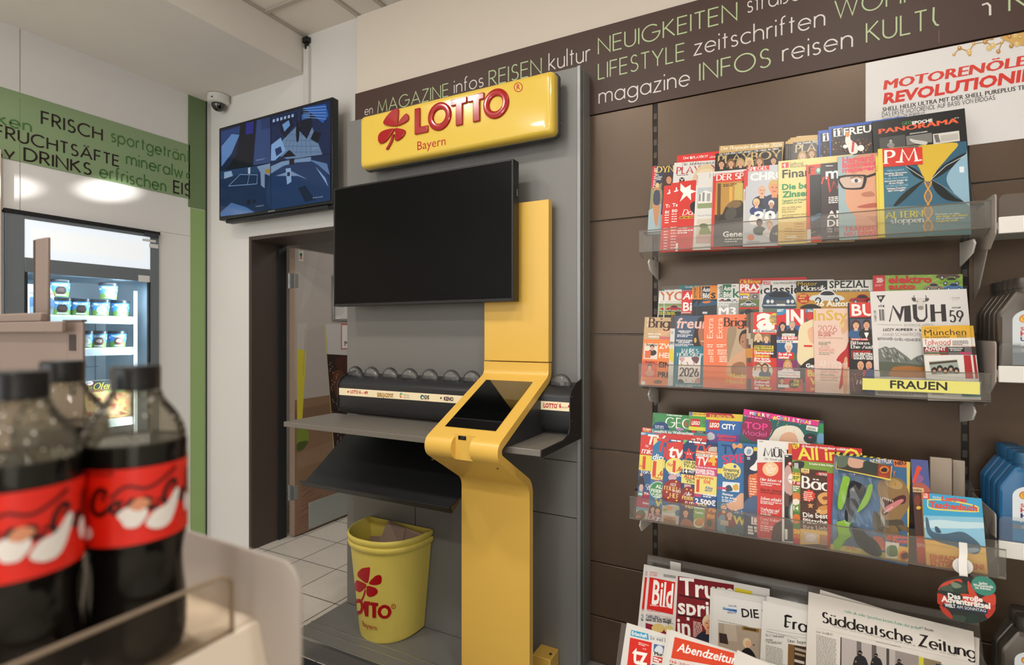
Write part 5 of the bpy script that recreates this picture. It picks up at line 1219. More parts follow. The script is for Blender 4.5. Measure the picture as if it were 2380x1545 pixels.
mag('2b', 'red car magazine narrow between white and orange car magazines', A3, (656, 230), (648, 505), .2, '9a9a98', [('r', 652, 228, 900, 246, '38566e'), ('r', 660, 252, 900, 492, 'cf2a30'), ('t', 'Auto', 666, 342, 72, W, None, 'b', 0, .15), ('t', 'Bild', 668, 464, 88, W, None, 'b'), ('t', 'EUROPAS', 656, 488, 12, W, 750, 'b'), ('r', 650, 494, 900, 600, '4a4038')], thk=.003)
def scar(x):
    return [('t', 'sportscars', x + 38, 330, 30, '1a1a1a', 208, 'b', 90), ('r', x + 52, 208, x + 136, 336, '1f3048'), ('t', 'Auto', x + 56, 262, 44, W, x + 134, 'b', 0, .15), ('t', 'Bild', x + 58, 328, 50, W, x + 128, 'b'), ('t', 'S', x + 144, 332, 56, '1a1a1a', x + 196, 'k'), ('r', x, 344, x + 500, 600, '14202c'), ('q', [(x + 4, 420), (x + 60, 352), (x + 150, 346), (x + 220, 380), (x + 220, 440), (x + 8, 450)], '24506e', 3), ('q', [(x + 60, 368), (x + 140, 360), (x + 130, 380), (x + 70, 384)], 'd8782a', 3), ('p', [(x, 420), (x + 230, 400), (x + 230, 520), (x, 520)], '2a2e34'), ('r', x + 56, 474, x + 106, 496, 'c8ccd0')]
mag('2b', 'left copy of the orange sports car magazine', A3, (768, 216), (762, 500), .2, 'e08a2c', scar(766), thk=.002)
mag('2b', 'orange sports car magazine with dark blue car front', A3, (822, 202), (816, 500), .2, 'e08a2c', scar(820), thk=.003, dy=-.002)
mag('2b', 'white classic car magazine with green title and three cars', A3, (1034, 184), (1028, 498), .205, 'd5d6d2',
    [('t', 'klassik', 1084, 322, 40, '1d4a36', 196, 'b', 90), ('r', 1090, 186, 1182, 326, '1f6a48'), ('t', 'Auto', 1096, 250, 46, W, 1180, 'b', 0, .15), ('t', 'Bild', 1098, 318, 52, W, 1176, 'b'), ('r', 1182, 184, 1260, 212, 'e8e6e0'), ('b', 1190, 206, 1250, 1, 10, 9, '6a6a66'), ('t', 'klassik', 1196, 322, 92, '1f6a48', None, 'b'), ('c', 1085, 355, 70, 'a82a2e'), ('c', 1150, 355, 76, '3a3e44'), ('c', 1215, 360, 76, 'c8c8c4'), ('r', 1030, 384, 1400, 600, 'a2a49e'), ('t', 'BMW', 1034, 422, 36, 'e4e3df', 1158, 'b'), ('t', 'M3', 1044, 512, 84, 'efeeea', 1230, 'k')], thk=.003, dy=-.002)
mag('2b', 'bright red strip of an old-timer magazine behind the white classic magazine', A3, (1690, 128), (1690, 200), .1, 'c4262a', [('q', [(1690, 130), (1760, 128), (1770, 150), (1700, 160)], 'e8e2da', 3)], thk=.002, TR=(1978, 122), dy=.012)
mag('2b', 'red old-timer magazine with yellow title and price tag', A3, (1264, 126), (1258, 490), .205, 'c4262a',
    [('t', 'Oldtimer', 1274, 176, 38, 'e6c93a', None, 'S'), ('t', 'PRAXIS', 1272, 248, 62, W, None, 'k'), ('t', 'DAS SCHRAUBER', 1272, 272, 17, W, 1460, 'b', 0, .2), ('t', 'NUR', 1262, 300, 18, 'c4262a', 1326, 'b'), ('r', 1260, 280, 1370, 345, 'd8b83a'), ('p', [(1268, 302), (1352, 302), (1370, 322), (1350, 340), (1268, 340)], '24408a'), ('t', '3.90€', 1276, 334, 24, W, 1362, 'k'), ('r', 1372, 282, 1500, 345, '8a8880'), ('e', 1430, 315, 30, 22, '4a4844'), ('e', 1430, 315, 14, 11, 'b8b4ac'), ('r', 1262, 348, 1500, 445, '5f7046'), ('c', 1360, 392, 150, 'b9bcc0'), ('r', 1262, 428, 1500, 448, 'c4262a'), ('r', 1262, 448, 1500, 560, '46523a'), ('c', 1360, 480, 150, '2c302e')], thk=.003, dy=-.002)
mag('2b', 'left copy of the white classic magazine with dark limousine', A3, (1478, 186), (1474, 470), .2, 'c5c3be', [('t', 'c', 1484, 290, 80, K, None, 'b')], thk=.002, dy=-.002)
def limo(P):
    P.blob([(1512, 380), (1530, 310), (1580, 270), (1640, 258), (1740, 258), (1800, 280), (1840, 330), (1862, 390), (1850, 440), (1520, 440)], '2c4660', 3)
    P.blob([(1575, 300), (1630, 268), (1740, 268), (1800, 305), (1760, 320), (1620, 320)], '131c26', 3); P.rect(1640, 352, 1750, 400, '2a2d30')
    for k in range(10): P.line([(1648 + k * 11, 354), (1648 + k * 11, 398)], 3, '8a8f94')
    for x in (1568, 1612, 1780, 1826): P.ell(x, 366, 20, 22, 'aab0b4', 16); P.ell(x, 366, 13, 15, 'e0e0dc', 12)
    P.rect(1518, 400, 1862, 414, 'b4b8bc'); P.rect(1660, 392, 1750, 414, 'd8d8d4'); P.rect(1512, 440, 1862, 480, '6f7a66')
mag('2b', 'white classic magazine with front view of a dark limousine', A3, (1510, 146), (1504, 470), .21, 'd4d3cf', [('r', 1520, 156, 1594, 188, 'b8242c'), ('t', 'AUTO', 1526, 182, 20, W, 1588, 'b', 0, .2), ('t', 'DAS MAGAZIN FÜR YOUNGTIMER', 1628, 182, 18, '3a3a3a', None, 'b'), ('t', 'classic', 1520, 286, 92, '17181a', None, 'b')], thk=.003, dy=-.003, fn=limo)
mag('2b', 'black and gold classic car special with a white coupe and red cabriolet', A3, (1868, 152), (1866, 440), .23, '14211f',
    [('t', 'Motor', 1882, 200, 42, 'c9a63c', 2088, 'r'), ('t', 'Klassik', 1924, 250, 46, W, 2176, 's'), ('r', 2194, 142, 2700, 262, 'dcdad4'), ('t', 'SPEZIAL', 2214, 224, 74, '15211f', 2630, 'b'), ('t', 'DAS KLASSIK-JAHR 2025', 2216, 262, 18, '15211f', 2632, 'k'), ('r', 1868, 270, 2700, 620, 'b98a34'), ('e', 1942, 336, 66, 56, 'b0282c'), ('t', '2025', 1900, 316, 22, 'e8c860', 1974, 'b'), ('b', 1892, 338, 1996, 1, 12, 10, 'e8c860'), ('t', '2026', 1908, 374, 22, 'e8c860', 1982, 'b'), ('c', 2190, 320, 330, 'cfd2d2'), ('t', '26 Autos', 2064, 416, 56, 'ece8da', None, 'k'), ('q', [(1910, 440), (1960, 400), (2060, 395), (2130, 440)], '2a2624', 3), ('c', 2560, 345, 240, 'a3242a')], thk=.004, TR=(2672, 142), dy=-.004)
mag('2b', 'green electric car magazine with red letters behind the cow magazine', A4, (640, 172), (640, 326), .23, '86a944',
    [('r', 636, 160, 760, 340, 'c1272d')] + [('e', 770 + (k * 67) % 760, 130 + (k * 41) % 190, 4, 4, 'd8e4b0') for k in range(60)] + [('e', 682 + (k % 3) * 20 + (10 if (k // 3) % 2 else 0), 205 + (k // 3) * 16, 10, 9, W) for k in range(9)] + [('e', 682 + (k % 3) * 20 + (10 if (k // 3) % 2 else 0), 205 + (k // 3) * 16, 6, 5, 'c1272d') for k in range(9)] + [('b', 660, 270, 740, 2, 12, 6, 'e8b0a8'),
     ('t', 'elektro', 790, 248, 66, 'c1272d', 1228, 'k'), ('t', 'auto', 792, 310, 54, 'c1272d', 1062, 'k'), ('c', 1385, 175, 210, '5a3c40'), ('c', 1415, 232, 200, '6f9a34'), ('c', 1240, 290, 180, '8a7a68'), ('c', 1440, 290, 175, '3f6fa8')], thk=.004, TR=(1532, 112), dy=-.006)
# --- middle shelf, front row
mag('2f', 'orange women magazine with two small cover pictures at far left of middle shelf', A3, (268, 530), (216, 1300), .21, 'e2763f',
    [('r', 262, 522, 640, 764, 'c4a67c'), ('q', [(400, 700), (470, 650), (535, 620), (535, 690), (460, 730)], 'd8a882', 3), ('r', 420, 735, 560, 764, 'c86a6a'), ('t', 'Brigitte', 314, 636, 96, '3b1d18', None, 'S'), ('t', 'No 26', 304, 634, 18, W, 545, 'r', 90), ('t', 'WAS ZUM', 296, 716, 18, W, 434, 'b'), ('t', 'FEIERN!', 308, 746, 18, W, 418, 'b'), ('p', [(252, 768), (640, 764), (640, 1310), (212, 1310)], 'e8813f'), ('r', 264, 806, 408, 970, 'e4d6c8'), ('t', 'Brigitte', 280, 832, 24, '3b1d18', 400, 'S'), ('f', 345, 850, 24, '2a1c16', 'd6a384', '2a2626'), ('r', 270, 885, 332, 960, 'd9683a'), ('r', 240, 988, 400, 1160, 'd8573a'), ('t', 'Brigitte', 274, 1014, 22, '3b1d18', 370, 'S'), ('f', 318, 1060, 26, '4a3020', 'd8ab8c', 'c8906e'), ('t', 'ZWEI', 416, 862, 52, 'f4e6d8', None, 'b'), ('t', 'HEFTE', 416, 958, 52, 'f4e6d8', None, 'b'), ('t', 'EIN', 414, 1058, 54, '2a1a16', None, 'k'), ('t', 'PREIS', 402, 1162, 54, '2a1a16', None, 'k'), ('r', 232, 1206, 272, 1280, 'e0d8d0'), ('e', 405, 1215, 46, 20, '7a5038')], thk=.005)
mag('2f', 'narrow red-topped white magazine between orange and blue women magazines', A3, (546, 516), (505, 1300), .205, 'd4d2ce', [('r', 520, 510, 800, 650, 'd8372c'), ('r', 545, 520, 800, 650, '4a4646'), ('t', 'K', 552, 706, 24, '2a2a2a', None, 's'), ('q', [(522, 900), (560, 860), (570, 1000), (530, 980)], 'd8c83a', 3), ('b', 530, 800, 640, 2, 18, 12, '8a8886'), ('t', 'GLA', 532, 806, 14, '4a4a4a', None, 'b')], thk=.004)
mag('2f', 'blue women magazine with pink title and yearly horoscope booklet', A3, (590, 516), (562, 1275), .21, '3f5670',
    [('q', [(800, 640), (830, 550), (890, 520), (960, 520), (960, 860), (820, 850), (770, 800)], '2a1a17'), ('q', [(830, 680), (870, 600), (960, 590), (960, 850), (860, 830)], 'a86a4c', 3), ('e', 800, 775, 14, 28, 'c9a24a'), ('l', [(860, 780), (890, 790)], 8, 'e8d8cc'), ('t', 'freundin', 596, 646, 104, 'e7b9ae', None, 'b', 0, .12), ('t', 'GENERATION', 618, 686, 16, W, 752, 'b'), ('t', 'TRAUMA?', 636, 704, 16, W, 736, 'b'), ('b', 608, 724, 770, 2, 16, 10, 'cfd4da'), ('t', 'ENTDECKUNGEN', 598, 784, 15, W, 768, 'b'), ('t', 'DES JAHRES', 620, 804, 16, W, 742, 'b'), ('b', 586, 822, 778, 2, 14, 9, 'cfd4da'),
     ('p', [(594, 842), (890, 838), (880, 1300), (556, 1300)], '2a7686'), ('t', 'JAHRES-', 646, 904, 40, W, 850, 's'), ('t', 'HOROSKOP', 610, 942, 34, W, 880, 's'), ('p', [(628, 950), (858, 950), (846, 1228), (612, 1222)], 'e8dcd6'), ('q', [(630, 960), (690, 960), (660, 1010)], 'c9a0a0', 3), ('q', [(760, 955), (840, 955), (820, 1020), (780, 1000)], '6a4a50', 3), ('q', [(620, 1190), (660, 1190), (680, 1222), (620, 1222)], '35343a', 3), ('q', [(800, 1190), (846, 1170), (846, 1225), (790, 1225)], 'd0908c', 3)] + [('e', 640 + (k * 83) % 200, 975 + (k * 59) % 240, 4, 6, ('b03038', '2a2a2c')[k % 2]) for k in range(26)] + [('t', '2026', 638, 1150, 84, '221c1e', 832, 'n'), ('t', 'Eine Zeit der Veränderung wartet', 588, 1246, 12, W, 870, 's'), ('b', 590, 1262, 866, 1, 14, 9, W)], thk=.006)
def extra(x): return [('t', 'Extra', x + 92, 754, 62, 'f0d2bc', 540, 'r', 90), ('b', x + 30, 828, x + 130, 2, 20, 10, 'f4d8c8'), ('b', x + 40, 884, x + 190, 3, 20, 10, 'f4d8c8'), ('b', x + 60, 950, x + 170, 4, 18, 10, 'f4d8c8')]
mag('2f', 'left copy of the salmon women magazine with vertical word strip', A3, (894, 508), (878, 1312), .205, 'e8794f', extra(894), thk=.003)
mag('2f', 'salmon women magazine with a woman resting her chin on her shoulder', A3, (994, 506), (990, 1312), .21, 'e8794f',
    extra(994) + [('r', 1132, 656, 1500, 1150, 'b8a083'), ('q', [(1140, 660), (1240, 660), (1180, 900), (1140, 1000)], '9a8468', 3), ('q', [(1260, 760), (1290, 680), (1360, 660), (1420, 700), (1420, 800), (1290, 830)], '1f1714', 3), ('q', [(1272, 780), (1300, 710), (1400, 720), (1400, 860), (1310, 860), (1280, 820)], 'b07a58', 3), ('q', [(1150, 1010), (1220, 930), (1290, 890), (1420, 850), (1420, 1150), (1140, 1150)], 'd0a07c', 3), ('q', [(1180, 1050), (1250, 1005), (1320, 1020), (1330, 1140), (1200, 1150)], '9a6a4a', 3), ('e', 1300, 790, 9, 6, '2a1a14'), ('t', 'Brigitte', 1112, 626, 86, '2c1614', None, 'S'), ('t', 'Mach', 1166, 1170, 48, 'dbb84a', None, 'b'), ('t', 'Mendo', 1126, 1230, 48, 'dbb84a', None, 'b'), ('b', 1110, 1270, 1330, 1, 12, 10, 'b85838')], thk=.006)
for k, x in enumerate((1340, 1362, 1384)):
    mag('2f', ('first', 'second', 'third')[k] + ' dark edge in the stack left of the magazine with a huge letter', A3, (x, 500 - k * 10), (x + 2, 1290), .2, ('6a5648', '5a3c34', '7a6a58')[k], [('r', x, 640 + 60 * k, x + 60, 760 + 60 * k, 'b8a890'), ('r', x, 860, x + 60, 960, 'c8882c'), ('r', x, 1010, x + 60, 1180, 'b03a2c')], thk=.0025, dy=.0005 * (2 - k))
mag('2f', 'red gossip magazine with one huge white letter', A3, (1412, 480), (1400, 1340), .21, 'd8362c',
    [('t', 'a', 1444, 650, 225, W, 1636, 'k'), ('e', 1640, 548, 62, 60, 'e2c04a'), ('t', 'Advent', 1596, 528, 20, '24408a', 1670, 'b'), ('t', 'EXTRA', 1592, 550, 20, '24408a', 1664, 'b'), ('t', 'Traum', 1610, 570, 18, '24408a', 1670, 'b'), ('t', 'Gewinn', 1596, 590, 18, '24408a', 1672, 'b'), ('r', 1410, 662, 1800, 690, W), ('t', 'die aktuelle', 1428, 686, 24, '222222', 1646, 'b'), ('r', 1402, 706, 1596, 830, '7a6a58'), ('f', 1465, 745, 34, 'd8c090', 'e0b898', '2a2426', True), ('f', 1550, 755, 34, '9a7444', 'e0b898', '26355a', True), ('r', 1596, 715, 1800, 960, '2a1a1a'), ('r', 1422, 828, 1626, 890, 'd8c24a'), ('t', 'Königin Letizia &', 1428, 852, 22, '222222', 1610, 'b'), ('t', 'Elke Büdenbender', 1428, 880, 22, '222222', 1622, 'b'), ('t', 'Überraschendes', 1422, 918, 24, W, 1626, 'k'), ('t', 'Geheimnis', 1424, 950, 26, 'e8d04a', 1580, 'k'), ('t', 'ihrer langen', 1424, 976, 22, W, 1582, 'k'), ('t', 'Freundschaft', 1422, 1002, 24, W, 1596, 'k'), ('e', 1510, 1100, 108, 92, 'c8ccb0'), ('f', 1465, 1055, 34, '8a5a34', 'e0b898', 'd8d4d0', True), ('f', 1535, 1060, 34, '6a4a30', 'e0b898', '4a5668', True), ('r', 1424, 1156, 1588, 1186, 'd8c24a'), ('t', 'Jürgen Drews', 1430, 1180, 20, '222222', 1582, 'b'), ('t', 'Schnell', 1422, 1224, 24, W, 1580, 'k'), ('t', 'Tochter hat', 1418, 1254, 24, W, 1588, 'k'), ('t', 'ein', 1424, 1290, 30, W, 1470, 'k'), ('t', 'Wunder', 1480, 1290, 30, 'e8d04a', 1606, 'k')], thk=.004)
mag('2f', 'celebrity magazine with big white letters on red and a long-haired blond woman', A3, (1660, 444), (1660, 1330), .21, '6a5a5c',
    [('r', 1658, 440, 1960, 620, 'd2282e'), ('t', 'IN', 1760, 608, 150, W, 1945, 'k'), ('e', 1690, 466, 70, 44, '2f8ab8'), ('t', 'BEST', 1664, 474, 26, W, 1730, 'b', 0, .15), ('r', 1960, 440, 2200, 480, '5a8aa0'), ('t', 'Die', 1990, 474, 22, W, None, 'b'), ('r', 1658, 618, 1905, 770, '3a5a90'), ('f', 1722, 625, 34, '2a1a16', 'd8a888', '3a2a2a', True), ('f', 1822, 615, 36, 'a8a29a', 'dcae90', '23262c'), ('r', 1716, 704, 1850, 734, W), ('t', 'Drama um', 1722, 728, 22, '222222', 1842, 'r'), ('r', 1706, 734, 1880, 772, 'd2282e'), ('t', 'IHR BABY!', 1714, 764, 24, W, 1872, 'k'), ('r', 1660, 774, 1908, 800, W), ('b', 1668, 794, 1900, 1, 12, 12, '6a6a6a'), ('r', 1660, 802, 1866, 985, '2a5a8a'), ('f', 1785, 850, 44, 'dcd4c4', 'e6c2a8', '5a6a34'), ('r', 1672, 902, 1838, 972, 'd2282e'), ('t', 'So will sie', 1680, 934, 26, W, 1818, 'k'), ('t', 'sterben!', 1680, 966, 26, W, 1790, 'k'), ('r', 1662, 985, 1870, 1100, '8a2a6a'), ('f', 1775, 1030, 38, 'c89a54', 'e0b090', 'd8d0cc', True),
     ('q', [(1900, 640), (1980, 580), (2060, 590), (2060, 1060), (1960, 1060), (1880, 1000), (1880, 860)], 'e6d6ac'), ('q', [(1985, 680), (2020, 640), (2070, 640), (2070, 800), (2010, 790)], 'e3b391', 3), ('q', [(1900, 1060), (2060, 960), (2060, 1200), (1880, 1200)], '242226', 3), ('e', 2010, 520, 40, 44, 'c8302e'), ('r', 1945, 826, 2035, 846, 'd2282e'), ('r', 1672, 1096, 1905, 1164, 'f0ece8'), ('t', 'Privats Einblicke in', 1678, 1122, 22, '333333', 1896, 'r'), ('t', 'ihren', 1678, 1152, 22, '333333', 1734, 'r'), ('t', 'Mama-Alltag', 1742, 1154, 22, 'd0453a', 1894, 'r'), ('t', 'Geri', 1966, 1062, 40, W, None, 'k'), ('r', 1960, 1080, 2200, 1340, 'c8302a'), ('t', 'Br', 1984, 1156, 64, 'd8c24a', None, 'k'), ('t', 'W', 2010, 1240, 64, 'd8c24a', None, 'k'), ('r', 1680, 1180, 1930, 1310, 'd8402e'), ('f', 1715, 1200, 26, '2a1a16', 'd8a888', '2a2a2e'), ('q', [(1800, 1200), (1900, 1195), (1905, 1250), (1850, 1285), (1795, 1260)], '3a2a1a', 3), ('t', 'STAR', 1838, 1222, 30, 'e8d04a', 1900, 'k'), ('t', 'CRIME', 1808, 1258, 30, 'e8d04a', 1900, 'k'), ('r', 1672, 1240, 1788, 1272, 'efe9e4'), ('t', '(st', 2016, 1300, 30, 'e8d04a', None, 'b')], thk=.004)
mag('2f', 'pale pink fashion magazine with gold title and woman in red dress', A4, (44, 502), (62, 1335), .205, 'e4c4b4',
    [('q', [(318, 700), (330, 650), (380, 600), (390, 700), (340, 760)], 'd9a982', 3), ('q', [(300, 680), (320, 640), (350, 640), (345, 690)], 'dcc087', 3), ('q', [(400, 830), (370, 900), (310, 960), (275, 1020), (330, 1060), (300, 1300), (340, 1260), (360, 1120), (420, 1050)], 'b8262a', 3), ('q', [(345, 1040), (385, 1000), (380, 1330), (345, 1330)], 'd8a07a', 3), ('t', 'InStyle', 50, 618, 100, 'd6ad4c', None, 'b'), ('t', '2026', 94, 734, 62, 'b8423c', 278, 'f'), ('t', 'SO WIRD ES', 94, 758, 18, 'b8423c', 256, 'b'), ('t', 'IHR JAHR', 94, 778, 18, 'b8423c', 222, 'b'), ('t', 'Das große InStyle-Horoskop', 94, 800, 13, 'b86a5c', 340, 'r'), ('t', 'ALLE JAHRE', 96, 850, 20, '3f6a4a', 218, 'r'), ('t', 'WIEDER....', 96, 868, 18, '3f6a4a', 206, 'r'), ('t', '...die Frage:', 104, 890, 15, 'c86a5c', 210, 'r'), ('t', 'Was tragen in der', 98, 910, 15, 'c86a5c', 254, 'r'), ('t', 'festlichen Saison?', 98, 928, 15, 'c86a5c', 258, 'r'), ('b', 100, 946, 250, 2, 16, 7, '8a8a7a'), ('t', 'All I Want', 106, 1084, 62, 'f0e4dc', 385, 'f'), ('t', '- Kristall-Heels', 100, 1114, 20, '4a6a50', 260, 'r'), ('t', '- Glitzer-Clutches', 100, 1140, 20, 'c8564c', 290, 'r'), ('t', '- Winter-Düfte', 100, 1168, 20, '4a6a50', 256, 'r'), ('t', '- Glamour-Capes', 100, 1194, 20, 'c8564c', 290, 'r'), ('t', '- Schmuck-Uhren', 100, 1220, 20, '4a6a50', 286, 'r')], thk=.005)
mag('2f', 'black people magazine with bold white letters on red and couple portrait', A4, (388, 444), (412, 1345), .205, '1d1b1d',
    [('p', [(404, 444), (700, 436), (700, 582), (408, 590)], 'd2302a'), ('t', 'BUNTE', 428, 572, 112, W, None, 'b'), ('r', 410, 604, 700, 800, '4a5068'), ('f', 470, 665, 40, '4a2a1a', 'e0b394', '2a5a8a', True), ('f', 575, 660, 40, '2a1f1a', 'd8a584', '1a1a1e'), ('p', [(548, 740), (600, 740), (575, 800)], W), ('q', [(550, 728), (575, 738), (600, 728), (600, 745), (575, 738), (550, 745)], K, 2), ('r', 418, 798, 592, 818, 'd2302a'), ('t', 'MAYBRIT ILLNER', 426, 814, 13, W, 586, 'k'), ('t', 'Bitteres', 422, 858, 32, W, 604, 'S'), ('t', 'Ehe-Aus!', 422, 898, 32, W, 632, 'S'), ('r', 424, 918, 432, 1000, 'd2302a'), ('t', 'BORIS BECKER', 442, 938, 18, 'd2302a', 620, 'k'), ('t', 'DIE ERSTEN', 444, 962, 20, W, 630, 'k'), ('t', 'FOTOS VON', 444, 986, 20, W, 634, 'k'), ('t', 'SEINEM BABY', 444, 1008, 20, W, 660, 'k'), ('f', 515, 1070, 44, 'b89a78', 'd9a384', '5a2a34', False, True), ('f', 598, 1070, 42, 'b0603a', 'dca080', 'c8302a', False, True), ('q', [(420, 1160), (470, 1120), (540, 1130), (550, 1330), (420, 1330)], '4a2430', 3), ('q', [(560, 1140), (650, 1110), (660, 1330), (570, 1330)], '1f3a7a', 3), ('t', 'Heiß', 476, 1256, 40, W, None, 's', 0, .2)] + [('e', 430 + (k * 37) % 115, 1150 + (k * 53) % 180, 5, 5, ('b05a4a', 'd8a890', '8a2a2e')[k % 3]) for k in range(50)], thk=.004)
def cow(P):
    P.blob([(1025, 395), (1060, 400), (1075, 420), (1060, 432), (1035, 425)], '4a4644', 3); P.blob([(1195, 400), (1160, 402), (1148, 420), (1165, 432), (1190, 422)], '4a4644', 3)
    P.line([(1062, 402), (1045, 390), (1050, 370)], 6, '5a5652'); P.line([(1160, 402), (1172, 390), (1162, 370)], 6, '5a5652')
    P.blob([(1065, 405), (1110, 395), (1158, 405), (1150, 440), (1140, 480), (1130, 510), (1098, 512), (1085, 480), (1072, 440)], 'cfc9c2', 3)
    P.blob([(1092, 480), (1135, 478), (1140, 505), (1115, 515), (1090, 505)], '8f8782', 3); P.ell(1082, 432, 7, 5, '2a2624'); P.ell(1142, 432, 7, 5, '2a2624')
mag('2f', 'white magazine with drawn cow head over big black letters and mountain picture', A4, (610, 332), (668, 1412), .235, 'dad6d2',
    [('p', [(672, 372), (764, 368), (718, 446)], '2a2526'), ('b', 700, 392, 740, 2, 14, 8, W), ('t', 'WINTER', 1412, 404, 14, '5a5654', 1506, 's'), ('t', '2025', 1428, 422, 12, '8a8684', 1492, 'f'), ('t', 'AUSGABE', 1422, 500, 14, '2a2526', 1514, 'k', 0, .2), ('t', '59', 1410, 634, 108, '2a2526', 1540, 'n'),
     ('p', [(798, 632), (812, 632), (838, 490), (912, 636), (950, 490), (952, 634), (1022, 634), (1012, 470), (922, 480), (908, 560), (838, 464)], '2a2326'), ('p', [(1032, 462), (1076, 460), (1082, 580), (1105, 612), (1140, 612), (1164, 585), (1162, 456), (1178, 456), (1184, 590), (1150, 634), (1080, 636), (1042, 600)], '2a2326'), ('p', [(1208, 462), (1252, 460), (1256, 534), (1318, 532), (1316, 460), (1362, 458), (1374, 630), (1326, 632), (1320, 548), (1258, 550), (1262, 632), (1216, 634)], '2a2326'),
     ('t', 'MUH 59', 676, 628, 24, '2a2326', 522, 'n', 90), ('r', 700, 510, 712, 622, '4a4644'), ('r', 716, 510, 722, 622, '4a4644'), ('r', 728, 510, 742, 622, '4a4644'), ('r', 746, 510, 750, 622, '4a4644'), ('r', 694, 470, 706, 486, '4a4644'), ('r', 714, 464, 724, 488, '4a4644'), ('r', 734, 468, 752, 488, '4a4644'), ('l', [(682, 660), (930, 666)], 3, '8a8684'), ('t', 'BAYERISCHE ASPEKTE', 954, 680, 24, '6a6664', 1244, 'f'), ('t', 'LIZZY AUMEIER', 738, 726, 26, '2a2326', 1034, 'k', 0, .25), ('e', 1066, 716, 6, 7, '2a2326'), ('t', 'WELLE', 1092, 730, 26, '2a2326', None, 'k', 0, .25), ('t', 'MAXI SCHAFROTH', 738, 776, 30, '6a6664', 1126, 'f'), ('t', 'BUTTNMANDL', 688, 816, 26, '3a3436', 838, 'n'), ('t', 'DJ HELL', 862, 822, 26, '3a3436', 942, 'n'), ('t', 'EDGAR LIEGL', 968, 826, 26, '3a3436', 1116, 'n'), ('e', 851, 808, 5, 8, '8a8684'), ('e', 955, 812, 5, 8, '8a8684'),
     ('p', [(694, 832), (1500, 836), (1520, 1180), (708, 1180)], 'cfd0cc'), ('p', [(692, 905), (730, 892), (765, 878), (800, 896), (850, 888), (890, 915), (940, 952), (985, 985), (1020, 1018), (1045, 996), (1080, 976), (1130, 962), (1180, 985), (1300, 1020), (1500, 1060), (1500, 1110), (700, 1110)], '6f736d')] + [('p', [(x, y), (x + 16, y + 8), (x + 34 + 6 * (k % 3), y + 46 + 8 * (k % 2)), (x + 20, y + 38), (x + 8, y + 20)], ('b9bbb6', 'a0a39d', '4f544c')[k % 3]) for k, (x, y) in enumerate(((715, 905), (745, 890), (770, 930), (800, 905), (835, 900), (865, 925), (730, 950), (790, 960), (850, 955), (890, 950), (915, 965), (945, 985), (820, 1000), (880, 1000), (1060, 990), (1110, 985), (1140, 1000)))] + [('q', [(760, 1000), (800, 985), (830, 1005), (800, 1020)], '5f645a', 3), ('p', [(700, 1030), (900, 1040), (1150, 1070), (1500, 1060), (1520, 1180), (708, 1180)], '555c4c'), ('q', [(830, 1100), (880, 1080), (1000, 1075), (1100, 1085), (1240, 1080), (1300, 1180), (830, 1180)], 'a3692f', 3), ('r', 668, 1300, 1500, 1350, 'b5b1ad'), ('b', 690, 1340, 1180, 2, 14, 9, '6a6664')], thk=.008, TR=(1574, 318), fn=cow)
MU = lambda x: [('r', x, 670, x + 600, 800, 'e0ad33'), ('p', [(x, 800), (x + 600, 790), (x + 600, 875), (x, 885)], 'e8e4dc'), ('r', x, 885, x + 600, 965, '3a2a2a'), ('r', x + 10, 965, x + 600, 1400, 'e2dfd9'), ('p', [(x + 420, 966), (x + 490, 966), (x + 520, 1200), (x + 440, 1200)], 'b0282a'), ('r', x + 390, 1250, x + 600, 1380, '4a8a92')]
mag('2f', 'rear copy of the yellow city guide at the right end of middle shelf', A4, (1176, 680), (1240, 1400), .125, 'd8a832', MU(1170), thk=.004, TR=(1640, 680), dy=-.0125)
mag('2f', 'yellow-topped city guide in front of the cow magazine', A4, (1122, 676), (1192, 1424), .125, 'dfdcd6',
    MU(1122) + [('t', 'Aktuelles Monatsprogramm', 1154, 702, 10, '5a4a1a', 1310, 'r'), ('t', 'München', 1154, 770, 58, '1f1c18', 1572, 'r'), ('t', 'im Dezember', 1160, 798, 26, '1f1c18', 1412, 'r'), ('t', '2025', 1472, 792, 24, '8a6a2a', 1574, 'b'), ('t', 'Tollwood', 1156, 862, 46, 'c8402e', 1412, 'F'), ('t', '25.11. - 23.12.2025', 1176, 878, 13, '3a2a26', 1410, 'b'), ('b', 1432, 830, 1590, 4, 12, 7, '6a6664'), ('t', 'www.tollwood.de', 1434, 874, 10, 'c8402e', 1594, 'r'), ('r', 1150, 890, 1378, 966, '8a1c24'), ('t', 'ADVENT', 1158, 922, 34, W, 1366, 'b'), ('t', 'in Unterföhring', 1160, 938, 12, W, 1296, 'r'), ('r', 1152, 940, 1378, 952, '2f6a44'), ('b', 1154, 962, 1370, 1, 10, 6, 'e8d8a8'), ('r', 1384, 884, 1620, 962, '6a6462'), ('r', 1392, 890, 1548, 934, '1a1818'), ('t', 'WEIHNACHTEN', 1398, 908, 14, W, 1534, 'b'), ('t', 'IM GASTEIG', 1412, 926, 14, W, 1518, 'b'), ('r', 1504, 936, 1612, 956, 'c03a6a'), ('p', [(1196, 1030), (1476, 1010), (1506, 1150), (1222, 1160)], '9aa89c'), ('p', [(1200, 1040), (1478, 1015), (1480, 1035), (1202, 1062)], '4a3a2c')] + [('e', 1250 + k * 55, 1120 - (k % 2) * 20, 30, 34, '221a18') for k in range(5)] + [('e', 1250 + k * 55, 1130 - (k % 2) * 20, 16, 18, 'c8a088') for k in range(5)] + [('t', 'POLAROIDS', 1226, 1328, 16, 'b84a3a', 1416, 'b'), ('b', 1228, 1344, 1400, 2, 14, 8, '8a8684')], thk=.006, TR=(1600, 660), dy=-.0185)

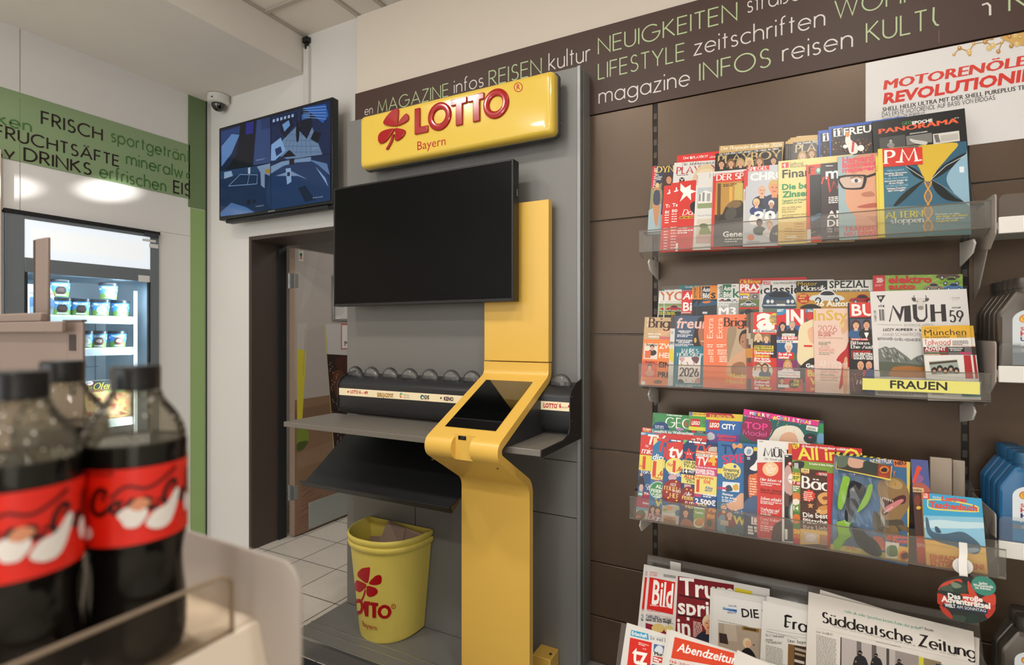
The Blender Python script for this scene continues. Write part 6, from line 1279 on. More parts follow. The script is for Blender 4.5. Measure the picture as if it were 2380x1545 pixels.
# --- lower shelf, back row
mag('3b', 'green nature magazine with white letters at the back of lower shelf', A5, (316, 116), (305, 300), .2, '3f8a52',
    [('b', 446, 142, 650, 1, 12, 8, W), ('t', 'GEO', 436, 250, 90, W, 680, 's'), ('t', 'lino', 618, 238, 40, 'd03a2e', None, 's'), ('r', 316, 160, 334, 215, '357a48'), ('q', [(320, 230), (360, 205), (430, 210), (462, 250), (455, 300), (315, 300)], '27437a', 3), ('b', 335, 245, 420, 3, 16, 9, 'd0d8e8'), ('e', 570, 275, 36, 14, 'b88ac0')], thk=.004)
mag('3b', 'narrow green and yellow toy brick magazine behind the blue toy brick magazine', A5, (658, 110), (652, 310), .2, '3f9a42',
    [('r', 655, 106, 1000, 146, 'dcc23a'), ('r', 660, 112, 690, 144, '4a7aa8'), ('t', 'END-HELD IM', 696, 134, 14, 'a02a22', 810, 'k'), ('r', 672, 172, 762, 246, 'c8242c'), ('t', 'LEGO', 680, 228, 32, W, 756, 'k', 0, .15), ('t', 'M', 786, 226, 36, '6a6a68', None, 'k'), ('r', 652, 246, 1000, 280, 'dcd23a'), ('r', 652, 282, 1000, 320, '3a3a3a'), ('r', 680, 284, 720, 310, 'c8242c'), ('t', 'MINE', 730, 308, 18, '9a9a96', None, 'k')], thk=.004, dy=-.003)
mag('3b', 'blue toy brick magazine with red logo square and white word', A5, (818, 114), (812, 380), .2, '2f64a8',
    [('r', 815, 110, 1400, 180, 'dcc23a'), ('p', [(818, 114), (1060, 118), (1090, 166), (1060, 170), (818, 158)], 'b0242c'), ('t', 'XXL-MAGAZIN', 848, 162, 30, 'e6cf4a', 1056, 'b'), ('r', 842, 182, 944, 276, 'c8242c'), ('t', 'LEGO', 850, 252, 42, 'e8cf4a', 940, 'k', 0, .15), ('t', 'LEGO', 852, 250, 38, W, 938, 'k', 0, .15), ('t', 'CITY', 964, 268, 46, W, 1098, 'k'), ('q', [(815, 310), (880, 295), (930, 340), (1140, 330), (1140, 390), (812, 385)], '6a3a8a', 3), ('q', [(822, 330), (860, 300), (900, 330), (890, 370), (830, 370)], 'b8bcc4', 3), ('t', 'Galaktisches', 918, 344, 28, 'd83a4a', 1098, 'k', 0, .2), ('t', 'Abenteuer!', 930, 378, 28, 'd83a4a', 1090, 'k', 0, .2)], thk=.004, dy=-.006)
mag('3b', 'green corner of a toy brick magazine behind the pink fashion-doll magazine', A5, (1700, 176), (1700, 300), .1, '2f8a52', [('r', 1700, 170, 1900, 192, 'dcd24a'), ('r', 1886, 178, 1930, 216, '3a2a5a'), ('q', [(1870, 330), (1900, 310), (1935, 330), (1935, 400), (1865, 400)], '6a9ac0', 3)], thk=.002, TR=(1928, 180), dy=.006)
mag('3b', 'tilted pink and teal doll magazine with snow-white hair on lower shelf', A5, (1176, 82), (1136, 380), .2, '1f5c5a',
    [('p', [(1174, 78), (1885, 190), (1876, 246), (1165, 132)], 'dc2a8a'), ('e', 1300, 262, 145, 130, '8a1a4a'), ('t', 'TOP', 1180, 262, 60, 'e83a8a', 1398, 'b', -6), ('t', 'Model', 1166, 322, 46, 'f06ab0', 1384, 'f', -6), ('b', 1176, 150, 1420, 1, 12, 12, 'f06ab0'), ('q', [(1410, 380), (1440, 330), (1480, 270), (1560, 240), (1660, 245), (1720, 290), (1770, 400), (1740, 460), (1420, 460)], 'e2d8c8'), ('q', [(1510, 370), (1540, 320), (1600, 300), (1660, 320), (1690, 400), (1680, 460), (1510, 460)], 'd8a88a', 3), ('e', 1800, 360, 62, 48, '1f2f2e'), ('e', 1800, 352, 16, 7, 'd83a8a'), ('p', [(1768, 236), (1876, 254), (1870, 298), (1762, 278)], 'e8e6e2')] + [('r', 1776 + k * 9, 250 + k * 1.5, 1780 + k * 9, 276 + k * 1.5, '2a2a2a') for k in range(9)] + [('t', c, 1230 + k * 38 + (60 if k > 4 else 0), 136 + (k * 6) + (10 if k > 4 else 0), 30, (W, '63c0c8', 'e8c84a', W, 'b8e0b0')[k % 5], None, 'k', -8) for k, c in enumerate('MERRYCHRISTMAS')] + [('p', [(1466, 142), (1474, 158), (1494, 160), (1480, 172), (1484, 190), (1466, 180), (1448, 190), (1452, 172), (1438, 160), (1458, 158)], 'e8c84a')] + [('e', 1420 + (k * 71) % 420, 190 + (k * 47) % 150, 4, 4, 'e8d88a') for k in range(24)], thk=.004, TR=(1884, 190), dy=-.010)
mag('3b', 'wide television guide with teal banner behind the small guides', A5, (216, 256), (200, 480), .23, 'c8322e', [('p', [(214, 254), (826, 316), (826, 340), (214, 296)], '3f7a78'), ('r', 214, 256, 302, 298, 'd84a3e'), ('t', '32 Seiten', 222, 278, 18, W, 296, 'b'), ('t', 'EXTRA', 230, 294, 14, 'e8d04a', 284, 'b'), ('t', 'Leseglück zu Weihnachten', 312, 302, 26, W, 690, 'b', -4), ('p', [(214, 300), (826, 342), (826, 400), (214, 400)], 'd23a2e'), ('e', 475, 352, 40, 26, '243a6a'), ('t', 'Nr.1', 452, 362, 24, W, 500, 'k'), ('t', '14 Tage TV', 584, 372, 24, W, 780, 'k', -4), ('r', 516, 338, 570, 370, '8a7a6a')], thk=.003, TR=(826, 318), dy=-.030)
# --- lower shelf, front row
mag('3f', 'leftmost small television guide with red top on lower shelf', A5, (204, 298), (152, 1125), .165, 'c8302c',
    [('r', 196, 296, 420, 330, '4a8ab0'), ('t', 'BEST', 204, 320, 16, W, 246, 'b'), ('p', [(204, 330), (420, 316), (420, 470), (196, 500)], 'd2352c'), ('t', 'TV', 246, 412, 92, W, None, 'b', 0, .2), ('t', 'für', 246, 440, 22, W, 274, 's'), ('t', 'mich', 210, 498, 56, W, None, 's', 0, .2), ('r', 180, 510, 420, 656, 'e0cf4a'), ('t', '1', 214, 644, 112, 'd2452c', 262, 'k'), ('t', 'nur', 186, 628, 26, 'd2452c', 228, 'b'), ('r', 176, 656, 420, 690, '2c4a7a'), ('t', 'TOP-THEMEN', 196, 688, 26, W, None, 'b'), ('r', 170, 690, 420, 858, '34507a'), ('q', [(180, 740), (205, 690), (228, 740), (234, 810), (176, 810)], '26242a', 3), ('e', 206, 702, 12, 16, 'd8a888'), ('q', [(190, 800), (222, 800), (216, 860), (188, 860)], 'c8a8a4', 3), ('t', 'Glück', 246, 820, 30, W, None, 's', 0, .2), ('t', 'für', 256, 844, 26, W, None, 's', 0, .2), ('r', 160, 858, 420, 1000, 'a8284a'), ('e', 196, 884, 24, 26, '3f9a8a'), ('t', '1400', 180, 892, 18, W, 214, 'k'), ('t', 'TV-', 230, 890, 22, W, None, 'k'), ('t', 'Advent', 216, 978, 22, W, None, 'b'), ('r', 152, 1010, 420, 1160, 'c8c8b0'), ('r', 152, 1004, 270, 1030, '5a9aa8'), ('e', 200, 1080, 46, 46, '8a4a34'), ('e', 200, 1060, 24, 18, '4a7a3a'), ('e', 180, 1100, 22, 16, 'c87a4a')], thk=.003)
mag('3f', 'second small television guide, blue with green Christmas bauble', A5, (322, 350), (262, 1160), .165, '2f74a4',
    [('p', [(316, 348), (392, 342), (318, 430)], 'e8c88a'), ('t', 'TV', 330, 478, 120, 'd2352c', None, 'b', 0, .15), ('t', 'direkt', 308, 556, 54, W, None, 'b', 0, .2), ('q', [(300, 580), (340, 565), (460, 560), (460, 730), (296, 740)], 'e8d878', 3), ('t', '1', 308, 706, 128, 'd2452c', 360, 'k'), ('t', ',69', 362, 708, 44, 'd2452c', None, 'k'), ('t', 'Mehr drin', 312, 738, 26, 'c8402e', None, 'b'), ('t', 'zum Topp', 314, 760, 22, 'c8402e', None, 'b'), ('e', 360, 845, 78, 80, 'c8d8c0'), ('e', 360, 845, 70, 72, '3f8a52'), ('t', 'ALLE', 340, 828, 34, W, None, 'b'), ('t', 'FEIERTAGE', 298, 864, 30, W, None, 'b'), ('t', 'in einem', 308, 890, 22, W, None, 'b'), ('t', 'Heft', 330, 914, 22, W, None, 'b'), ('t', 'Win', 328, 1000, 70, 'd8c84a', None, 'k'), ('r', 262, 990, 470, 1170, '8a5a64'), ('f', 316, 1030, 30, '2a1a16', 'd0a080', 'b86a6a', True), ('f', 360, 1040, 28, '3a241c', 'd0a080', 'a87070', True), ('t', 'Dana', 272, 1124, 52, W, None, 's', 0, .3), ('b', 270, 1148, 380, 1, 10, 9, 'e8d0d0')], thk=.003)
for k, x in enumerate((424,)):
    mag('3f', 'thin edge of a white-lettered television guide left of its twin', A5, (x, 372), (x - 34, 1180), .165, '31587e', [('r', 410, 368, 480, 400, 'c8402e'), ('r', 420, 440, 480, 540, 'd23a2e'), ('r', 400, 560, 480, 640, 'e0d04a'), ('r', 390, 820, 480, 930, '8a2a24')], thk=.002)
mag('3f', 'blue television guide with white lowercase letters and red Christmas bauble', A5, (444, 366), (392, 1190), .17, '27568c',
    [('p', [(440, 364), (480, 360), (440, 400)], 'd2352c'), ('b', 488, 384, 620, 1, 10, 12, W), ('p', [(446, 400), (640, 380), (640, 540), (438, 560)], 'd2352c'), ('t', 'tv14', 454, 534, 122, W, None, 'b', 0, .12), ('e', 520, 620, 88, 76, 'e8d878'), ('t', 'Nur', 450, 618, 30, 'd2452c', 504, 'b', 0, .15), ('t', '1', 500, 672, 100, 'd2452c', 536, 'k'), ('t', ',69', 538, 664, 44, 'd2452c', None, 'k'), ('t', '2 Wochen mehr', 458, 690, 18, W, None, 'b', 0, .15), ('t', 'TV-Programm', 468, 706, 18, W, None, 'b', 0, .15), ('e', 500, 730, 40, 28, 'd8a0a0'), ('r', 470, 720, 530, 752, 'c8b0b4'), ('e', 505, 862, 108, 115, '7a1a18'), ('e', 500, 855, 96, 102, '96241f'), ('t', 'ALLE', 478, 804, 26, W, 536, 'S'), ('t', 'FEIERTAGE', 424, 842, 34, 'e8c878', None, 'S'), ('t', 'IN EINEM', 504, 866, 20, W, None, 'S'), ('t', 'HEFT', 476, 916, 40, 'e8c878', None, 'S'), ('r', 392, 990, 620, 1200, 'cfc8c0'), ('q', [(400, 1010), (480, 985), (560, 1000), (560, 1060), (410, 1060)], 'b8b09a', 3), ('e', 470, 1020, 30, 20, 'd88a5a'), ('e', 430, 1035, 22, 14, '7a9a4a'), ('e', 550, 1065, 26, 30, '3a6a8a'), ('r', 415, 1085, 536, 1185, 'd89a68'), ('t', 'SPAREN', 418, 1148, 34, '4a3020', 524, 'b'), ('t', 'bei den', 450, 1112, 14, '4a3020', 500, 'b'), ('t', 'Eigenmarken', 416, 1176, 20, '4a3020', 526, 'b')]
    + [('p', [(a + 12 * math.cos(R(-90 + k * 72 / 2)) * (1 if k % 2 == 0 else .45), b + 12 * math.sin(R(-90 + k * 36)) * (1 if k % 2 == 0 else .45)) for k in range(10)], 'e8c05a') for a, b in ((0, 0),) if False] + [('e', x, y, 9, 9, 'e8c05a') for x, y in ((536, 768), (446, 866), (460, 920), (540, 946))], thk=.003)
mag('3f', 'dark blue television guide with a smiling red star', A5, (604, 372), (556, 1215), .19, '1d3a66',
    [('p', [(598, 368), (650, 366), (600, 420)], '7ab06a'), ('b', 655, 398, 920, 1, 10, 16, W), ('t', 'TV', 690, 478, 70, 'd8402e', 845, 'b', 0, .25), ('q', [(840, 460), (900, 440), (930, 470), (930, 700), (850, 600)], 'c8b8a8', 3), ('p', [(654, 446), (674, 488), (716, 490), (684, 520), (696, 566), (656, 544), (614, 562), (628, 516), (604, 486), (640, 484)], 'd2352c'), ('e', 645, 505, 6, 7, W), ('e', 668, 507, 6, 7, W), ('r', 588, 560, 940, 645, 'e0d878'), ('t', 'DER BESTE', 608, 594, 24, '222222', None, 'b'), ('t', 'TV-GUIDE', 602, 630, 30, '222222', None, 'b'), ('r', 588, 645, 940, 690, '222c44'), ('t', '14', 596, 682, 34, W, 642, 'k'), ('t', 'TAGE', 650, 664, 20, W, None, 'b'), ('t', 'PRO', 652, 684, 18, W, None, 'b'), ('r', 586, 696, 940, 780, 'e0d878'), ('t', 'ALLE DREI', 606, 732, 34, 'c8402e', None, 'k'), ('t', 'Free-TV,', 622, 754, 20, '2a2a2a', None, 'b', 0, .15), ('t', '& Stream', 632, 774, 20, '2a2a2a', None, 'b', 0, .15), ('r', 612, 790, 676, 826, 'c8a0a0'), ('e', 648, 915, 84, 100, '8a1f1c'), ('t', 'Alle', 608, 894, 32, W, None, 's', 0, .25), ('t', 'FEIERTAGE', 590, 932, 32, 'e8d07a', None, 'b'), ('t', 'in einem', 620, 970, 28, W, None, 's', 0, .2), ('t', 'HEFT', 622, 1014, 34, 'e8d07a', None, 'b'), ('r', 560, 1020, 940, 1230, '34304a'), ('f', 625, 1060, 32, '3a2620', 'd09a80', '2a3a5a', True), ('q', [(570, 1180), (600, 1120), (680, 1140), (690, 1220), (566, 1220)], 'b06a4a', 3)] + [('e', x, y, 8, 8, 'e8c05a') for x, y in ((676, 850), (600, 980), (636, 840))], thk=.003, TR=(925, 398))
mag('3f', 'small white-red television guide with four-week title overlapping the star guide', A5, (722, 470), (692, 1245), .105, 'e6dfd6',
    [('r', 722, 468, 940, 500, 'd8702c'), ('t', '4 Wochen TV-Programm', 728, 492, 17, W, 920, 'b'), ('t', '13.12.25 - 9.1.26', 724, 518, 14, '3a2a26', 856, 'b'), ('r', 716, 525, 940, 640, 'd8352c'), ('t', 'TV', 722, 608, 76, W, 832, 'b', 0, .12), ('t', '4', 834, 606, 86, 'e8b83a', 912, 'k'), ('r', 716, 612, 940, 638, 'c83a6a'), ('t', 'Ihr Bonus zum Jahresende', 720, 632, 15, W, 918, 'b'), ('r', 712, 640, 940, 698, 'd03a7a'), ('t', 'GROSSER EXTRA-', 716, 664, 20, W, 900, 'k'), ('t', 'RÄTSELSPASS', 720, 690, 22, W, 898, 'k'), ('r', 706, 700, 940, 870, 'e8d878'), ('t', 'Superpreis', 714, 732, 30, 'd2452c', 888, 'b'), ('t', '1', 724, 858, 108, 'd2452c', 776, 'k'), ('t', '50€', 792, 784, 32, 'd2452c', 862, 'b'), ('t', 'Alles', 806, 834, 24, '2a5aa0', 880, 'b'), ('t', 'drin!', 804, 858, 24, '2a5aa0', 872, 'b'), ('r', 700, 878, 940, 1005, '24508a'), ('t', 'NEU!', 708, 906, 24, 'e83a4a', 772, 'k'), ('b', 790, 896, 910, 2, 16, 10, W), ('t', '2.500€', 712, 972, 46, W, 908, 'k'), ('t', 'IN BAR', 738, 996, 18, 'e8d04a', 826, 'b'), ('e', 718, 980, 12, 14, 'd83a2e'), ('r', 694, 1016, 804, 1240, '7aa04a'), ('t', 'Festlich', 716, 1066, 20, W, 790, 'b'), ('e', 748, 1160, 50, 46, 'efe6d8'), ('q', [(710, 1170), (730, 1120), (770, 1110), (795, 1150), (770, 1190)], 'd8924a', 3), ('r', 806, 1016, 940, 1250, '9a5a30'), ('t', 'Me', 842, 1050, 44, 'e89a3a', None, 'k', 0, .15), ('t', 'ins', 824, 1106, 44, 'e89a3a', None, 'k', 0, .15), ('e', 850, 1160, 26, 34, '3a4a34')], thk=.003, TR=(928, 498))
for k, x in enumerate((930, 942)):
    mag('3f', ('first', 'second')[k] + ' thin edge of the blue film guide stack on lower shelf', A5, (x, 384 + k * 2), (x - 18, 1260), .165, '2f6aa0', [('r', x - 20, 640, x + 60, 690, 'e0d04a'), ('r', x - 30, 815, x + 60, 835, 'b83a6a'), ('r', x - 30, 950, x + 60, 1280, '4a6a80')], thk=.002, spine='3d7ab0')
mag('3f', 'light blue film guide with orange bow on its title', A5, (964, 384), (920, 1268), .2, '3f86b8',
    [('p', [(955, 620), (1200, 600), (1200, 800), (945, 800)], '5aa0c8'), ('q', [(1120, 720), (1180, 600), (1200, 600), (1200, 1280), (1100, 1000)], 'b88a5a', 3), ('q', [(1000, 980), (1060, 960), (1140, 880), (1190, 900), (1190, 1010), (1060, 1040)], 'd8a888', 3), ('t', 'TV', 962, 500, 84, '22366e', 1125, 'b', 0, -.05), ('q', [(1065, 420), (1085, 405), (1105, 425), (1135, 405), (1160, 420), (1155, 455), (1110, 445), (1080, 460)], 'e09a5a', 3), ('t', 'SPIELFILM', 980, 606, 84, 'd82a5a', None, 'b', 5), ('b', 980, 618, 1180, 1, 10, 12, W), ('e', 1054, 672, 92, 80, 'e8d878'), ('t', 'Streaming', 978, 668, 34, '2a3a4a', 1130, 'b', -5), ('e', 1090, 625, 14, 14, '2a5aa0'), ('b', 990, 690, 1120, 5, 14, 9, '3a4a5a'), ('p', [(975, 768), (1135, 780), (1130, 868), (970, 858)], 'dce4e8'), ('q', [(1000, 820), (1040, 800), (1070, 850), (1010, 860)], '3a4a58', 3), ('q', [(1070, 810), (1110, 790), (1125, 840), (1085, 850)], 'd8a83a', 3), ('r', 956, 816, 1010, 838, 'd03a6a'), ('t', 'Abenteuer', 968, 892, 22, W, 1076, 'b'), ('t', 'in der Arktis', 966, 922, 22, W, 1108, 'b'), ('b', 966, 940, 1100, 2, 14, 8, 'd8e4ec'), ('r', 910, 1040, 1200, 1290, '38565c'), ('f', 985, 1015, 34, '8a8a8a', 'd8a888', '8a2a2a'), ('f', 1040, 1080, 34, '6a5a4a', 'd8a888', '7a2a26'), ('q', [(930, 1120), (990, 1080), (1000, 1240), (930, 1270)], '6a8a98', 3), ('t', 'Ihr Höhe', 1090, 1060, 28, W, None, 'b'), ('t', 'Wo', 1070, 1160, 70, 'd8b84a', None, 'k'), ('t', 'Filme, Serien & Shows', 990, 1262, 22, W, 1160, 'b'), ('r', 955, 1128, 1030, 1176, 'b8a890')], thk=.003)
mag('3f', 'midnight blue magazine with winged horse seal and orange badge', A5, (1178, 434), (1170, 1300), .2, '232f46',
    [('e', 1220, 480, 44, 46, 'd8d8d8'), ('q', [(1200, 490), (1215, 460), (1245, 470), (1235, 505), (1210, 510)], '8aa0b8', 3), ('p', [(1266, 440), (1300, 438), (1300, 480), (1268, 480)], 'd8c84a'), ('b', 1205, 545, 1245, 2, 14, 10, 'c8d0d8'), ('q', [(1230, 640), (1275, 600), (1300, 560), (1300, 660), (1250, 660)], 'efece6', 3), ('q', [(1218, 720), (1260, 700), (1310, 705), (1310, 930), (1250, 930), (1222, 900)], 'd8693a', 3), ('b', 1230, 745, 1300, 7, 24, 10, 'f0d0b8'), ('q', [(1180, 960), (1300, 900), (1300, 1090), (1172, 1070)], '4a5f80', 3), ('r', 1245, 1100, 1400, 1170, 'e0dcd6'), ('t', 'D', 1266, 1160, 52, 'b8303a', None, 'S'), ('b', 1212, 1206, 1300, 3, 28, 22, 'e0dcd6')], thk=.004, spine='c8c6c2')
mag('3f', 'red and white city family guide with round peach badge', A5, (1302, 370), (1298, 1335), .21, 'cf3a32',
    [('p', [(1302, 368), (1800, 368), (1800, 575), (1300, 588)], 'e3e0db'), ('b', 1322, 392, 1370, 1, 10, 8, '6a6864'), ('t', 'MÜNCHEN', 1366, 524, 74, '1f1d1d', None, 'S'), ('t', 'Die Stadt mit Kindern', 1366, 560, 20, '5a5856', None, 's', 0, .2), ('e', 1426, 650, 76, 68, 'efc290'), ('t', 'Über', 1404, 622, 20, W, 1444, 'b'), ('t', '250 Tipps &', 1378, 644, 19, W, 1478, 'b'), ('t', 'Ideen für', 1388, 664, 19, W, 1466, 'b'), ('t', 'Eltern!', 1394, 686, 19, W, 1454, 'b'), ('t', 'Hier leben wir', 1330, 756, 26, W, 1530, 'S', 0, .25), ('t', 'Fünf spannende Spaziergänge', 1332, 780, 15, W, 1520, 'b'), ('t', 'durch München', 1334, 800, 15, W, 1440, 'b'), ('t', 'Raus ins Abenteuer', 1332, 852, 26, '5a1a18', 1560, 'S', 0, .25), ('t', 'Die besten Ausflüge ins Umland', 1332, 872, 15, '5a1a18', 1540, 'b'), ('t', 'Toben erlaubt', 1330, 936, 28, W, 1524, 'S', 0, .25), ('t', 'Die besten Orte für Spiel und', 1332, 958, 15, W, 1530, 'b'), ('t', 'bei jedem Wetter', 1332, 974, 15, W, 1456, 'b'), ('t', 'Vorhang auf', 1330, 1038, 28, W, 1504, 'S', 0, .25), ('t', 'Theater, Musik & mehr', 1332, 1056, 15, W, 1494, 'b'), ('t', 'für jedes Alter', 1332, 1076, 15, W, 1432, 'b'), ('t', 'Event-Kalender', 1330, 1130, 28, 'f0b8b0', 1544, 'S', 0, .25), ('t', '2026', 1330, 1164, 26, 'f0b8b0', 1402, 'S', 0, .25), ('b', 1330, 1190, 1450, 3, 20, 12, 'f0c0b8'), ('q', [(1450, 1200), (1500, 1150), (1560, 1140), (1560, 1340), (1440, 1340)], '3a1416', 3), ('b', 1320, 1300, 1430, 2, 16, 8, 'f0c0b8')], thk=.004)
mag('3f', 'orange strip of a cookbook behind the red cooking magazine', A5, (1596, 404), (1590, 700), .2, 'd8702c', [], thk=.002, dy=.004, TR=(1660, 408))
mag('3f', 'small white-framed food magazine left of the red cooking magazine', A5, (1540, 500), (1534, 1360), .19, 'dcdad5',
    [('p', [(1560, 516), (1700, 520), (1700, 1340), (1556, 1330)], '2a2422'), ('b', 1568, 532, 1620, 1, 12, 10, W), ('e', 1610, 600, 22, 20, 'c8302e'), ('e', 1610, 598, 12, 11, W), ('q', [(1565, 640), (1620, 640), (1640, 880), (1562, 860)], 'c8a098', 3), ('q', [(1590, 740), (1620, 690), (1650, 740), (1620, 790)], 'efeae4', 3), ('t', 'KOCH', 1598, 752, 13, '2a2a2a', None, 'b'), ('e', 1640, 1060, 44, 110, '4a6a70'), ('e', 1645, 1060, 34, 96, 'd8d4c8'), ('r', 1562, 1216, 1588, 1312, 'e4e2de'), ('r', 1556, 880, 1600, 1000, '5a4034')], thk=.003)
mag('3f', 'wide red cooking magazine with big yellow letters', A5, (1630, 404), (1640, 1385), .21, 'c1272e',
    [('e', 1658, 424, 42, 36, 'e8d84a'), ('t', 'NEU!', 1632, 422, 20, '7a1a18', 1680, 'k'), ('t', '3.99', 1630, 452, 24, 'c8302e', 1686, 'k'), ('t', '50 Rezepte für', 1722, 442, 20, W, 1880, 'b', -4, .2), ('t', 'monsieur cuisine', 1890, 458, 26, W, 2160, 'b', -4), ('t', 'All in One', 1684, 556, 110, 'e8d84a', None, 'b', -2), ('p', [(1628, 562), (1780, 575), (2040, 600), (2040, 690), (1626, 680)], '7a9a3f'), ('t', 'So kochst du Basis, Beilagen', 1792, 606, 18, W, 2020, 'b', -5), ('q', [(1640, 580), (1740, 580), (1730, 640), (1650, 636)], '2c2c2e', 3), ('r', 1650, 590, 1690, 660, 'b8b8b4'), ('p', [(1630, 640), (1720, 650), (1720, 1400), (1634, 1390)], '6a8f42'), ('r', 1632, 680, 1712, 760, 'd8d04a'), ('t', '68 Sei', 1636, 700, 24, 'b02a24', 1700, 'b'), ('b', 1638, 726, 1700, 2, 16, 10, '3a3a2a'), ('r', 1634, 762, 1712, 800, 'b8302a'), ('t', '7 min', 1640, 790, 30, W, None, 'b'), ('b', 1640, 816, 1700, 3, 18, 10, W), ('e', 1670, 920, 44, 50, 'd87a3a'), ('e', 1665, 960, 36, 30, 'e8e0d0'), ('t', '14', 1644, 1034, 36, W, None, 'b'), ('r', 1634, 1050, 1712, 1210, '4a7a3a'), ('e', 1670, 1120, 40, 46, 'd8742c'), ('r', 1634, 1210, 1712, 1300, 'd8702c'), ('t', '20', 1646, 1254, 36, 'e8d84a', None, 'b'), ('r', 1636, 1300, 1712, 1390, 'c1272e')], thk=.004, TR=(2290, 462))
mag('3f', 'brown baking magazine with cookies on dark wood', A5, (1708, 640), (1706, 1388), .21, '4f2f22',
    [('l', [(1708, 700 + 90 * k), (2300, 720 + 90 * k)], 4, '3c2218') for k in range(6)] + [('p', [(1716, 640), (1794, 650), (1790, 690), (1756, 694), (1716, 680)], 'e8d08a'), ('t', 'NEUE', 1732, 668, 16, '6a3a1a', 1780, 'b'), ('t', 'Rezepte', 1726, 686, 16, 'b84a2a', 1780, 'b'), ('p', [(1854, 686), (2060, 690), (2060, 716), (1856, 708)], 'b8282c'), ('t', 'FRÖHLICHES', 1884, 706, 22, W, 2010, 'S'), ('t', 'Bäckerei', 1730, 826, 106, W, None, 'n'),
     ('p', [(1790 + 66 * math.cos(R(k * 18)) * (1 if k % 2 else .78), 902 + 62 * math.sin(R(k * 18)) * (1 if k % 2 else .78)) for k in range(20)], 'd8402e'), ('b', 1740, 870, 1830, 5, 18, 9, 'f0d0c0'), ('e', 2010, 990, 150, 140, '6a3a22'), ('q', [(1870, 920), (1900, 880), (1960, 870), (2020, 900), (2000, 960), (1920, 985)], 'd8a060', 3), ('e', 1945, 925, 30, 18, '8a4a2a'), ('q', [(1880, 1010), (1960, 990), (2000, 1020), (1900, 1040)], 'c98a4a', 3), ('q', [(1890, 1050), (1980, 1030), (2010, 1060), (1910, 1080)], 'd8a060', 3), ('p', [(1800, 970), (1812, 985), (1836, 982), (1818, 1000), (1826, 1020), (1804, 1010), (1780, 1016), (1792, 996), (1776, 980), (1796, 982)], 'd89a5a'), ('p', [(1880, 1015), (1890, 1035), (1912, 1036), (1896, 1052), (1902, 1074), (1880, 1062), (1858, 1072), (1864, 1050), (1850, 1036), (1872, 1034)], 'e0b070'), ('t', 'Die besten', 1734, 1102, 44, W, None, 'b', -4), ('t', 'Plätzchen', 1736, 1158, 44, W, None, 'b', -4), ('t', 'Ihre Liebsten', 1738, 1214, 40, 'e0c8b0', None, 'r', -4), ('p', [(1706, 1212), (2200, 1270), (2200, 1390), (1706, 1370)], 'd8b05a'), ('p', [(1742, 1240), (1872, 1262), (1868, 1352), (1740, 1338)], 'cfb6a8'), ('e', 1806, 1298, 50, 34, 'e0cfc4'), ('p', [(1890, 1265), (1990, 1280), (1990, 1376), (1888, 1362)], 'b07a5a'), ('b', 1716, 1372, 1960, 1, 10, 8, '7a4a2a')], thk=.004, TR=(1960, 668))
mag('3f', 'blue adventure magazine with red letter right of the toy-bag magazine', A6, (938, 422), (1000, 1400), .05, '4a4a7e',
    [('p', [(938, 420), (1110, 430), (1130, 720), (940, 660)], '4d5690'), ('q', [(950, 620), (1000, 560), (1060, 600), (1000, 650)], '8a5a8a', 3), ('l', [(945, 640), (1020, 490)], 40, 'd8482c'), ('q', [(960, 650), (1040, 640), (1120, 700), (1120, 730), (960, 720)], 'a8584a', 3), ('r', 945, 680, 1056, 722, 'd8b88a'), ('t', 'ANIEN!', 950, 714, 22, '2a1a1a', 1040, 'b'), ('p', [(960, 725), (1140, 735), (1180, 1130), (980, 1130)], '4a2e28'), ('e', 1000, 800, 30, 50, '7a3a2a'), ('e', 1010, 870, 22, 16, 'd8a83a'), ('p', [(985, 1130), (1200, 1140), (1210, 1420), (990, 1410)], 'b0452e'), ('t', 'SPASS', 998, 1226, 30, 'c8a8a0', None, 'b')], thk=.003, TR=(1096, 430), dy=.002)
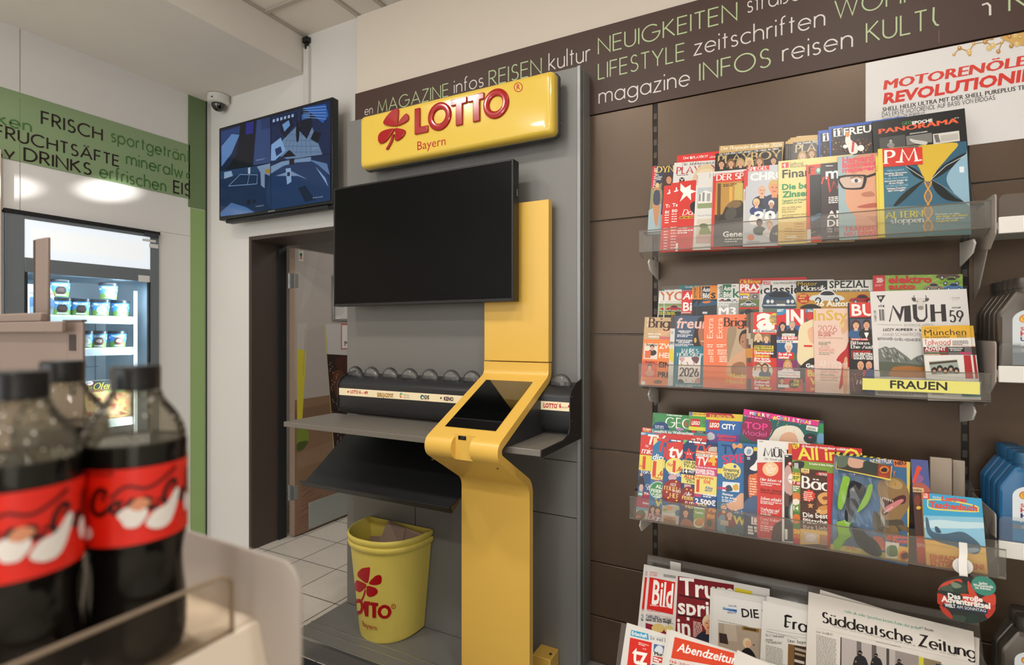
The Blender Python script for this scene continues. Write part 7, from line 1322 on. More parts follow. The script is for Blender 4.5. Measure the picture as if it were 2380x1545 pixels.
def dino(P):
    P.run([('p', [(240, 350), (930, 410), (930, 440), (236, 380)], '1f1d1a')] + [('p', [(260 + 62 * k, 352 + 5.5 * k), (290 + 62 * k, 355 + 5.5 * k), (275 + 62 * k, 385 + 5.5 * k), (245 + 62 * k, 382 + 5.5 * k)], 'd8c23a') for k in range(11)] + [('t', 'auf NETFLIX', 560, 450, 34, 'e8e0da', 764, 'b', -4), ('p', [(770, 404), (932, 420), (930, 505), (790, 490)], 'd8703a'), ('t', 'NEU!', 796, 478, 32, '2a1a18', 912, 'k', 4), ('t', 'Y', 768, 574, 44, 'd8803a', 800, 'k'), ('p', [(900, 440), (940, 440), (990, 1400), (950, 1400)], 'd8c65a'),
      ('q', [(640, 640), (720, 590), (800, 590), (880, 640), (930, 760), (930, 840), (860, 960), (820, 1000), (760, 1010), (690, 980), (640, 930), (660, 850), (640, 760)], '8a6c44'), ('q', [(700, 620), (780, 600), (860, 650), (840, 700), (740, 680)], 'b0905a', 3), ('q', [(650, 760), (740, 800), (830, 760), (890, 760), (880, 830), (780, 850), (720, 930), (670, 930), (680, 850)], '4a1a1c', 3), ('q', [(690, 880), (760, 830), (850, 790), (870, 810), (790, 870), (730, 910)], 'c87a7a', 3), ('e', 798, 655, 14, 9, 'e09a2a'), ('e', 798, 655, 5, 6, K), ('q', [(600, 900), (700, 980), (850, 980), (870, 1060), (760, 1110), (600, 1080)], '4a4232', 3), ('q', [(820, 1030), (900, 1040), (945, 1080), (920, 1100), (850, 1070)], '6a5638', 3), ('q', [(700, 1050), (800, 1040), (830, 1140), (760, 1180), (690, 1140)], '7a6240', 3)]
      + [('p', [(675 + 18 * k, 770 + 6 * k), (687 + 18 * k, 774 + 6 * k), (680 + 18 * k, 800 + 5 * k)], 'e8e0cc') for k in range(6)] + [('p', [(690 + 14 * k, 925 - 10 * k), (700 + 14 * k, 918 - 10 * k), (692 + 14 * k, 898 - 9 * k)], 'e8e0cc') for k in range(6)]
      + [('t', '4', 708, 1168, 56, 'd8453a', 756, 'k'), ('t', 'mächtige', 770, 1150, 30, 'e0605a', 916, 'k', -4), ('t', 'Poster', 776, 1190, 38, 'e0605a', 918, 'k', -4), ('p', [(190, 1200), (330, 1220), (960, 1330), (990, 1400), (160, 1300)], 'd0c04e'), ('p', [(704, 1180), (830, 1196), (826, 1340), (704, 1330)], 'e0d8cc'), ('q', [(720, 1230), (800, 1220), (815, 1310), (725, 1310)], '5a7a4a', 3), ('p', [(826, 1220), (950, 1242), (930, 1390), (808, 1370)], 'e0b04a'), ('e', 876, 1310, 44, 46, 'd8602a'), ('q', [(850, 1300), (900, 1280), (910, 1330), (860, 1340)], '4a2a1c', 3), ('t', 'SPIEL', 340, 1250, 30, 'd8843a', 440, 'k', -8), ('q', [(590, 1140), (680, 1150), (700, 1260), (600, 1240)], 'c8583a', 3)])
dm = mag('3f', 'dinosaur magazine with a green toy in a clear bag on its cover', A6, (240, 352), (196, 1255), .21, '375f86', [('p', [(236, 380), (940, 440), (960, 1150), (200, 1100)], '3a648c')], thk=.006, TR=(934, 420), fn=dino, dy=-.004, spine='d8602a')
mag('3f', 'comic pocket book with blue sea and yellow sand cover at right end of lower shelf', A6, (1044, 730), (1086, 1420), .13, '2f9ac8',
    [('p', [(1044, 728), (1590, 780), (1600, 960), (1050, 960)], '3aa0cc'), ('p', [(1050, 940), (1610, 960), (1640, 1240), (1070, 1140)], '8ac0d8'), ('q', [(1060, 1000), (1200, 980), (1400, 1000), (1620, 1010), (1630, 1060), (1060, 1050)], 'c0dce4', 3), ('p', [(1066, 1150), (1630, 1230), (1660, 1490), (1086, 1430)], 'e4b45c'), ('q', [(1075, 960), (1100, 980), (1130, 1080), (1240, 1110), (1400, 1090), (1500, 1140), (1580, 1220), (1560, 1290), (1480, 1290), (1350, 1230), (1180, 1180), (1090, 1100)], '4a6478'), ('q', [(1160, 1045), (1190, 1050), (1220, 1100), (1170, 1095)], '3a5468', 3), ('q', [(1440, 1250), (1540, 1240), (1570, 1265), (1480, 1290)], '8fa4b0', 3),
     ('r', 1044, 730, 1106, 786, 'd8452e'), ('t', 'LTB', 1054, 756, 18, W, 1094, 'b'), ('t', '608', 1054, 778, 18, W, 1094, 'b'), ('t', 'Walt Disney', 1136, 782, 22, W, 1220, 'r', -4, .2), ('q', [(1090, 820), (1110, 790), (1300, 800), (1540, 850), (1562, 890), (1540, 912), (1300, 900), (1110, 880)], 'e8d85a', 3), ('q', [(1102, 822), (1116, 800), (1300, 812), (1534, 860), (1550, 888), (1536, 902), (1300, 888), (1116, 868)], '3a9cc8', 3), ('t', 'Lustiges', 1222, 804, 40, 'd8482e', 1452, 'k', -4, .1), ('t', 'Taschenbuch', 1108, 864, 52, 'd8482e', 1540, 'k', -5, .1), ('t', 'EINFACH', 1116, 1346, 46, 'd8602e', 1380, 'k', -5), ('t', 'ENTSPANNEN!', 1122, 1400, 46, 'd8602e', 1606, 'k', -5)], thk=.012, TR=(1590, 780), dy=-.006, spine='e4c46a', h=.19)
# toy sealed in the bag
M_ = dm.matrix_world; Mi = M_.inverted()
def on_mag(x, y, lift):
    O = M_.translation; N = M_.to_3x3() @ Vector((0, -1, 0))
    return Mi @ hit(A6[0] + x * A6[2], A6[1] + y * A6[2], O + N * lift, N)
TG = mat('toy_green', '84b536', .35); TB = mat('toy_black', '1c2026', .25)
toy = bpy.data.objects.new('toy_blaster', None); C.objects.link(toy); toy.parent = dm
def toy_part(name, pts, l0, l1, m):
    a = [on_mag(x, y, l0) for x, y in smooth_closed(pts, 3)]; b = [on_mag(x, y, l1) for x, y in smooth_closed(pts, 3)]
    n = len(a); return MB().add(a + b, [tuple(range(n)), tuple(range(n, 2 * n))[::-1]] + [(i, (i + 1) % n, n + (i + 1) % n, n + i) for i in range(n)]).build(name, m, toy, world=False, bevel=.0015)
toy_part('grip', [(320, 580), (380, 600), (360, 700), (340, 800), (300, 890), (265, 860), (275, 740), (300, 640)], .003, .016, TG)
toy_part('barrel', [(385, 620), (500, 660), (520, 700), (470, 800), (420, 900), (390, 1000), (330, 980), (340, 860), (355, 740)], .003, .02, TB)
toy_part('trigger_guard', [(590, 665), (560, 800), (500, 880), (440, 915), (470, 840), (520, 740), (550, 660)], .003, .014, TG)
toy_part('claw', [(400, 890), (410, 960), (370, 1060), (390, 1130), (330, 1180), (290, 1240), (235, 1245), (225, 1180), (270, 1130), (255, 1010), (330, 980)], .004, .018, TG)
toy_part('handle', [(400, 1050), (470, 1060), (540, 1120), (620, 1180), (670, 1270), (650, 1320), (560, 1300), (480, 1240), (420, 1160)], .004, .02, TB)
BAG = clear_mat('bag_film', haze=.05, rough=.12, ior=1.6)
rows = []; r2 = random.Random(5)
for j in range(13):
    rows.append([on_mag(232 + i * 38 + j * 1.5 - 3 * j * (i < 5) , 400 + j * 72 + i * 6, .004 + .019 * math.sin(math.pi * (i + .001) / 13) * math.sin(math.pi * (j + .5) / 13.2) + r2.uniform(0, .004)) for i in range(14)])
MB().grid(rows).build('plastic_bag', BAG, dm, smooth=False, world=False, recalc=False)
def card(P):
    P.run([('F', 'd8c65a'), ('p', [(256, 392), (760, 476), (748, 604), (254, 506)], '3a3228'), ('q', [(262, 400), (370, 400), (350, 480), (300, 500), (262, 490)], '5a6a58', 3), ('q', [(370, 410), (440, 390), (510, 430), (490, 500), (400, 500), (360, 470)], 'cda089', 3), ('q', [(510, 440), (580, 450), (610, 530), (540, 540), (500, 500)], '2c3a34', 3), ('p', [(640, 470), (758, 488), (748, 600), (632, 580)], '8a3a24'), ('e', 694, 520, 44, 34, 'd87a2a'), ('q', [(660, 525), (690, 500), (720, 510), (716, 540), (680, 540)], '2a1614', 3), ('b', 650, 570, 740, 2, 14, 9, 'c8402e')])
c0, c1, c2 = on_mag(246, 510, .02), on_mag(752, 620, .02), on_mag(252, 380, .02)
U3, V3 = (M_.to_3x3() @ (c1 - c0)), (M_.to_3x3() @ (c2 - c0))
N3 = U3.cross(V3).normalized(); V3p = N3.cross(U3.normalized())
O3 = M_ @ c0; wI, hI = U3.length, V3.dot(V3p)
def uv3(x, y): p = hit(x, y, O3, N3) - O3; return (p.dot(U3.normalized()), p.dot(V3p))
P = Print(wI, hI, uv3, A6); card(P)
P.build('header_card', lambda u, v, l: Mi @ (O3 + U3.normalized() * u + V3p * v + (N3 if N3.dot(EYE - O3) > 0 else -N3) * l), PRINT, dm)

# --- newspapers
def bild(x): return [('t', 'MITTWOCH,', x + 30, 342, 20, 'c8302a', x + 112, 'b', -7), ('t', '10.12.2025', x + 26, 366, 20, 'c8302a', x + 104, 'b', -7)] + [('r', x + 180 + k * 8, 350 + k * 1.2, x + 184 + k * 8, 382 + k * 1.2, '3a3a3a') for k in range(17)] + [('r', x + 24, 384, x + 312, 742, 'cf2a26'), ('t', 'Bild', x + 46, 676, 262, W, x + 276, 'b'), ('t', 'UNABHÄNGIG', x + 28, 700, 12, W, x + 122, 'b', -6), ('t', 'ÜBERPARTEILICH', x + 138, 712, 12, W, x + 268, 'b', -6), ('t', 'MÜNCHEN', x - 8, 762, 28, 'c8302a', x + 148, 'r', -6), ('l', [(x - 10, 786), (x + 280, 836)], 3, 'd88a80'), ('t', 'TABELLEN!', x - 16, 834, 34, '1f2f5a', x + 122, 'b', -7), ('t', 'So viel Geld', x + 130, 858, 32, '26262a', x + 262, 'b', -7), ('t', 'haben SIE 2026 weniger...', x - 18, 866, 34, '26262a', x + 280, 'b', -7)]
mag('4b', 'outer copy of the newspaper with red square title, at the left of bottom rack', A7, (366, 242), (300, 890), .385, 'd6d3ce', bild(352), thk=.006, dy=.003)
mag('4b', 'newspaper with red square title and huge white headline on dark red', A7, (412, 256), (352, 910), .39, 'd9d6d1',
    bild(404) + [('p', [(742, 372), (1360, 470), (1330, 1500), (690, 1450)], '7c2328'), ('t', 'Trump', 760, 578, 190, W, None, 'b', -7), ('p', [(756, 572), (1400, 690), (1400, 712), (756, 594)], '4a1a1e'), ('t', 'spricht', 742, 786, 172, W, None, 'b', -7), ('p', [(746, 790), (1400, 890), (1400, 912), (746, 812)], '4a1a1e'), ('t', 'in', 736, 1012, 176, W, 880, 'b', -7), ('b', 910, 880, 1010, 11, 16, 10, 'd8b8b0'), ('f', 1085, 900, 78, 'd8c4a0', 'd9a17c', '2a2a3a'), ('p', [(1370, 500), (1560, 540), (1560, 640), (1370, 600)], 'd8c83a'), ('p', [(384, 890), (610, 950), (610, 1500), (380, 1460)], '8a2238'), ('e', 520, 950, 70, 52, 'd8bc74'), ('e', 640, 960, 50, 44, 'd8c47a')], thk=.007, TR=(1756, 560))
mag('4b', 'folded newspaper with bold dark word and picture of a blond woman', A7, (1100, 500), (1085, 1090), .36, 'd5d2cd', [], thk=.006, dy=-.006)
mag('4b', 'front newspaper with bold dark word and office photo of a woman in black', A7, (1128, 572), (1112, 1100), .35, 'd9d6d1',
    [('t', 'WAS DER', 1300, 712, 20, '2a5a94', 1392, 'b', -4), ('r', 1238, 712, 1394, 742, '3a72a8'), ('t', 'CHEFWECHSEL', 1242, 732, 18, 'dfe6ec', 1390, 'b', -4), ('t', 'BEI BMW', 1304, 762, 18, '2a5a94', 1390, 'b', -4), ('t', 'BEDEUTET', 1290, 784, 18, '2a5a94', 1392, 'b', -4), ('t', 'DIE ZEIT', 1450, 826, 92, '2e2a28', None, 'b', -4), ('b', 1184, 868, 1660, 1, 10, 8, '8a8784'), ('p', [(1188, 888), (1900, 990), (1900, 1500), (1180, 1500)], 'a89886'), ('p', [(1250, 895), (1380, 915), (1400, 1100), (1260, 1080)], 'b8a998'), ('p', [(1196, 1000), (1280, 1015), (1300, 1130), (1200, 1110)], '3a2c28'), ('p', [(1452, 926), (1640, 960), (1634, 1000), (1450, 966)], '8a6428'), ('p', [(1475, 940), (1610, 964), (1608, 984), (1474, 960)], '3a3a2c'), ('q', [(1462, 1090), (1480, 1062), (1520, 1062), (1550, 1100), (1545, 1150), (1500, 1170), (1466, 1140)], 'dcc59c', 3), ('q', [(1490, 1100), (1530, 1090), (1550, 1120), (1535, 1155), (1500, 1160)], 'd8a688', 3), ('q', [(1430, 1240), (1470, 1180), (1530, 1170), (1600, 1260), (1620, 1400), (1400, 1400)], '1d1a1c', 3), ('e', 1580, 1135, 12, 8, '4a4440')], thk=.006, dy=-.010)
mag('4b', 'newspaper with black gothic title left of the big newspaper', A7, (1724, 592), (1700, 1200), .36, 'd2cfc9', [], thk=.006, dy=-.013)
mag('4b', 'front copy of the newspaper with black gothic title', A7, (1680, 642), (1650, 1290), .36, 'd8d5cf',
    [('t', 'Frankfurter', 1930, 940, 128, '1f1c1a', None, 'n'), ('l', [(1918, 822), (1950, 806), (2004, 826)], 18, '1f1c1a'), ('l', [(1916, 915), (1934, 940), (1966, 930)], 14, '1f1c1a'), ('l', [(1720, 958), (2300, 1050)], 3, '8a8784'), ('b', 1722, 985, 2200, 1, 10, 8, 'a09c98'), ('l', [(1718, 990), (2300, 1084)], 3, '8a8784'), ('t', 'BMW bekommt', 1718, 1040, 28, '2a2826', 1914, 's', -5), ('t', 'neuen', 1716, 1086, 28, '2a2826', 1790, 's', -5), ('t', 'Vorstandschef', 1714, 1112, 28, '2a2826', 1888, 's', -5), ('b', 1712, 1140, 1900, 18, 16, 8, '8f8b86'), ('t', 'Eine Jugend im', 1960, 1104, 34, '2a2826', None, 's', -6), ('p', [(1960, 1122), (2300, 1180), (2300, 1600), (1950, 1600)], '7a5a34'), ('p', [(2030, 1140), (2300, 1185), (2300, 1600), (2020, 1600)], '3a2a22'), ('r', 2034, 1160, 2160, 1190, 'a89a8a'), ('r', 2034, 1215, 2150, 1240, 'a08a74'), ('r', 2030, 1290, 2140, 1320, 'c8bcae')], thk=.006, dy=-.016)
sz = [('t', 'Mehr als zehn Sprachen lernen: Kann das jeder?', 466, 834, 27, '5f9a86', 1250, 'S', -13), ('t', '> Wissen', 1268, 1010, 30, '2a2826', 1414, 'S', -13), ('t', 'Süddeutsche Zeitung', 235, 940, 108, '26211f', 1720, 'n', -13.5), ('t', 'MÜNCHNER NEUESTE NACHRICHTEN AUS POLITIK, KULTUR, WIRTSCHAFT UND SPORT', 342, 990, 17, '8a8580', 1572, 'F', -13.5), ('l', [(168, 1000), (1820, 1370)], 2.5, 'a8a4a0'), ('t', 'Das Streiflicht', 168, 1052, 22, '4a4644', 340, 's', -10, .2), ('b', 170, 1078, 384, 24, 14, 8, '8f8b87'), ('t', 'München, Mittwoch, 10. Dezember 2025', 798, 1150, 14, '6a6664', 1068, 's', -13),
      ('p', [(428, 1098), (1260, 1300), (1270, 1600), (420, 1600)], 'b4aaa6'), ('p', [(428, 1098), (440, 1102), (436, 1600), (420, 1600)], '3a3634'), ('p', [(600, 1140), (650, 1152), (650, 1400), (600, 1400)], '6f6866'), ('p', [(760, 1180), (810, 1190), (810, 1400), (760, 1400)], '5f5856'), ('p', [(916, 1218), (946, 1226), (946, 1500), (916, 1500)], '4a4442'), ('p', [(1010, 1240), (1260, 1300), (1260, 1500), (1010, 1500)], '958a86'), ('p', [(1262, 1305), (1310, 1318), (1310, 1500), (1262, 1500)], 'c8c03a'), ('p', [(1312, 1318), (1500, 1366), (1500, 1500), (1312, 1500)], '8a7a5a'), ('p', [(1440, 1380), (1600, 1410), (1600, 1500), (1440, 1500)], '2a3a5a')]
def trooper(x, y, s): return [('e', x, y, 26 * s, 30 * s, '1a191b'), ('r', x - 18 * s, y - 8 * s, x + 20 * s, y + 2 * s, 'b58a74'), ('q', [(x - 60 * s, y + 60 * s), (x - 20 * s, y + 26 * s), (x + 30 * s, y + 28 * s), (x + 70 * s, y + 70 * s), (x + 90 * s, y + 200 * s), (x - 70 * s, y + 200 * s)], '2a2a2c', 3), ('e', x - 44 * s, y + 90 * s, 10 * s, 12 * s, '8a7a4a')]
sz += trooper(634, 1270, 1) + trooper(805, 1295, .8) + trooper(1050, 1355, .8)
mag('4b', 'inner copy of the big newspaper, its edge showing behind the front one', A8, (212, 594), (150, 1150), .385, 'd4cdc4', [], thk=.010, dy=-.014)
mag('4b', 'big newspaper with elegant black serif title and green headline line', A8, (90, 616), (62, 1300), .39, 'd8d1c8', sz, thk=.010, TR=(1838, 968), dy=-.028)
mag('4f', 'tabloid with red letter box and blue tag at the front left of bottom rack', A7, (176, 888), (105, 1357), .3, 'd8d4ce',
    [('p', [(224, 968), (412, 1012), (420, 1080), (216, 1032)], '3f9abf'), ('t', 'Erbschaft', 230, 1022, 40, W, 398, 'b', -12), ('t', 'So viel kostet', 432, 1072, 42, '26262a', None, 'r', -11), ('l', [(410, 1030), (700, 1080)], 3, '6ab0cc'), ('p', [(212, 1052), (454, 1108), (426, 1480), (168, 1460)], 'd2322a'), ('t', 'tz', 232, 1330, 200, W, 400, 'b', -12), ('b', 305, 1112, 420, 2, 18, 10, 'f0c8c0'), ('t', 'tz.de', 350, 1182, 18, W, 390, 'r', -10), ('p', [(476, 1122), (700, 1170), (700, 1240), (470, 1210)], '4a6a9a'), ('q', [(480, 1190), (520, 1140), (570, 1160), (570, 1220), (500, 1215)], 'cfd4d8', 3), ('t', 'Mord in', 480, 1248, 42, '222226', None, 'k', -10), ('p', [(466, 1256), (700, 1300), (700, 1360), (462, 1320)], 'c8362e'), ('b', 470, 1282, 560, 2, 26, 16, W), ('p', [(450, 1345), (700, 1390), (700, 1500), (446, 1500)], '2f4a7a')], thk=.008)
mag('4f', 'tabloid with white script title on an orange-red banner', A7, (620, 960), (560, 1357), .3, 'd6d1ca', [], thk=.006, dy=-.006)
mag('4f', 'front copy of the tabloid with white script title on orange-red banner', A7, (664, 964), (590, 1357), .3, 'dad5ce',
    [('p', [(706, 1046), (1368, 1210), (1350, 1400), (664, 1280)], 'd4492e'), ('t', 'Abendzeitung', 726, 1200, 92, 'efeae4', 1420, 'b', -13, .3), ('b', 800, 1312, 1000, 1, 10, 10, 'f0c0b0'), ('t', 'Klinik-Umbau', 652, 1330, 34, 'c84438', None, 's', -12), ('p', [(650, 1345), (780, 1370), (780, 1500), (640, 1500)], '5a4a44')], thk=.007, TR=(1400, 1190), dy=-.012)
mag('4f', 'blank folded newspaper at the front of bottom rack', A7, (1398, 1190), (1360, 1357), .105, 'dad3ca', [], thk=.010, TR=(1800, 1290), dy=-.010)

# advent wobbler hanging from the lower shelf lip
WB = A8
t = thing('shelf_wobbler', 'round advent quiz shelf wobbler with red leaves and green dot on a white strip', 'shelf sign', (atY(1860 + 1760 * WB[2], 1240 + 500 * WB[2], 1.76).x, 1.765, .79))
s0, s1_ = atY(1860 + 1735 * WB[2], 1240 + 100 * WB[2], 1.772), atY(1860 + 1745 * WB[2], 1240 + 470 * WB[2], 1.745)
pts = smooth_open([(s0.x, 1.776, s0.z), (s0.x, 1.772, (s0.z * 2 + s1_.z) / 3), (s1_.x, 1.760, (s0.z + 2 * s1_.z) / 3), (s1_.x, 1.745, s1_.z - .01)], 5)
m = MB(); WD = .0085
m.grid([[(p[0] - WD, p[1], p[2]), (p[0] + WD, p[1], p[2])] for p in pts]); m.grid([[(p[0] + WD, p[1] + .0006, p[2]), (p[0] - WD, p[1] + .0006, p[2])] for p in pts])
m.build('strip', mat('white_strip', 'e6e3de', .4), t, smooth=True)
q = atY(1860 + 1732 * WB[2], 1240 + 350 * WB[2], 1.765)
m = MB(); m.prism([(q.x + .021 * math.cos(R(a)), q.z + .021 * math.sin(R(a))) for a in range(0, 360, 12)], 'y', 1.768, 1.7686)
m.build('sticker_pad', mat('white_strip', 'e6e3de', .4), t)
YWB = 1.742
cc, ce = atY(1860 + 1762 * WB[2], 1240 + 700 * WB[2], YWB), atY(1860 + 2080 * WB[2], 1240 + 745 * WB[2], YWB)
rad = (ce.x - cc.x)
gc = atY(1860 + 1948 * WB[2], 1240 + 553 * WB[2], YWB); rg = rad * .41
m = MB().prism([(cc.x + rad * math.cos(R(a)), cc.z + rad * math.sin(R(a))) for a in range(0, 360, 6)], 'y', YWB, YWB + .0012)
disc = m.build('disc', mat('wobbler_card', '2a2c2a', .4), t)
m = MB().prism([(gc.x + rg * math.cos(R(a)), gc.z + rg * math.sin(R(a))) for a in range(0, 360, 8)], 'y', YWB - .0012, YWB - .0004)
gd = m.build('green_dot', mat('wobbler_green', '3f8a78', .4), t)
RL = 'cf4a36'
its = [('q', [(1470, 600), (1500, 540), (1580, 500), (1700, 480), (1720, 545), (1600, 530)], RL, 3), ('q', [(1450, 640), (1500, 640), (1580, 680), (1560, 760), (1460, 740)], 'b83a2c', 3), ('q', [(1470, 580), (1600, 540), (1700, 560), (1700, 620), (1560, 610)], '4a5a4c', 3), ('q', [(1640, 500), (1760, 540), (1780, 610), (1680, 640), (1620, 590)], '35463a', 3), ('q', [(1600, 520), (1660, 520), (1720, 560), (1640, 580)], '7a8a74', 3), ('q', [(1780, 500), (1830, 560), (1870, 640), (1930, 720), (1840, 720), (1790, 620)], RL, 3), ('q', [(1930, 680), (2070, 640), (2075, 760), (1990, 740)], RL, 3), ('q', [(1960, 760), (2075, 770), (2050, 850), (1990, 900), (1960, 830)], 'b83a2c', 3), ('q', [(1480, 760), (1560, 800), (1620, 880), (1600, 900), (1520, 840)], 'b83a2c', 3), ('q', [(1620, 860), (1760, 880), (1740, 935), (1660, 920)], '3a4a3e', 3), ('q', [(1780, 840), (1900, 880), (1880, 940), (1790, 945)], '2a3a32', 3), ('q', [(1700, 640), (1860, 660), (1900, 760), (1750, 740)], RL, 3), ('q', [(1560, 620), (1700, 640), (1720, 700), (1580, 690)], '2a3630', 3),
       ('t', 'Das große', 1572, 680, 50, W, 1936, 'k', -7), ('t', 'Adventsrätsel', 1500, 716, 58, W, 2008, 'k', -9), ('p', [(1516, 738), (1992, 800), (1990, 852), (1516, 778)], '24384f'), ('t', 'WELT', 1536, 772, 34, W, 1652, 'k', -8), ('t', 'AM SONNTAG', 1664, 790, 32, W, 1970, 'r', -8)]
plane_print('disc_print', (cc.x - rad, YWB, cc.z - rad), (1, 0, 0), (0, 0, 1), rad * 2, rad * 2, its, VINYL, t, WB, lift=.0003)
plane_print('dot_print', (gc.x - rg, YWB - .0012, gc.z - rg), (1, 0, 0), (0, 0, 1), rg * 2, rg * 2, [('t', 'Jedes', 1898, 534, 26, W, 1990, 'b', -6), ('t', 'Wochenende', 1840, 556, 28, W, 2050, 'b', -6), ('t', 'im Advent', 1862, 584, 26, W, 2028, 'b', -6)], VINYL, t, WB, lift=.0002)
# beige storage sleeves at the end of the lower shelf
t = thing('plastic_sleeve', 'two beige translucent sleeves standing empty behind the comic book', 'divider', (.40, 1.93, .82))
for nm_, (x0, y0, x1, y1), Y in (('rear_sleeve', (1325, 432, 1440, 900), 1.985), ('front_sleeve', (1118, 404, 1320, 900), 1.96)):
    a, b_ = atY(1880 + x0 * A6[2], 960 + y0 * A6[2], Y), atY(1880 + x1 * A6[2], 960 + y1 * A6[2], Y)
    MB().box(a.x, b_.x, Y, Y + .012, .80, a.z).build(nm_, mat('beige_sleeve', 'a8998a', .35, spec=.4), t, bevel=.002)

# ------------------------------------------------------------------ poster and motor oil shelves
a, b_ = atY(2012, 140, YW - .018), atY(2251, 338, YW - .018)
t = thing('poster', 'white motor oil poster with red headline and golden molecules on the brown wall', 'poster', (a.x, YW - .018, b_.z))
pz1 = 2.306
MB().box(a.x, 1.2, YW - .0185, YW - .0165, b_.z, pz1).build('sheet', mat('poster_white', 'd9d6d4', .35), t)
D = (1360, 0, .42857)
its = [('t', 'MOTORENÖLE', 1616, 488, 50, 'cf3a2c', 2395, 'k', 0, .12), ('t', 'REVOLUTIONIERT', 1616, 564, 55, 'cf3226', 2590, 'k', 0, .1), ('t', 'SHELL HELIX ULTRA MIT DER SHELL PUREPLUS TECHNOLOGIE', 1612, 606, 22, '26221f', 2620, 'b'), ('t', 'DAS ERSTE MOTORENÖL AUF BASIS VON ERDGAS.', 1610, 634, 22, '3a3633', 2226, 'F'), ('t', 'WWW.SHELL.DE/PUREPLUS', 1612, 656, 16, '4a4643', 1842, 'F')]
NODES = [(2000, 296), (2030, 262), (2082, 280), (2108, 238), (2168, 228), (2212, 248), (2260, 230), (2300, 200), (2340, 240), (2390, 210), (2430, 240), (2330, 190), (2270, 190), (2240, 280), (2190, 262), (2360, 205), (2310, 250), (2460, 200), (2085, 296), (2205, 205), (2175, 205)]
for i, j in ((0, 1), (1, 2), (2, 3), (3, 4), (4, 5), (5, 6), (6, 7), (7, 8), (8, 9), (9, 10), (7, 12), (5, 14), (13, 6), (8, 16), (9, 17), (11, 15), (2, 18), (4, 19), (15, 9), (4, 20)): its.append(('l', [NODES[i], NODES[j]], 5, 'b08a4a'))
its += [('q', [(2250, 200), (2300, 170), (2400, 160), (2500, 170), (2500, 230), (2380, 250), (2300, 230)], 'c8a25c', 3)] + [('e', x, y, 9 + (k % 3) * 3, 9 + (k % 3) * 3, ('c89a4a', 'b5833a', 'd8b878')[k % 3], 14) for k, (x, y) in enumerate(NODES)] + [('e', x - 2, y - 3, 4, 4, 'ecdcb4', 8) for x, y in NODES]
plane_print('picture', (a.x, YW - .0185, b_.z), (1, 0, 0), (0, 0, 1), 1.2 - a.x, pz1 - b_.z, its, VINYL, t, D)

PSH = mat('shelf_metal_pale', 'b9bfbc', .4, metal=.2)
PRW = mat('price_rail_white', 'e2dfd9', .35)
def oil_shelf(label, zrail, ztop, yf=1.868, x0=.474):
    t = thing('metal_shelf', label, 'shelf', (x0, yf, zrail), 'metal shelves of the motor oil bay')
    MB().box(x0, 1.42, yf + .01, YW - .018, zrail + .012, zrail + .032).build('shelf_board', PSH, t, bevel=.002)
    MB().box(x0 + .002, 1.42, yf, yf + .01, zrail, zrail + .044).build('price_rail', PRW, t, bevel=.002)
    pr = round_poly([(x0 + .003, zrail + .042), (1.42, zrail + .042), (1.42, ztop), (x0 + .003, ztop)], [.002, .002, .002, .014], 6)
    MB().prism(pr, 'y', yf + .001, yf + .004).build('acrylic_front', CLR, t)
    for k in range(2): 
        MB().box(x0 + .05 + k * .1, x0 + .13 + k * .1, yf - .0008, yf - .0002, zrail + .006, zrail + .038).build('price_label', mat('label_white', 'eae8e4', .5), t)
    m = MB()
    for k in range(2):
        for j in range(3): m.box(x0 + .058 + k * .1, x0 + .09 + k * .1 + .02 * (j == 0), yf - .0012, yf - .0009, zrail + .012 + j * .008, zrail + .0135 + j * .008)
    m.build('label_lines', mat('label_grey', '9a9896', .6), t)
    pl = round_poly([(YW - .03, zrail - .01), (yf + .05, zrail - .035), (yf - .002, zrail + .0), (yf - .002, ztop + .004), (YW - .03, ztop + .004)], [0, .01, .008, .012, .0], 5)
    MB().prism(pl, 'x', x0 - .006, x0 - .003).build('divider', FROST, t)
    return t
o1 = oil_shelf('empty pale metal shelf right of the top magazine row', 1.692, 1.795)
o2 = oil_shelf('pale metal shelf carrying the dark grey oil bottles', 1.298, 1.403)
o3 = oil_shelf('pale metal shelf carrying the blue oil bottles', .835, .945)
o4 = oil_shelf('lowest metal shelf carrying bronze grey oil bottles', .40, .50)
pr = [(YW - .02, 1.70), (1.95, 1.69), (1.97, 1.65), (2.04, 1.56), (YW - .02, 1.53)]
MB().prism(pr, 'x', .474, .477).build('bracket', FROST, o1)

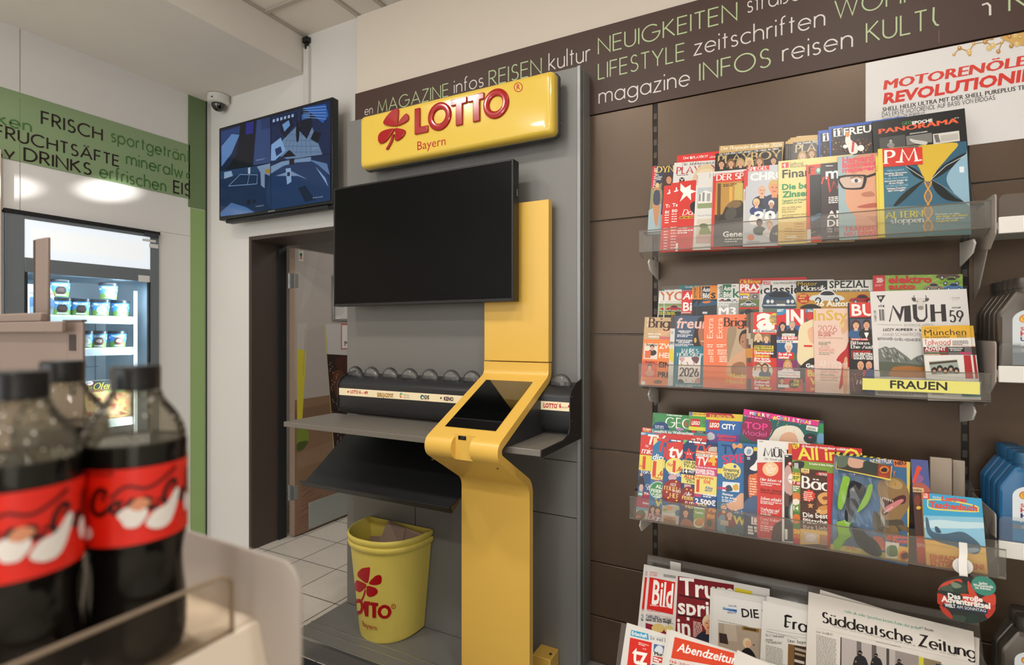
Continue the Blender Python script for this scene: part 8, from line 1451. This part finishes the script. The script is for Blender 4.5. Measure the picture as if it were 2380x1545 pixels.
def oil_bottle(label, x0, yf, z0, body, cap, word, word2, word3, line, group, first=None, h=.245, pecten=True, depth=.044):
    """one litre canister: flat shouldered body with slanted neck, screw cap and front label"""
    t = thing('oil_bottle', label, 'bottle', (x0, yf, z0), group)
    w = .115
    out = round_poly([(0, 0), (w, 0), (w, h * .62), (w * .71, h * .85), (w * .29, h * .85), (0, h * .62)], [.008, .008, .035, .012, .012, .035], 6)
    m = MB(); n = len(out); cxm, czm = w / 2, h * .4
    for y, s in ((.0, .90), (.004, .985), (.008, 1), (depth - .008, 1), (depth - .003, .985), (depth, .9)):
        m.v += [(cxm + (x - cxm) * s, y, czm + (z - czm) * s) for x, z in out]
    for j in range(5):
        m.f += [(j * n + i, j * n + (i + 1) % n, (j + 1) * n + (i + 1) % n, (j + 1) * n + i) for i in range(n)]
    m.f += [tuple(range(n))[::-1], tuple(range(5 * n, 6 * n))]; m.m = [0] * len(m.f)
    m.build('body', body, t, smooth=True, world=False)
    MB().lathe([(.0225, h * .835), (.0225, h * .88), (.0245, h * .882), (.0245, h * .985), (.022, h)], w * .5, depth / 2, 24).build('cap', cap, t, smooth=True, world=False)
    if word:
        lw, lh, lx, lz = .082, h * .60, .026, h * .055
        P = Print(lw, lh, None, clip=True)
        n_ = 14
        dome_ = [(0, 0), (lw, 0), (lw, lh * .80)] + [(lw / 2 + lw / 2 * math.cos(math.pi * k / n_), lh * .80 + lh * .2 * math.sin(math.pi * k / n_)) for k in range(n_ + 1)] + [(0, lh * .8)]
        P.poly(dome_, line[0])
        P.poly([(0, 0), (lw, 0), (lw, lh * .36), (0, lh * .36)], line[1])
        cx_, cz_ = .026, lh * .82
        sh = [(cx_ + .0125 * math.cos(R(a)), cz_ + .0125 * math.sin(R(a))) for a in range(-20, 201, 20)] + [(cx_ - .006, cz_ - .009), (cx_ + .006, cz_ - .009)]
        P.poly(sh, 'c8402a'); P.poly([(cx_ + (x - cx_) * .86, cz_ + (y - cz_) * .86) for x, y in sh], 'e8b83a')
        for a in (40, 65, 90, 115, 140): P.line([(cx_, cz_ - .008), (cx_ + .010 * math.cos(R(a)), cz_ + .010 * math.sin(R(a)))], .0009, 'c8402a')
        P.text('Shell', .016, lh * .62, .0085, 'c8372c', .046, 'b'); P.text('HELIX', .016, lh * .525, .0115, 'cf2f2a', .066, 'k')
        P.text(word2, .016, lh * .43, .0105, '2a3a6e', .062, 'k'); P.text(word3, .016, lh * .345, .0095, line[2], .066, 'b')
        P.rect(.0, lh * .22, lw, lh * .30, line[3])
        for k in range(2): P.rect(.018, lh * (.245 + .03 * k), .05, lh * (.255 + .03 * k), 'd8d8d4')
        P.build('label', lambda u, v, l: (lx + u, -.0004 - l, lz + v), VINYL, t)
    return t
BZ = mat('bottle_bronze', '59524a', .28, metal=.5); BC = mat('bottle_bronze_cap', '4c4742', .35, metal=.4)
BB = mat('bottle_blue', '1d5f8f', .28); BBC = mat('bottle_blue_cap', '1f5478', .35)
names = ('front', 'second', 'third', 'fourth', 'rearmost')
for (z, body, cap, w2, w3, ln, gname, colr, n, xx, yy) in ((1.331, BZ, BC, 'ULTRA', '5W-30', ('cfd6da', '8a9498', 'e8e8e6', 'a8aeb0'), 'grey oil bottles on the middle metal shelf', 'dark grey', 5, .480, 1.878),
                                                   (.868, BB, BBC, 'HX7', '10W-40', ('dfe6ea', '3f8ab4', 'e8eef2', '7a8a94'), 'blue oil bottles on the third metal shelf', 'blue', 4, .480, 1.878),
                                                   (.433, BZ, BC, 'HX8', '5W-40', ('d8dee0', '3f8ab4', 'e8eef2', '7a8a94'), 'bronze oil bottles on the lowest metal shelf', 'bronze grey', 2, .486, 1.885)):
    for k in range(n):
        oil_bottle(f'{names[k]} {colr} oil bottle in its row, ' + ('label facing out' if k == 0 else 'mostly hidden by the one before it'), xx, yy + .0455 * k, z, body, cap, k == 0, w2, w3, ln, gname)
# ------------------------------------------------------------------ freezer built into the left wall
FRG = mat('freezer_grey', '6f767b', .4)
INN = mat('freezer_liner', 'c9d6de', .4)
fz = thing('upright_freezer', 'grey upright glass-door freezer with blank lit sign in the left wall', 'freezer', (XL, (FY0 + FY1) / 2, 0))
yl, yr = FY0 + .008, FY1 - .006
def ZX(y_px, x_px): return atX(x_px, y_px, XL).z
zt = FZ - .012
zs1, zs0 = ZX(530, 200), ZX(612, 200)          # lit sign
zg1 = ZX(643, 200)                              # top of the glass
ya, yb = atX(55, 600, XL).y, atX(347, 600, XL).y
XB_ = XL - .62
m = MB()
m.box(XB_, XL - .004, yl - .03, yl, 0, zt).box(XB_, XL - .004, yr, yr + .03, 0, zt).box(XB_ - .03, XB_, yl - .03, yr + .03, 0, zt).box(XB_, XL - .004, yl, yr, zt, zt + .03).box(XB_, XL - .004, yl, yr, 0, .12).box(XB_, XL - .05, yl, yr, zg1 + .01, zg1 + .03)
m.build('cabinet', INN, fz)
m = MB()
m.box(XL - .004, XL + .012, yl, ya, .06, zt).box(XL - .004, XL + .012, yb, yr, .06, zt).box(XL - .004, XL + .012, ya, yb, zs1, zt).box(XL - .004, XL + .012, ya, yb, zg1, zs0).box(XL - .004, XL + .012, ya, yb, .06, .16)
door = m.build('door', FRG, fz, bevel=.002)
MB().box(XL - .003, XL + .008, ya, yb, zs0, zs1).build('lit_sign', mat('lit_sign_white', 'dfe9f2', .3, emit=.7), fz)
# thin glowing plate on the sign face, painting its brighter middle
MB().box(XL + .008, XL + .0085, ya + .03, yb - .03, zs0 + .05, zs1 - .04).build('sign_glow', mat('lit_sign_glow', 'f6fbff', .3, emit=.5), fz)
m = MB().box(XL - .002, XL + .004, ya, yb, .16, zg1)
m.build('glass', clear_mat('door_glass', tint='f2f8fa', haze=.02, rough=.02), door)
m = MB()
m.box(XL - .004, XL + .013, ya, ya + .012, .16, zg1).box(XL - .004, XL + .013, yb - .012, yb, .16, zg1)
m.build('gasket', mat('gasket_dark', '23272b', .5), door)
MB().box(XL - .02, XL + .02, yl - .004, yr + .004, zt, zt + .02).build('top_gap', mat('gap_black', '121212', .7), fz)
LED = mat('freezer_led', 'eaf5ff', .3, emit=1.6)
MB().box(XL - .07, XL - .055, yb - .055, yb - .04, .3, zg1 - .06).box(XL - .07, XL - .055, ya + .03, ya + .045, .3, zg1 - .06).build('light_tube', LED, fz)
area('freezer_lamp', (XL - .05, (ya + yb) / 2, zg1 - .02), (XL - .3, (ya + yb) / 2, .6), .5, 3, (.8, .92, 1.0), .06)
area('freezer_lamp', (XL - .05, yb - .07, 1.3), (XL - .35, ya, 1.3), .05, 7, (.8, .92, 1.0), 1.0)
t_ = MB().box(XL + .012, XL + .014, yb - .07, yb - .005, zg1 - .005, zg1 + .035); t_.build('sticker', mat('sticker_white', 'dcdcd8', .5), door)
MB().box(XL + .012, XL + .013, yb - .06, yb - .035, zg1 + .008, zg1 + .018).build('sticker_mark', mat('sticker_green', '2f5a44', .5), door)
MB().box(XL + .008, XL + .03, yr - .09, yr - .01, zt - .02, zt + .004).build('hinge', mat('hinge_grey', '3c3f42', .4), door)
MB().box(XL + .012, XL + .014, yr - .1, yr - .02, zt - .05, zt - .035).box(XL + .012, XL + .014, yr - .06, yr - .005, zt - .085, zt - .06).build('door_tag', mat('sticker_white', 'dcdcd8', .5), door)
m = MB()
for k in range(5): m.tube([(XB_ + .01, ya + .05 + k * .14, .3), (XB_ + .01, ya + .05 + k * .14, zg1 - .1)], .003, 6)
for k in range(7): m.tube([(XB_ + .012, ya, .4 + k * .2), (XB_ + .012, yb, .4 + k * .2)], .003, 6)
m.build('rear_grille', mat('grille_wire', '9fb0bb', .4, metal=.5), fz)
SHX = XL - .1
shelf_z = [atX(250, 735, SHX).z, atX(250, 808, SHX).z, atX(250, 975, SHX).z]
for z in shelf_z:
    s_ = MB().box(XB_ + .02, SHX, ya - .03, yb - .03, z - .012, z).build('shelf', mat('freezer_shelf', 'd6e0e6', .4), fz, bevel=.002)
    MB().prism([(SHX, z + .002), (SHX + .012, z - .004), (SHX + .02, z - .045), (SHX + .008, z - .045)], 'y', ya - .03, yb - .035).build('price_strip', mat('price_strip', 'e3ebef', .35), s_)
TUBB = mat('tub_lid', '20242c', .3)
def tub(label, y, z, kind, x=None):
    x = SHX - .055 if x is None else x
    t = thing('ice_cream_tub', label, 'ice cream tub', (x, y, z + .0005), 'ice cream tubs in the freezer')
    H = .092
    MB().lathe([(.040, 0), (.048, H)], 0, 0, 28).build('cup', mat('tub_blue', '3a86c0', .4), t, smooth=True, world=False)
    MB().lathe([(.0495, H - .008), (.0505, H - .004), (.0505, H + .008), (.048, H + .011)], 0, 0, 28).build('lid', TUBB, t, smooth=True, world=False)
    P = Print(.15, H - .012, None)
    P.uvrect(0, 0, .15, H, '4a95cc')
    P.poly([(0, 0), (.15, 0), (.15, .022), (.11, .032), (.08, .02), (.04, .036), (0, .024)], '6f9a3f')
    for (cx, cy) in ((.02, .06), (.13, .055), (.045, .07)): P.ell(cx, cy, .012, .006, 'e6eef4')
    P.blob([(.05, .03), (.06, .056), (.09, .058), (.105, .035), (.09, .016), (.062, .016)], {'dark': '3a2a28', 'white': 'e2e2da', 'mixed': '6a3a30'}[kind])
    P.blob([(.06, .035), (.07, .05), (.09, .045), (.085, .028)], {'dark': '5a4440', 'white': 'c8c8be', 'mixed': 'd8c8b8'}[kind], 3)
    P.text("BEN & JERRY'S", .047, .062, .011, 'f2f2ee', .108, 'k')
    P.rect(.05, .006, .105, .014, 'e8e8e0')
    def wrap(u, v, l):
        r = .040 + .008 * v / H + .0004 + l; a = (u - .0775) / .045 - R(14)
        return (r * math.cos(a), r * math.sin(a), v + .002)
    P.refine(.008); P.EPS = .0001
    P.build('label', wrap, VINYL, t)
    return t
def yat(px, X=SHX - .05): return atX(px, 720, X).y
for k, (px, kd) in enumerate(((143, 'dark'), (187, 'dark'), (234, 'white'), (281, 'white'))):
    tub(('leftmost tub on the upper freezer shelf, dark scoop', 'second tub on the upper freezer shelf, dark scoop', 'third tub on the upper freezer shelf, white scoop', 'rightmost tub on the upper freezer shelf, white scoop')[k], yat(px), shelf_z[0], kd)
tub('ice cream tub stacked on the leftmost tub of the upper shelf', yat(140), shelf_z[0] + .1035, 'dark')
tub('ice cream tub stacked alone above the third tub of the upper shelf', yat(253), shelf_z[0] + .1035, 'white')
tub('leftmost visible tub on the lower freezer shelf, half hidden', yat(196), shelf_z[1], 'white')
tub('middle tub on the lower freezer shelf, dark chunks', yat(228), shelf_z[1], 'mixed')
tub('rightmost tub on the lower freezer shelf, dark and white scoop', yat(274), shelf_z[1], 'mixed')
# frozen bags and pizza box
for k, (px, lab_) in enumerate(((68, 'white frozen food bag at the left end of the upper freezer shelf'), (112, 'white frozen food bag with red edge left of the tubs'))):
    y = yat(px); z = shelf_z[0]
    t = thing('frozen_bag', lab_, 'frozen food', (SHX - .06, y, z))
    rows = []
    for j in range(9):
        f = j / 8; th = .035 * math.sin(math.pi * min(1, f * .9 + .08)); wd = .055 - .006 * math.sin(math.pi * f)
        rows.append([(SHX - .06 + th * math.cos(a) * .9, y + wd * math.sin(a) + .02 * f * k, z + .001 + f * .17) for a in [2 * math.pi * q / 16 for q in range(16)]])
    m = MB().grid(rows, closed=True); m.f.append(tuple(range(16))); m.m.append(0); m.f.append(tuple(range(8 * 16, 9 * 16))); m.m.append(0)
    m.build('bag', mat('bag_white', 'cfdde6', .35), t, smooth=True)
    P = Print(.06, .1); P.blob([(.01, .03), (.03, .07), (.05, .05), (.045, .02), (.02, .015)], '6a8fb8', 3); P.rect(.0, .088, .06, .093, 'c8485a' if k else '5a86b8')
    P.build('print', lambda u, v, l: Vector((SHX - .06 + .0335 + l, y - .03 + u, z + .03 + v)) - wloc(t), VINYL, t)
z = shelf_z[2]
a_ = atX(193, 900, SHX - .03)
yp0, yp1 = a_.y, a_.y + .26; zp = atX(230, 884, SHX - .03).z
t = thing('pizza_box', 'frozen pizza box with yellow script title standing in the freezer', 'frozen pizza', (SHX - .03, yp0, z))
MB().box(SHX - .065, SHX - .03, yp0, yp1, z + .001, zp).build('box', mat('pizza_box', 'd8d4c4', .4), t, bevel=.001)
DFR = (0, 500, 400 / 1236)
PZ = [('F', '8a5a34'), ('r', 560, 1165, 1000, 1192, 'e4e2da'), ('r', 560, 1192, 1000, 1262, '2c3234'), ('e', 640, 1205, 34, 22, 'c8303a'), ('e', 640, 1205, 28, 16, 'efece6'), ('t', 'Dr', 622, 1212, 14, '2a3a6a', 656, 'b'), ('t', 'Die', 612, 1256, 34, 'd8c840', 656, 's', 0, .3), ('t', 'Ofenfrische', 668, 1252, 44, 'd8c840', 960, 's', 0, .3), ('r', 744, 1258, 900, 1276, '7aa050'), ('q', [(600, 1300), (700, 1268), (900, 1270), (1000, 1330), (1000, 1460), (800, 1490), (650, 1440)], 'd8b070')]
r3 = random.Random(9)
for k in range(60): PZ.append(('e', 640 + r3.random() * 330, 1282 + r3.random() * 190, 10 + r3.random() * 16, 7 + r3.random() * 9, r3.choice(('c86a4a', 'e8d0a0', 'b84a3a', 'e0b080', 'd89070', '9a3a2e')), 10))
plane_print('print', (SHX - .0298, yp0, z + .001), (0, 1, 0), (0, 0, 1), yp1 - yp0, zp - z - .001, PZ, VINYL, t, DFR)

# ------------------------------------------------------------------ beige shop shelving behind the bottles
BEI = mat('beige_shelving', '84736a', .5, metal=.1)
UY = .50
t = thing('shelving_unit', 'beige metal shelving unit with slotted end upright behind the cola bottles', 'shelving', (-1.3, UY, 0))
x_r = atY(190, 800, UY).x; x_s = atY(158, 800, UY).x; zt = atY(170, 748, UY).z
MB().box(x_s - .004, x_r, UY, UY + .006, 0, zt).build('upright', BEI, t, bevel=.002)
m = MB()
for (y0, y1) in ((777, 815), (840, 853), (880, 918)):
    z1, z0 = atY(170, y0, UY).z, atY(170, y1, UY).z
    m.box(atY(161, 800, UY).x, atY(177, 800, UY).x, UY - .0006, UY + .002, z0, z1)
m.build('slots', mat('slot_dark', '2a221e', .6), t)
z1 = atY(100, 748, UY).z
MB().box(-2.4, x_s - .004, UY + .0005, UY + .006, 0, z1).build('back_panel', BEI, t)
za, zb = atY(100, 748, UY).z, atY(100, 772, UY - .02).z
MB().box(-2.4, atY(143, 760, UY - .02).x, UY - .02, UY - .012, zb, za).build('top_rail', BEI, t, bevel=.002)
MB().box(-2.4, atY(108, 735, UY).x, UY - .01, UY + .004, za, atY(90, 727, UY).z).build('top_shelf', BEI, t, bevel=.003)
MB().box(x_s - .02, x_r, UY + .0, UY + .008, zt, zt + .004).build('upright_cap', mat('cap_dark', '5a4c44', .5), t)
xa, xb = atY(77, 640, UY + .03).x, atY(110, 640, UY + .03).x
MB().box(xa + .008, xb, UY + .03, UY + .036, za - .02, atY(95, 553, UY + .03).z).build('post', BEI, t, bevel=.002)
MB().box(xa, xa + .008, UY + .03, UY + .036, za - .02, atY(95, 555, UY + .03).z).build('post_dark_side', mat('dark_post_side', '3a2e28', .6), t)  # left side of the post, given a darker colour

# ------------------------------------------------------------------ bottle shelf in the foreground
LIPX, SZ, LIPZ, LIPY = -.39, 1.198, 1.243, .272
BOARD = mat('cream_shelf_board', 'd9cbb8', .45)
t = thing('bottle_shelf', 'cream shelf with clear lip and frosted divider carrying the cola bottles', 'shelf', (LIPX, .1, SZ))
MB().box(-.80, LIPX - .002, -.6, .302, SZ - .03, SZ).build('shelf_board', BOARD, t, bevel=.002)
MB().prism([(LIPX - .002, SZ - .002), (LIPX + .004, SZ - .002), (LIPX + .025, SZ - .07), (LIPX + .018, SZ - .073), (LIPX - .002, SZ - .03)], 'y', -.6, .302).build('price_rail', mat('price_rail_cream', 'ddd0be', .4), t, bevel=.0015)
FCL = clear_mat('lip_acrylic', tint='f6f2ec', haze=.012, hazecol='e6dccf', rough=.04, ior=1.2)
pr = round_poly([(-.6, SZ - .02), (LIPY, SZ - .02), (LIPY, LIPZ), (-.6, LIPZ)], [0, 0, .012, 0], 6)
MB().prism(pr, 'x', LIPX - .0015, LIPX + .0015).build('front_lip', FCL, t)
edge = [(LIPX, y, z) for y, z in round_poly([(-.6, LIPZ), (LIPY, LIPZ), (LIPY, SZ - .02)], .012, 6, closed=False)]
MB().tube(edge, .0018, 8).build('lip_edge', clear_mat('lip_edge', tint='d8c4ac', haze=.7, hazecol='dcc8b0', rough=.15), t, smooth=True)
pr = round_poly([(-.80, SZ - .05), (-.338, SZ - .06), (-.338, 1.2505), (-.80, 1.258)], [0, .02, .022, 0], 8)
MB().prism(pr, 'y', .292, .295).build('divider', FROST, t, bevel=.0008)

# cola bottles
PET = clear_mat('clear_bottle_wall', tint='f4f3ee', haze=.012, hazecol='d8d4c8', rough=.03, ior=1.15)
COLA = mat('dark_cola', '080403', .05, spec=.35)
MIST = clear_mat('misted_plastic', tint='f0eee8', haze=.2, hazecol='cfc8ba', rough=.1, ior=1.15)
DROP = mat('droplet_white', 'e6e2da', .1, coat=1)
CAPB = mat('black_bottle_cap', '08090b', .3)
LBL = print_mat('bottle_label', .3, .5)
def script_c(P, x, y, s, col):
    """flowing cola script, drawn with broad pen strokes"""
    S_ = lambda pts, w: P.line([(x + a * s, y + b * s) for a, b in smooth_open(pts, 6)], w * s, col)
    for dx in (0, 2.5):
        S_([(.55 + dx, .75), (.45 + dx, .95), (.22 + dx, .92), (.02 + dx, .55), (.02 + dx, .2), (.25 + dx, 0), (.55 + dx, .15), (.75 + dx, .4)], .19)
        S_([(.3 + dx, .62), (.42 + dx, .72), (.5 + dx, .6), (.42 + dx, .5)], .08)
        S_([(.95 + dx, .48), (.82 + dx, .45), (.72 + dx, .22), (.82 + dx, .06), (.98 + dx, .2), (.98 + dx, .42), (1.12 + dx, .5)], .15)
    S_([(1.5, .45), (1.38, .5), (1.22, .25), (1.3, .05), (1.48, .12), (1.62, .3)], .15)
    S_([(1.95, .46), (1.82, .5), (1.7, .22), (1.8, .04), (1.95, .2), (2.0, .5), (1.98, .15), (2.1, .05), (2.25, .2)], .15)
    S_([(2.2, .32), (2.45, .36)], .12)
    S_([(3.62, .3), (3.85, .85), (3.9, 1.2), (3.75, 1.15), (3.68, .6), (3.75, .08), (3.95, .15)], .1)
    S_([(4.35, .46), (4.2, .5), (4.08, .22), (4.18, .04), (4.32, .2), (4.38, .5), (4.36, .15), (4.5, .05)], .1)
    S_([(.7, .62), (1.2, 1.05), (1.9, .9), (2.6, 1.25), (3.0, 1.5)], .1)
def cola(label, x, y, ang, group='cola bottles on the near shelf'):
    t = thing('cola_bottle', label, 'bottle', (x, y, SZ + .0008), group)
    prof = [(.020, .004), (.0285, .0), (.0315, .006), (.0325, .016), (.0318, .031), (.0300, .052), (.0298, .067), (.0315, .080), (.0326, .088), (.0326, .145), (.0322, .153), (.0302, .163), (.0258, .172), (.0200, .180), (.0160, .187), (.0142, .192)]
    P_ = smooth_open(prof, 3)
    n = 64; m = MB()
    rows = []
    for r, z in P_:
        k = max(0, 1 - abs(z - .040) / .04) * .03
        rows.append([((r * (1 + k * math.cos(10 * th))) * math.cos(th), (r * (1 + k * math.cos(10 * th))) * math.sin(th), z) for th in [2 * math.pi * i / n for i in range(n)]])
    m.grid(rows, closed=True); m.f.append(tuple(range(n))); m.m.append(0)
    m.build('body', PET, t, smooth=True, world=False)
    zl = .153
    inner = [(r - .0012, z + .001) for r, z in P_ if z < zl] + [(.0309, zl)]
    MB().lathe(inner, 0, 0, 48).build('cola', COLA, t, smooth=True, world=False)
    up = [(r - .0009, z) for r, z in P_ if z > .152]
    MB().lathe(up, 0, 0, 40, caps=False).build('misted_neck', MIST, t, smooth=True, world=False)
    m = MB(); rd = random.Random(int(x * -1000))
    for _ in range(46):
        j = rd.randrange(len(up)); a = rd.random() * 6.283; r = rd.uniform(.0005, .0011); px, py, pz = up[j][0] * math.cos(a), up[j][0] * math.sin(a), up[j][1] + rd.uniform(-.002, .002)
        m.grid([[(px + r * math.cos(R(q)) * math.cos(R(f)), py + r * math.sin(R(q)) * math.cos(R(f)), pz + 1.3 * r * math.sin(R(f))) for q in range(0, 360, 60)] for f in (-80, -30, 30, 80)], closed=True)
    m.build('droplets', DROP, t, smooth=True, world=False)
    m = MB()
    n2 = 60; rows = []
    for j, (r, z) in enumerate(((.0140, .1895), (.0154, .1905), (.0154, .2050), (.0145, .2072))):
        rows.append([(r * (1 + (.012 if i % 2 and j in (1, 2) else 0)) * math.cos(2 * math.pi * i / n2), r * (1 + (.012 if i % 2 and j in (1, 2) else 0)) * math.sin(2 * math.pi * i / n2), z) for i in range(n2)])
    m.grid(rows, closed=True); m.f.append(tuple(range(3 * n2, 4 * n2))); m.m.append(0)
    m.build('cap', CAPB, t, smooth=True, world=False)
    MB().lathe([(.0138, .1845), (.0166, .1868), (.0166, .188), (.0138, .1893)], 0, 0, 32, caps=False).build('neck_ring', PET, t, smooth=True, world=False)
    rl = .0329; W_ = 2 * math.pi * rl; z0, z1 = .0865, .1385
    P = Print(W_, z1 - z0)
    N = 72
    for i in range(N): P._add([(W_ * i / N, 0), (W_ * (i + 1) / N, 0), (W_ * (i + 1) / N, z1 - z0), (W_ * i / N, z1 - z0)], [(0, 1, 2, 3)], 'e42210', 1)
    P.layer = 1
    for u in (.0, W_ / 2):
        P.layer = 2
        script_c(P, u + .021, .022, .0175, '1d0708')
        P.text('ZERO SUGAR', u + .012, .0485, .0026, '7a0c0a', u + .036, 'k')
        for q in ((.046, .0195, .008, .0075),):
            P.blob([(u + q[0] + q[2] * math.cos(a) * (1 + .2 * math.sin(3 * a)), q[1] + q[3] * math.sin(a)) for a in [2 * math.pi * k / 9 for k in range(9)]], 'ece6e0', 3)
        P.blob([(u + .053, .013), (u + .060, .008), (u + .069, .011), (u + .076, .029), (u + .073, .033), (u + .066, .024), (u + .058, .021)], 'ece6e0', 3)
        P.blob([(u + .044, .026), (u + .049, .032), (u + .056, .028), (u + .050, .023)], 'd8906a', 3)
        P.ell(u + .018, .010, .004, .0045, 'efeae6'); P.ell(u + .084, .020, .003, .007, 'efeae6')
    P.refine(.006)
    P.v = [(u, v, l * 2.2) for u, v, l in P.v]
    P.build('label', lambda u, v, l: ((rl + l) * math.cos(ang + u / rl), (rl + l) * math.sin(ang + u / rl), z0 + v), LBL, t)
    return t
cola('front left cola bottle, cut by the photo edge, red label', -.431, .1555, R(-104))
cola('front right cola bottle with red label beside the frosted divider', -.428, .222, R(-110))
cola('rear cola bottle behind and between the two front ones', -.553, .229, R(-90))
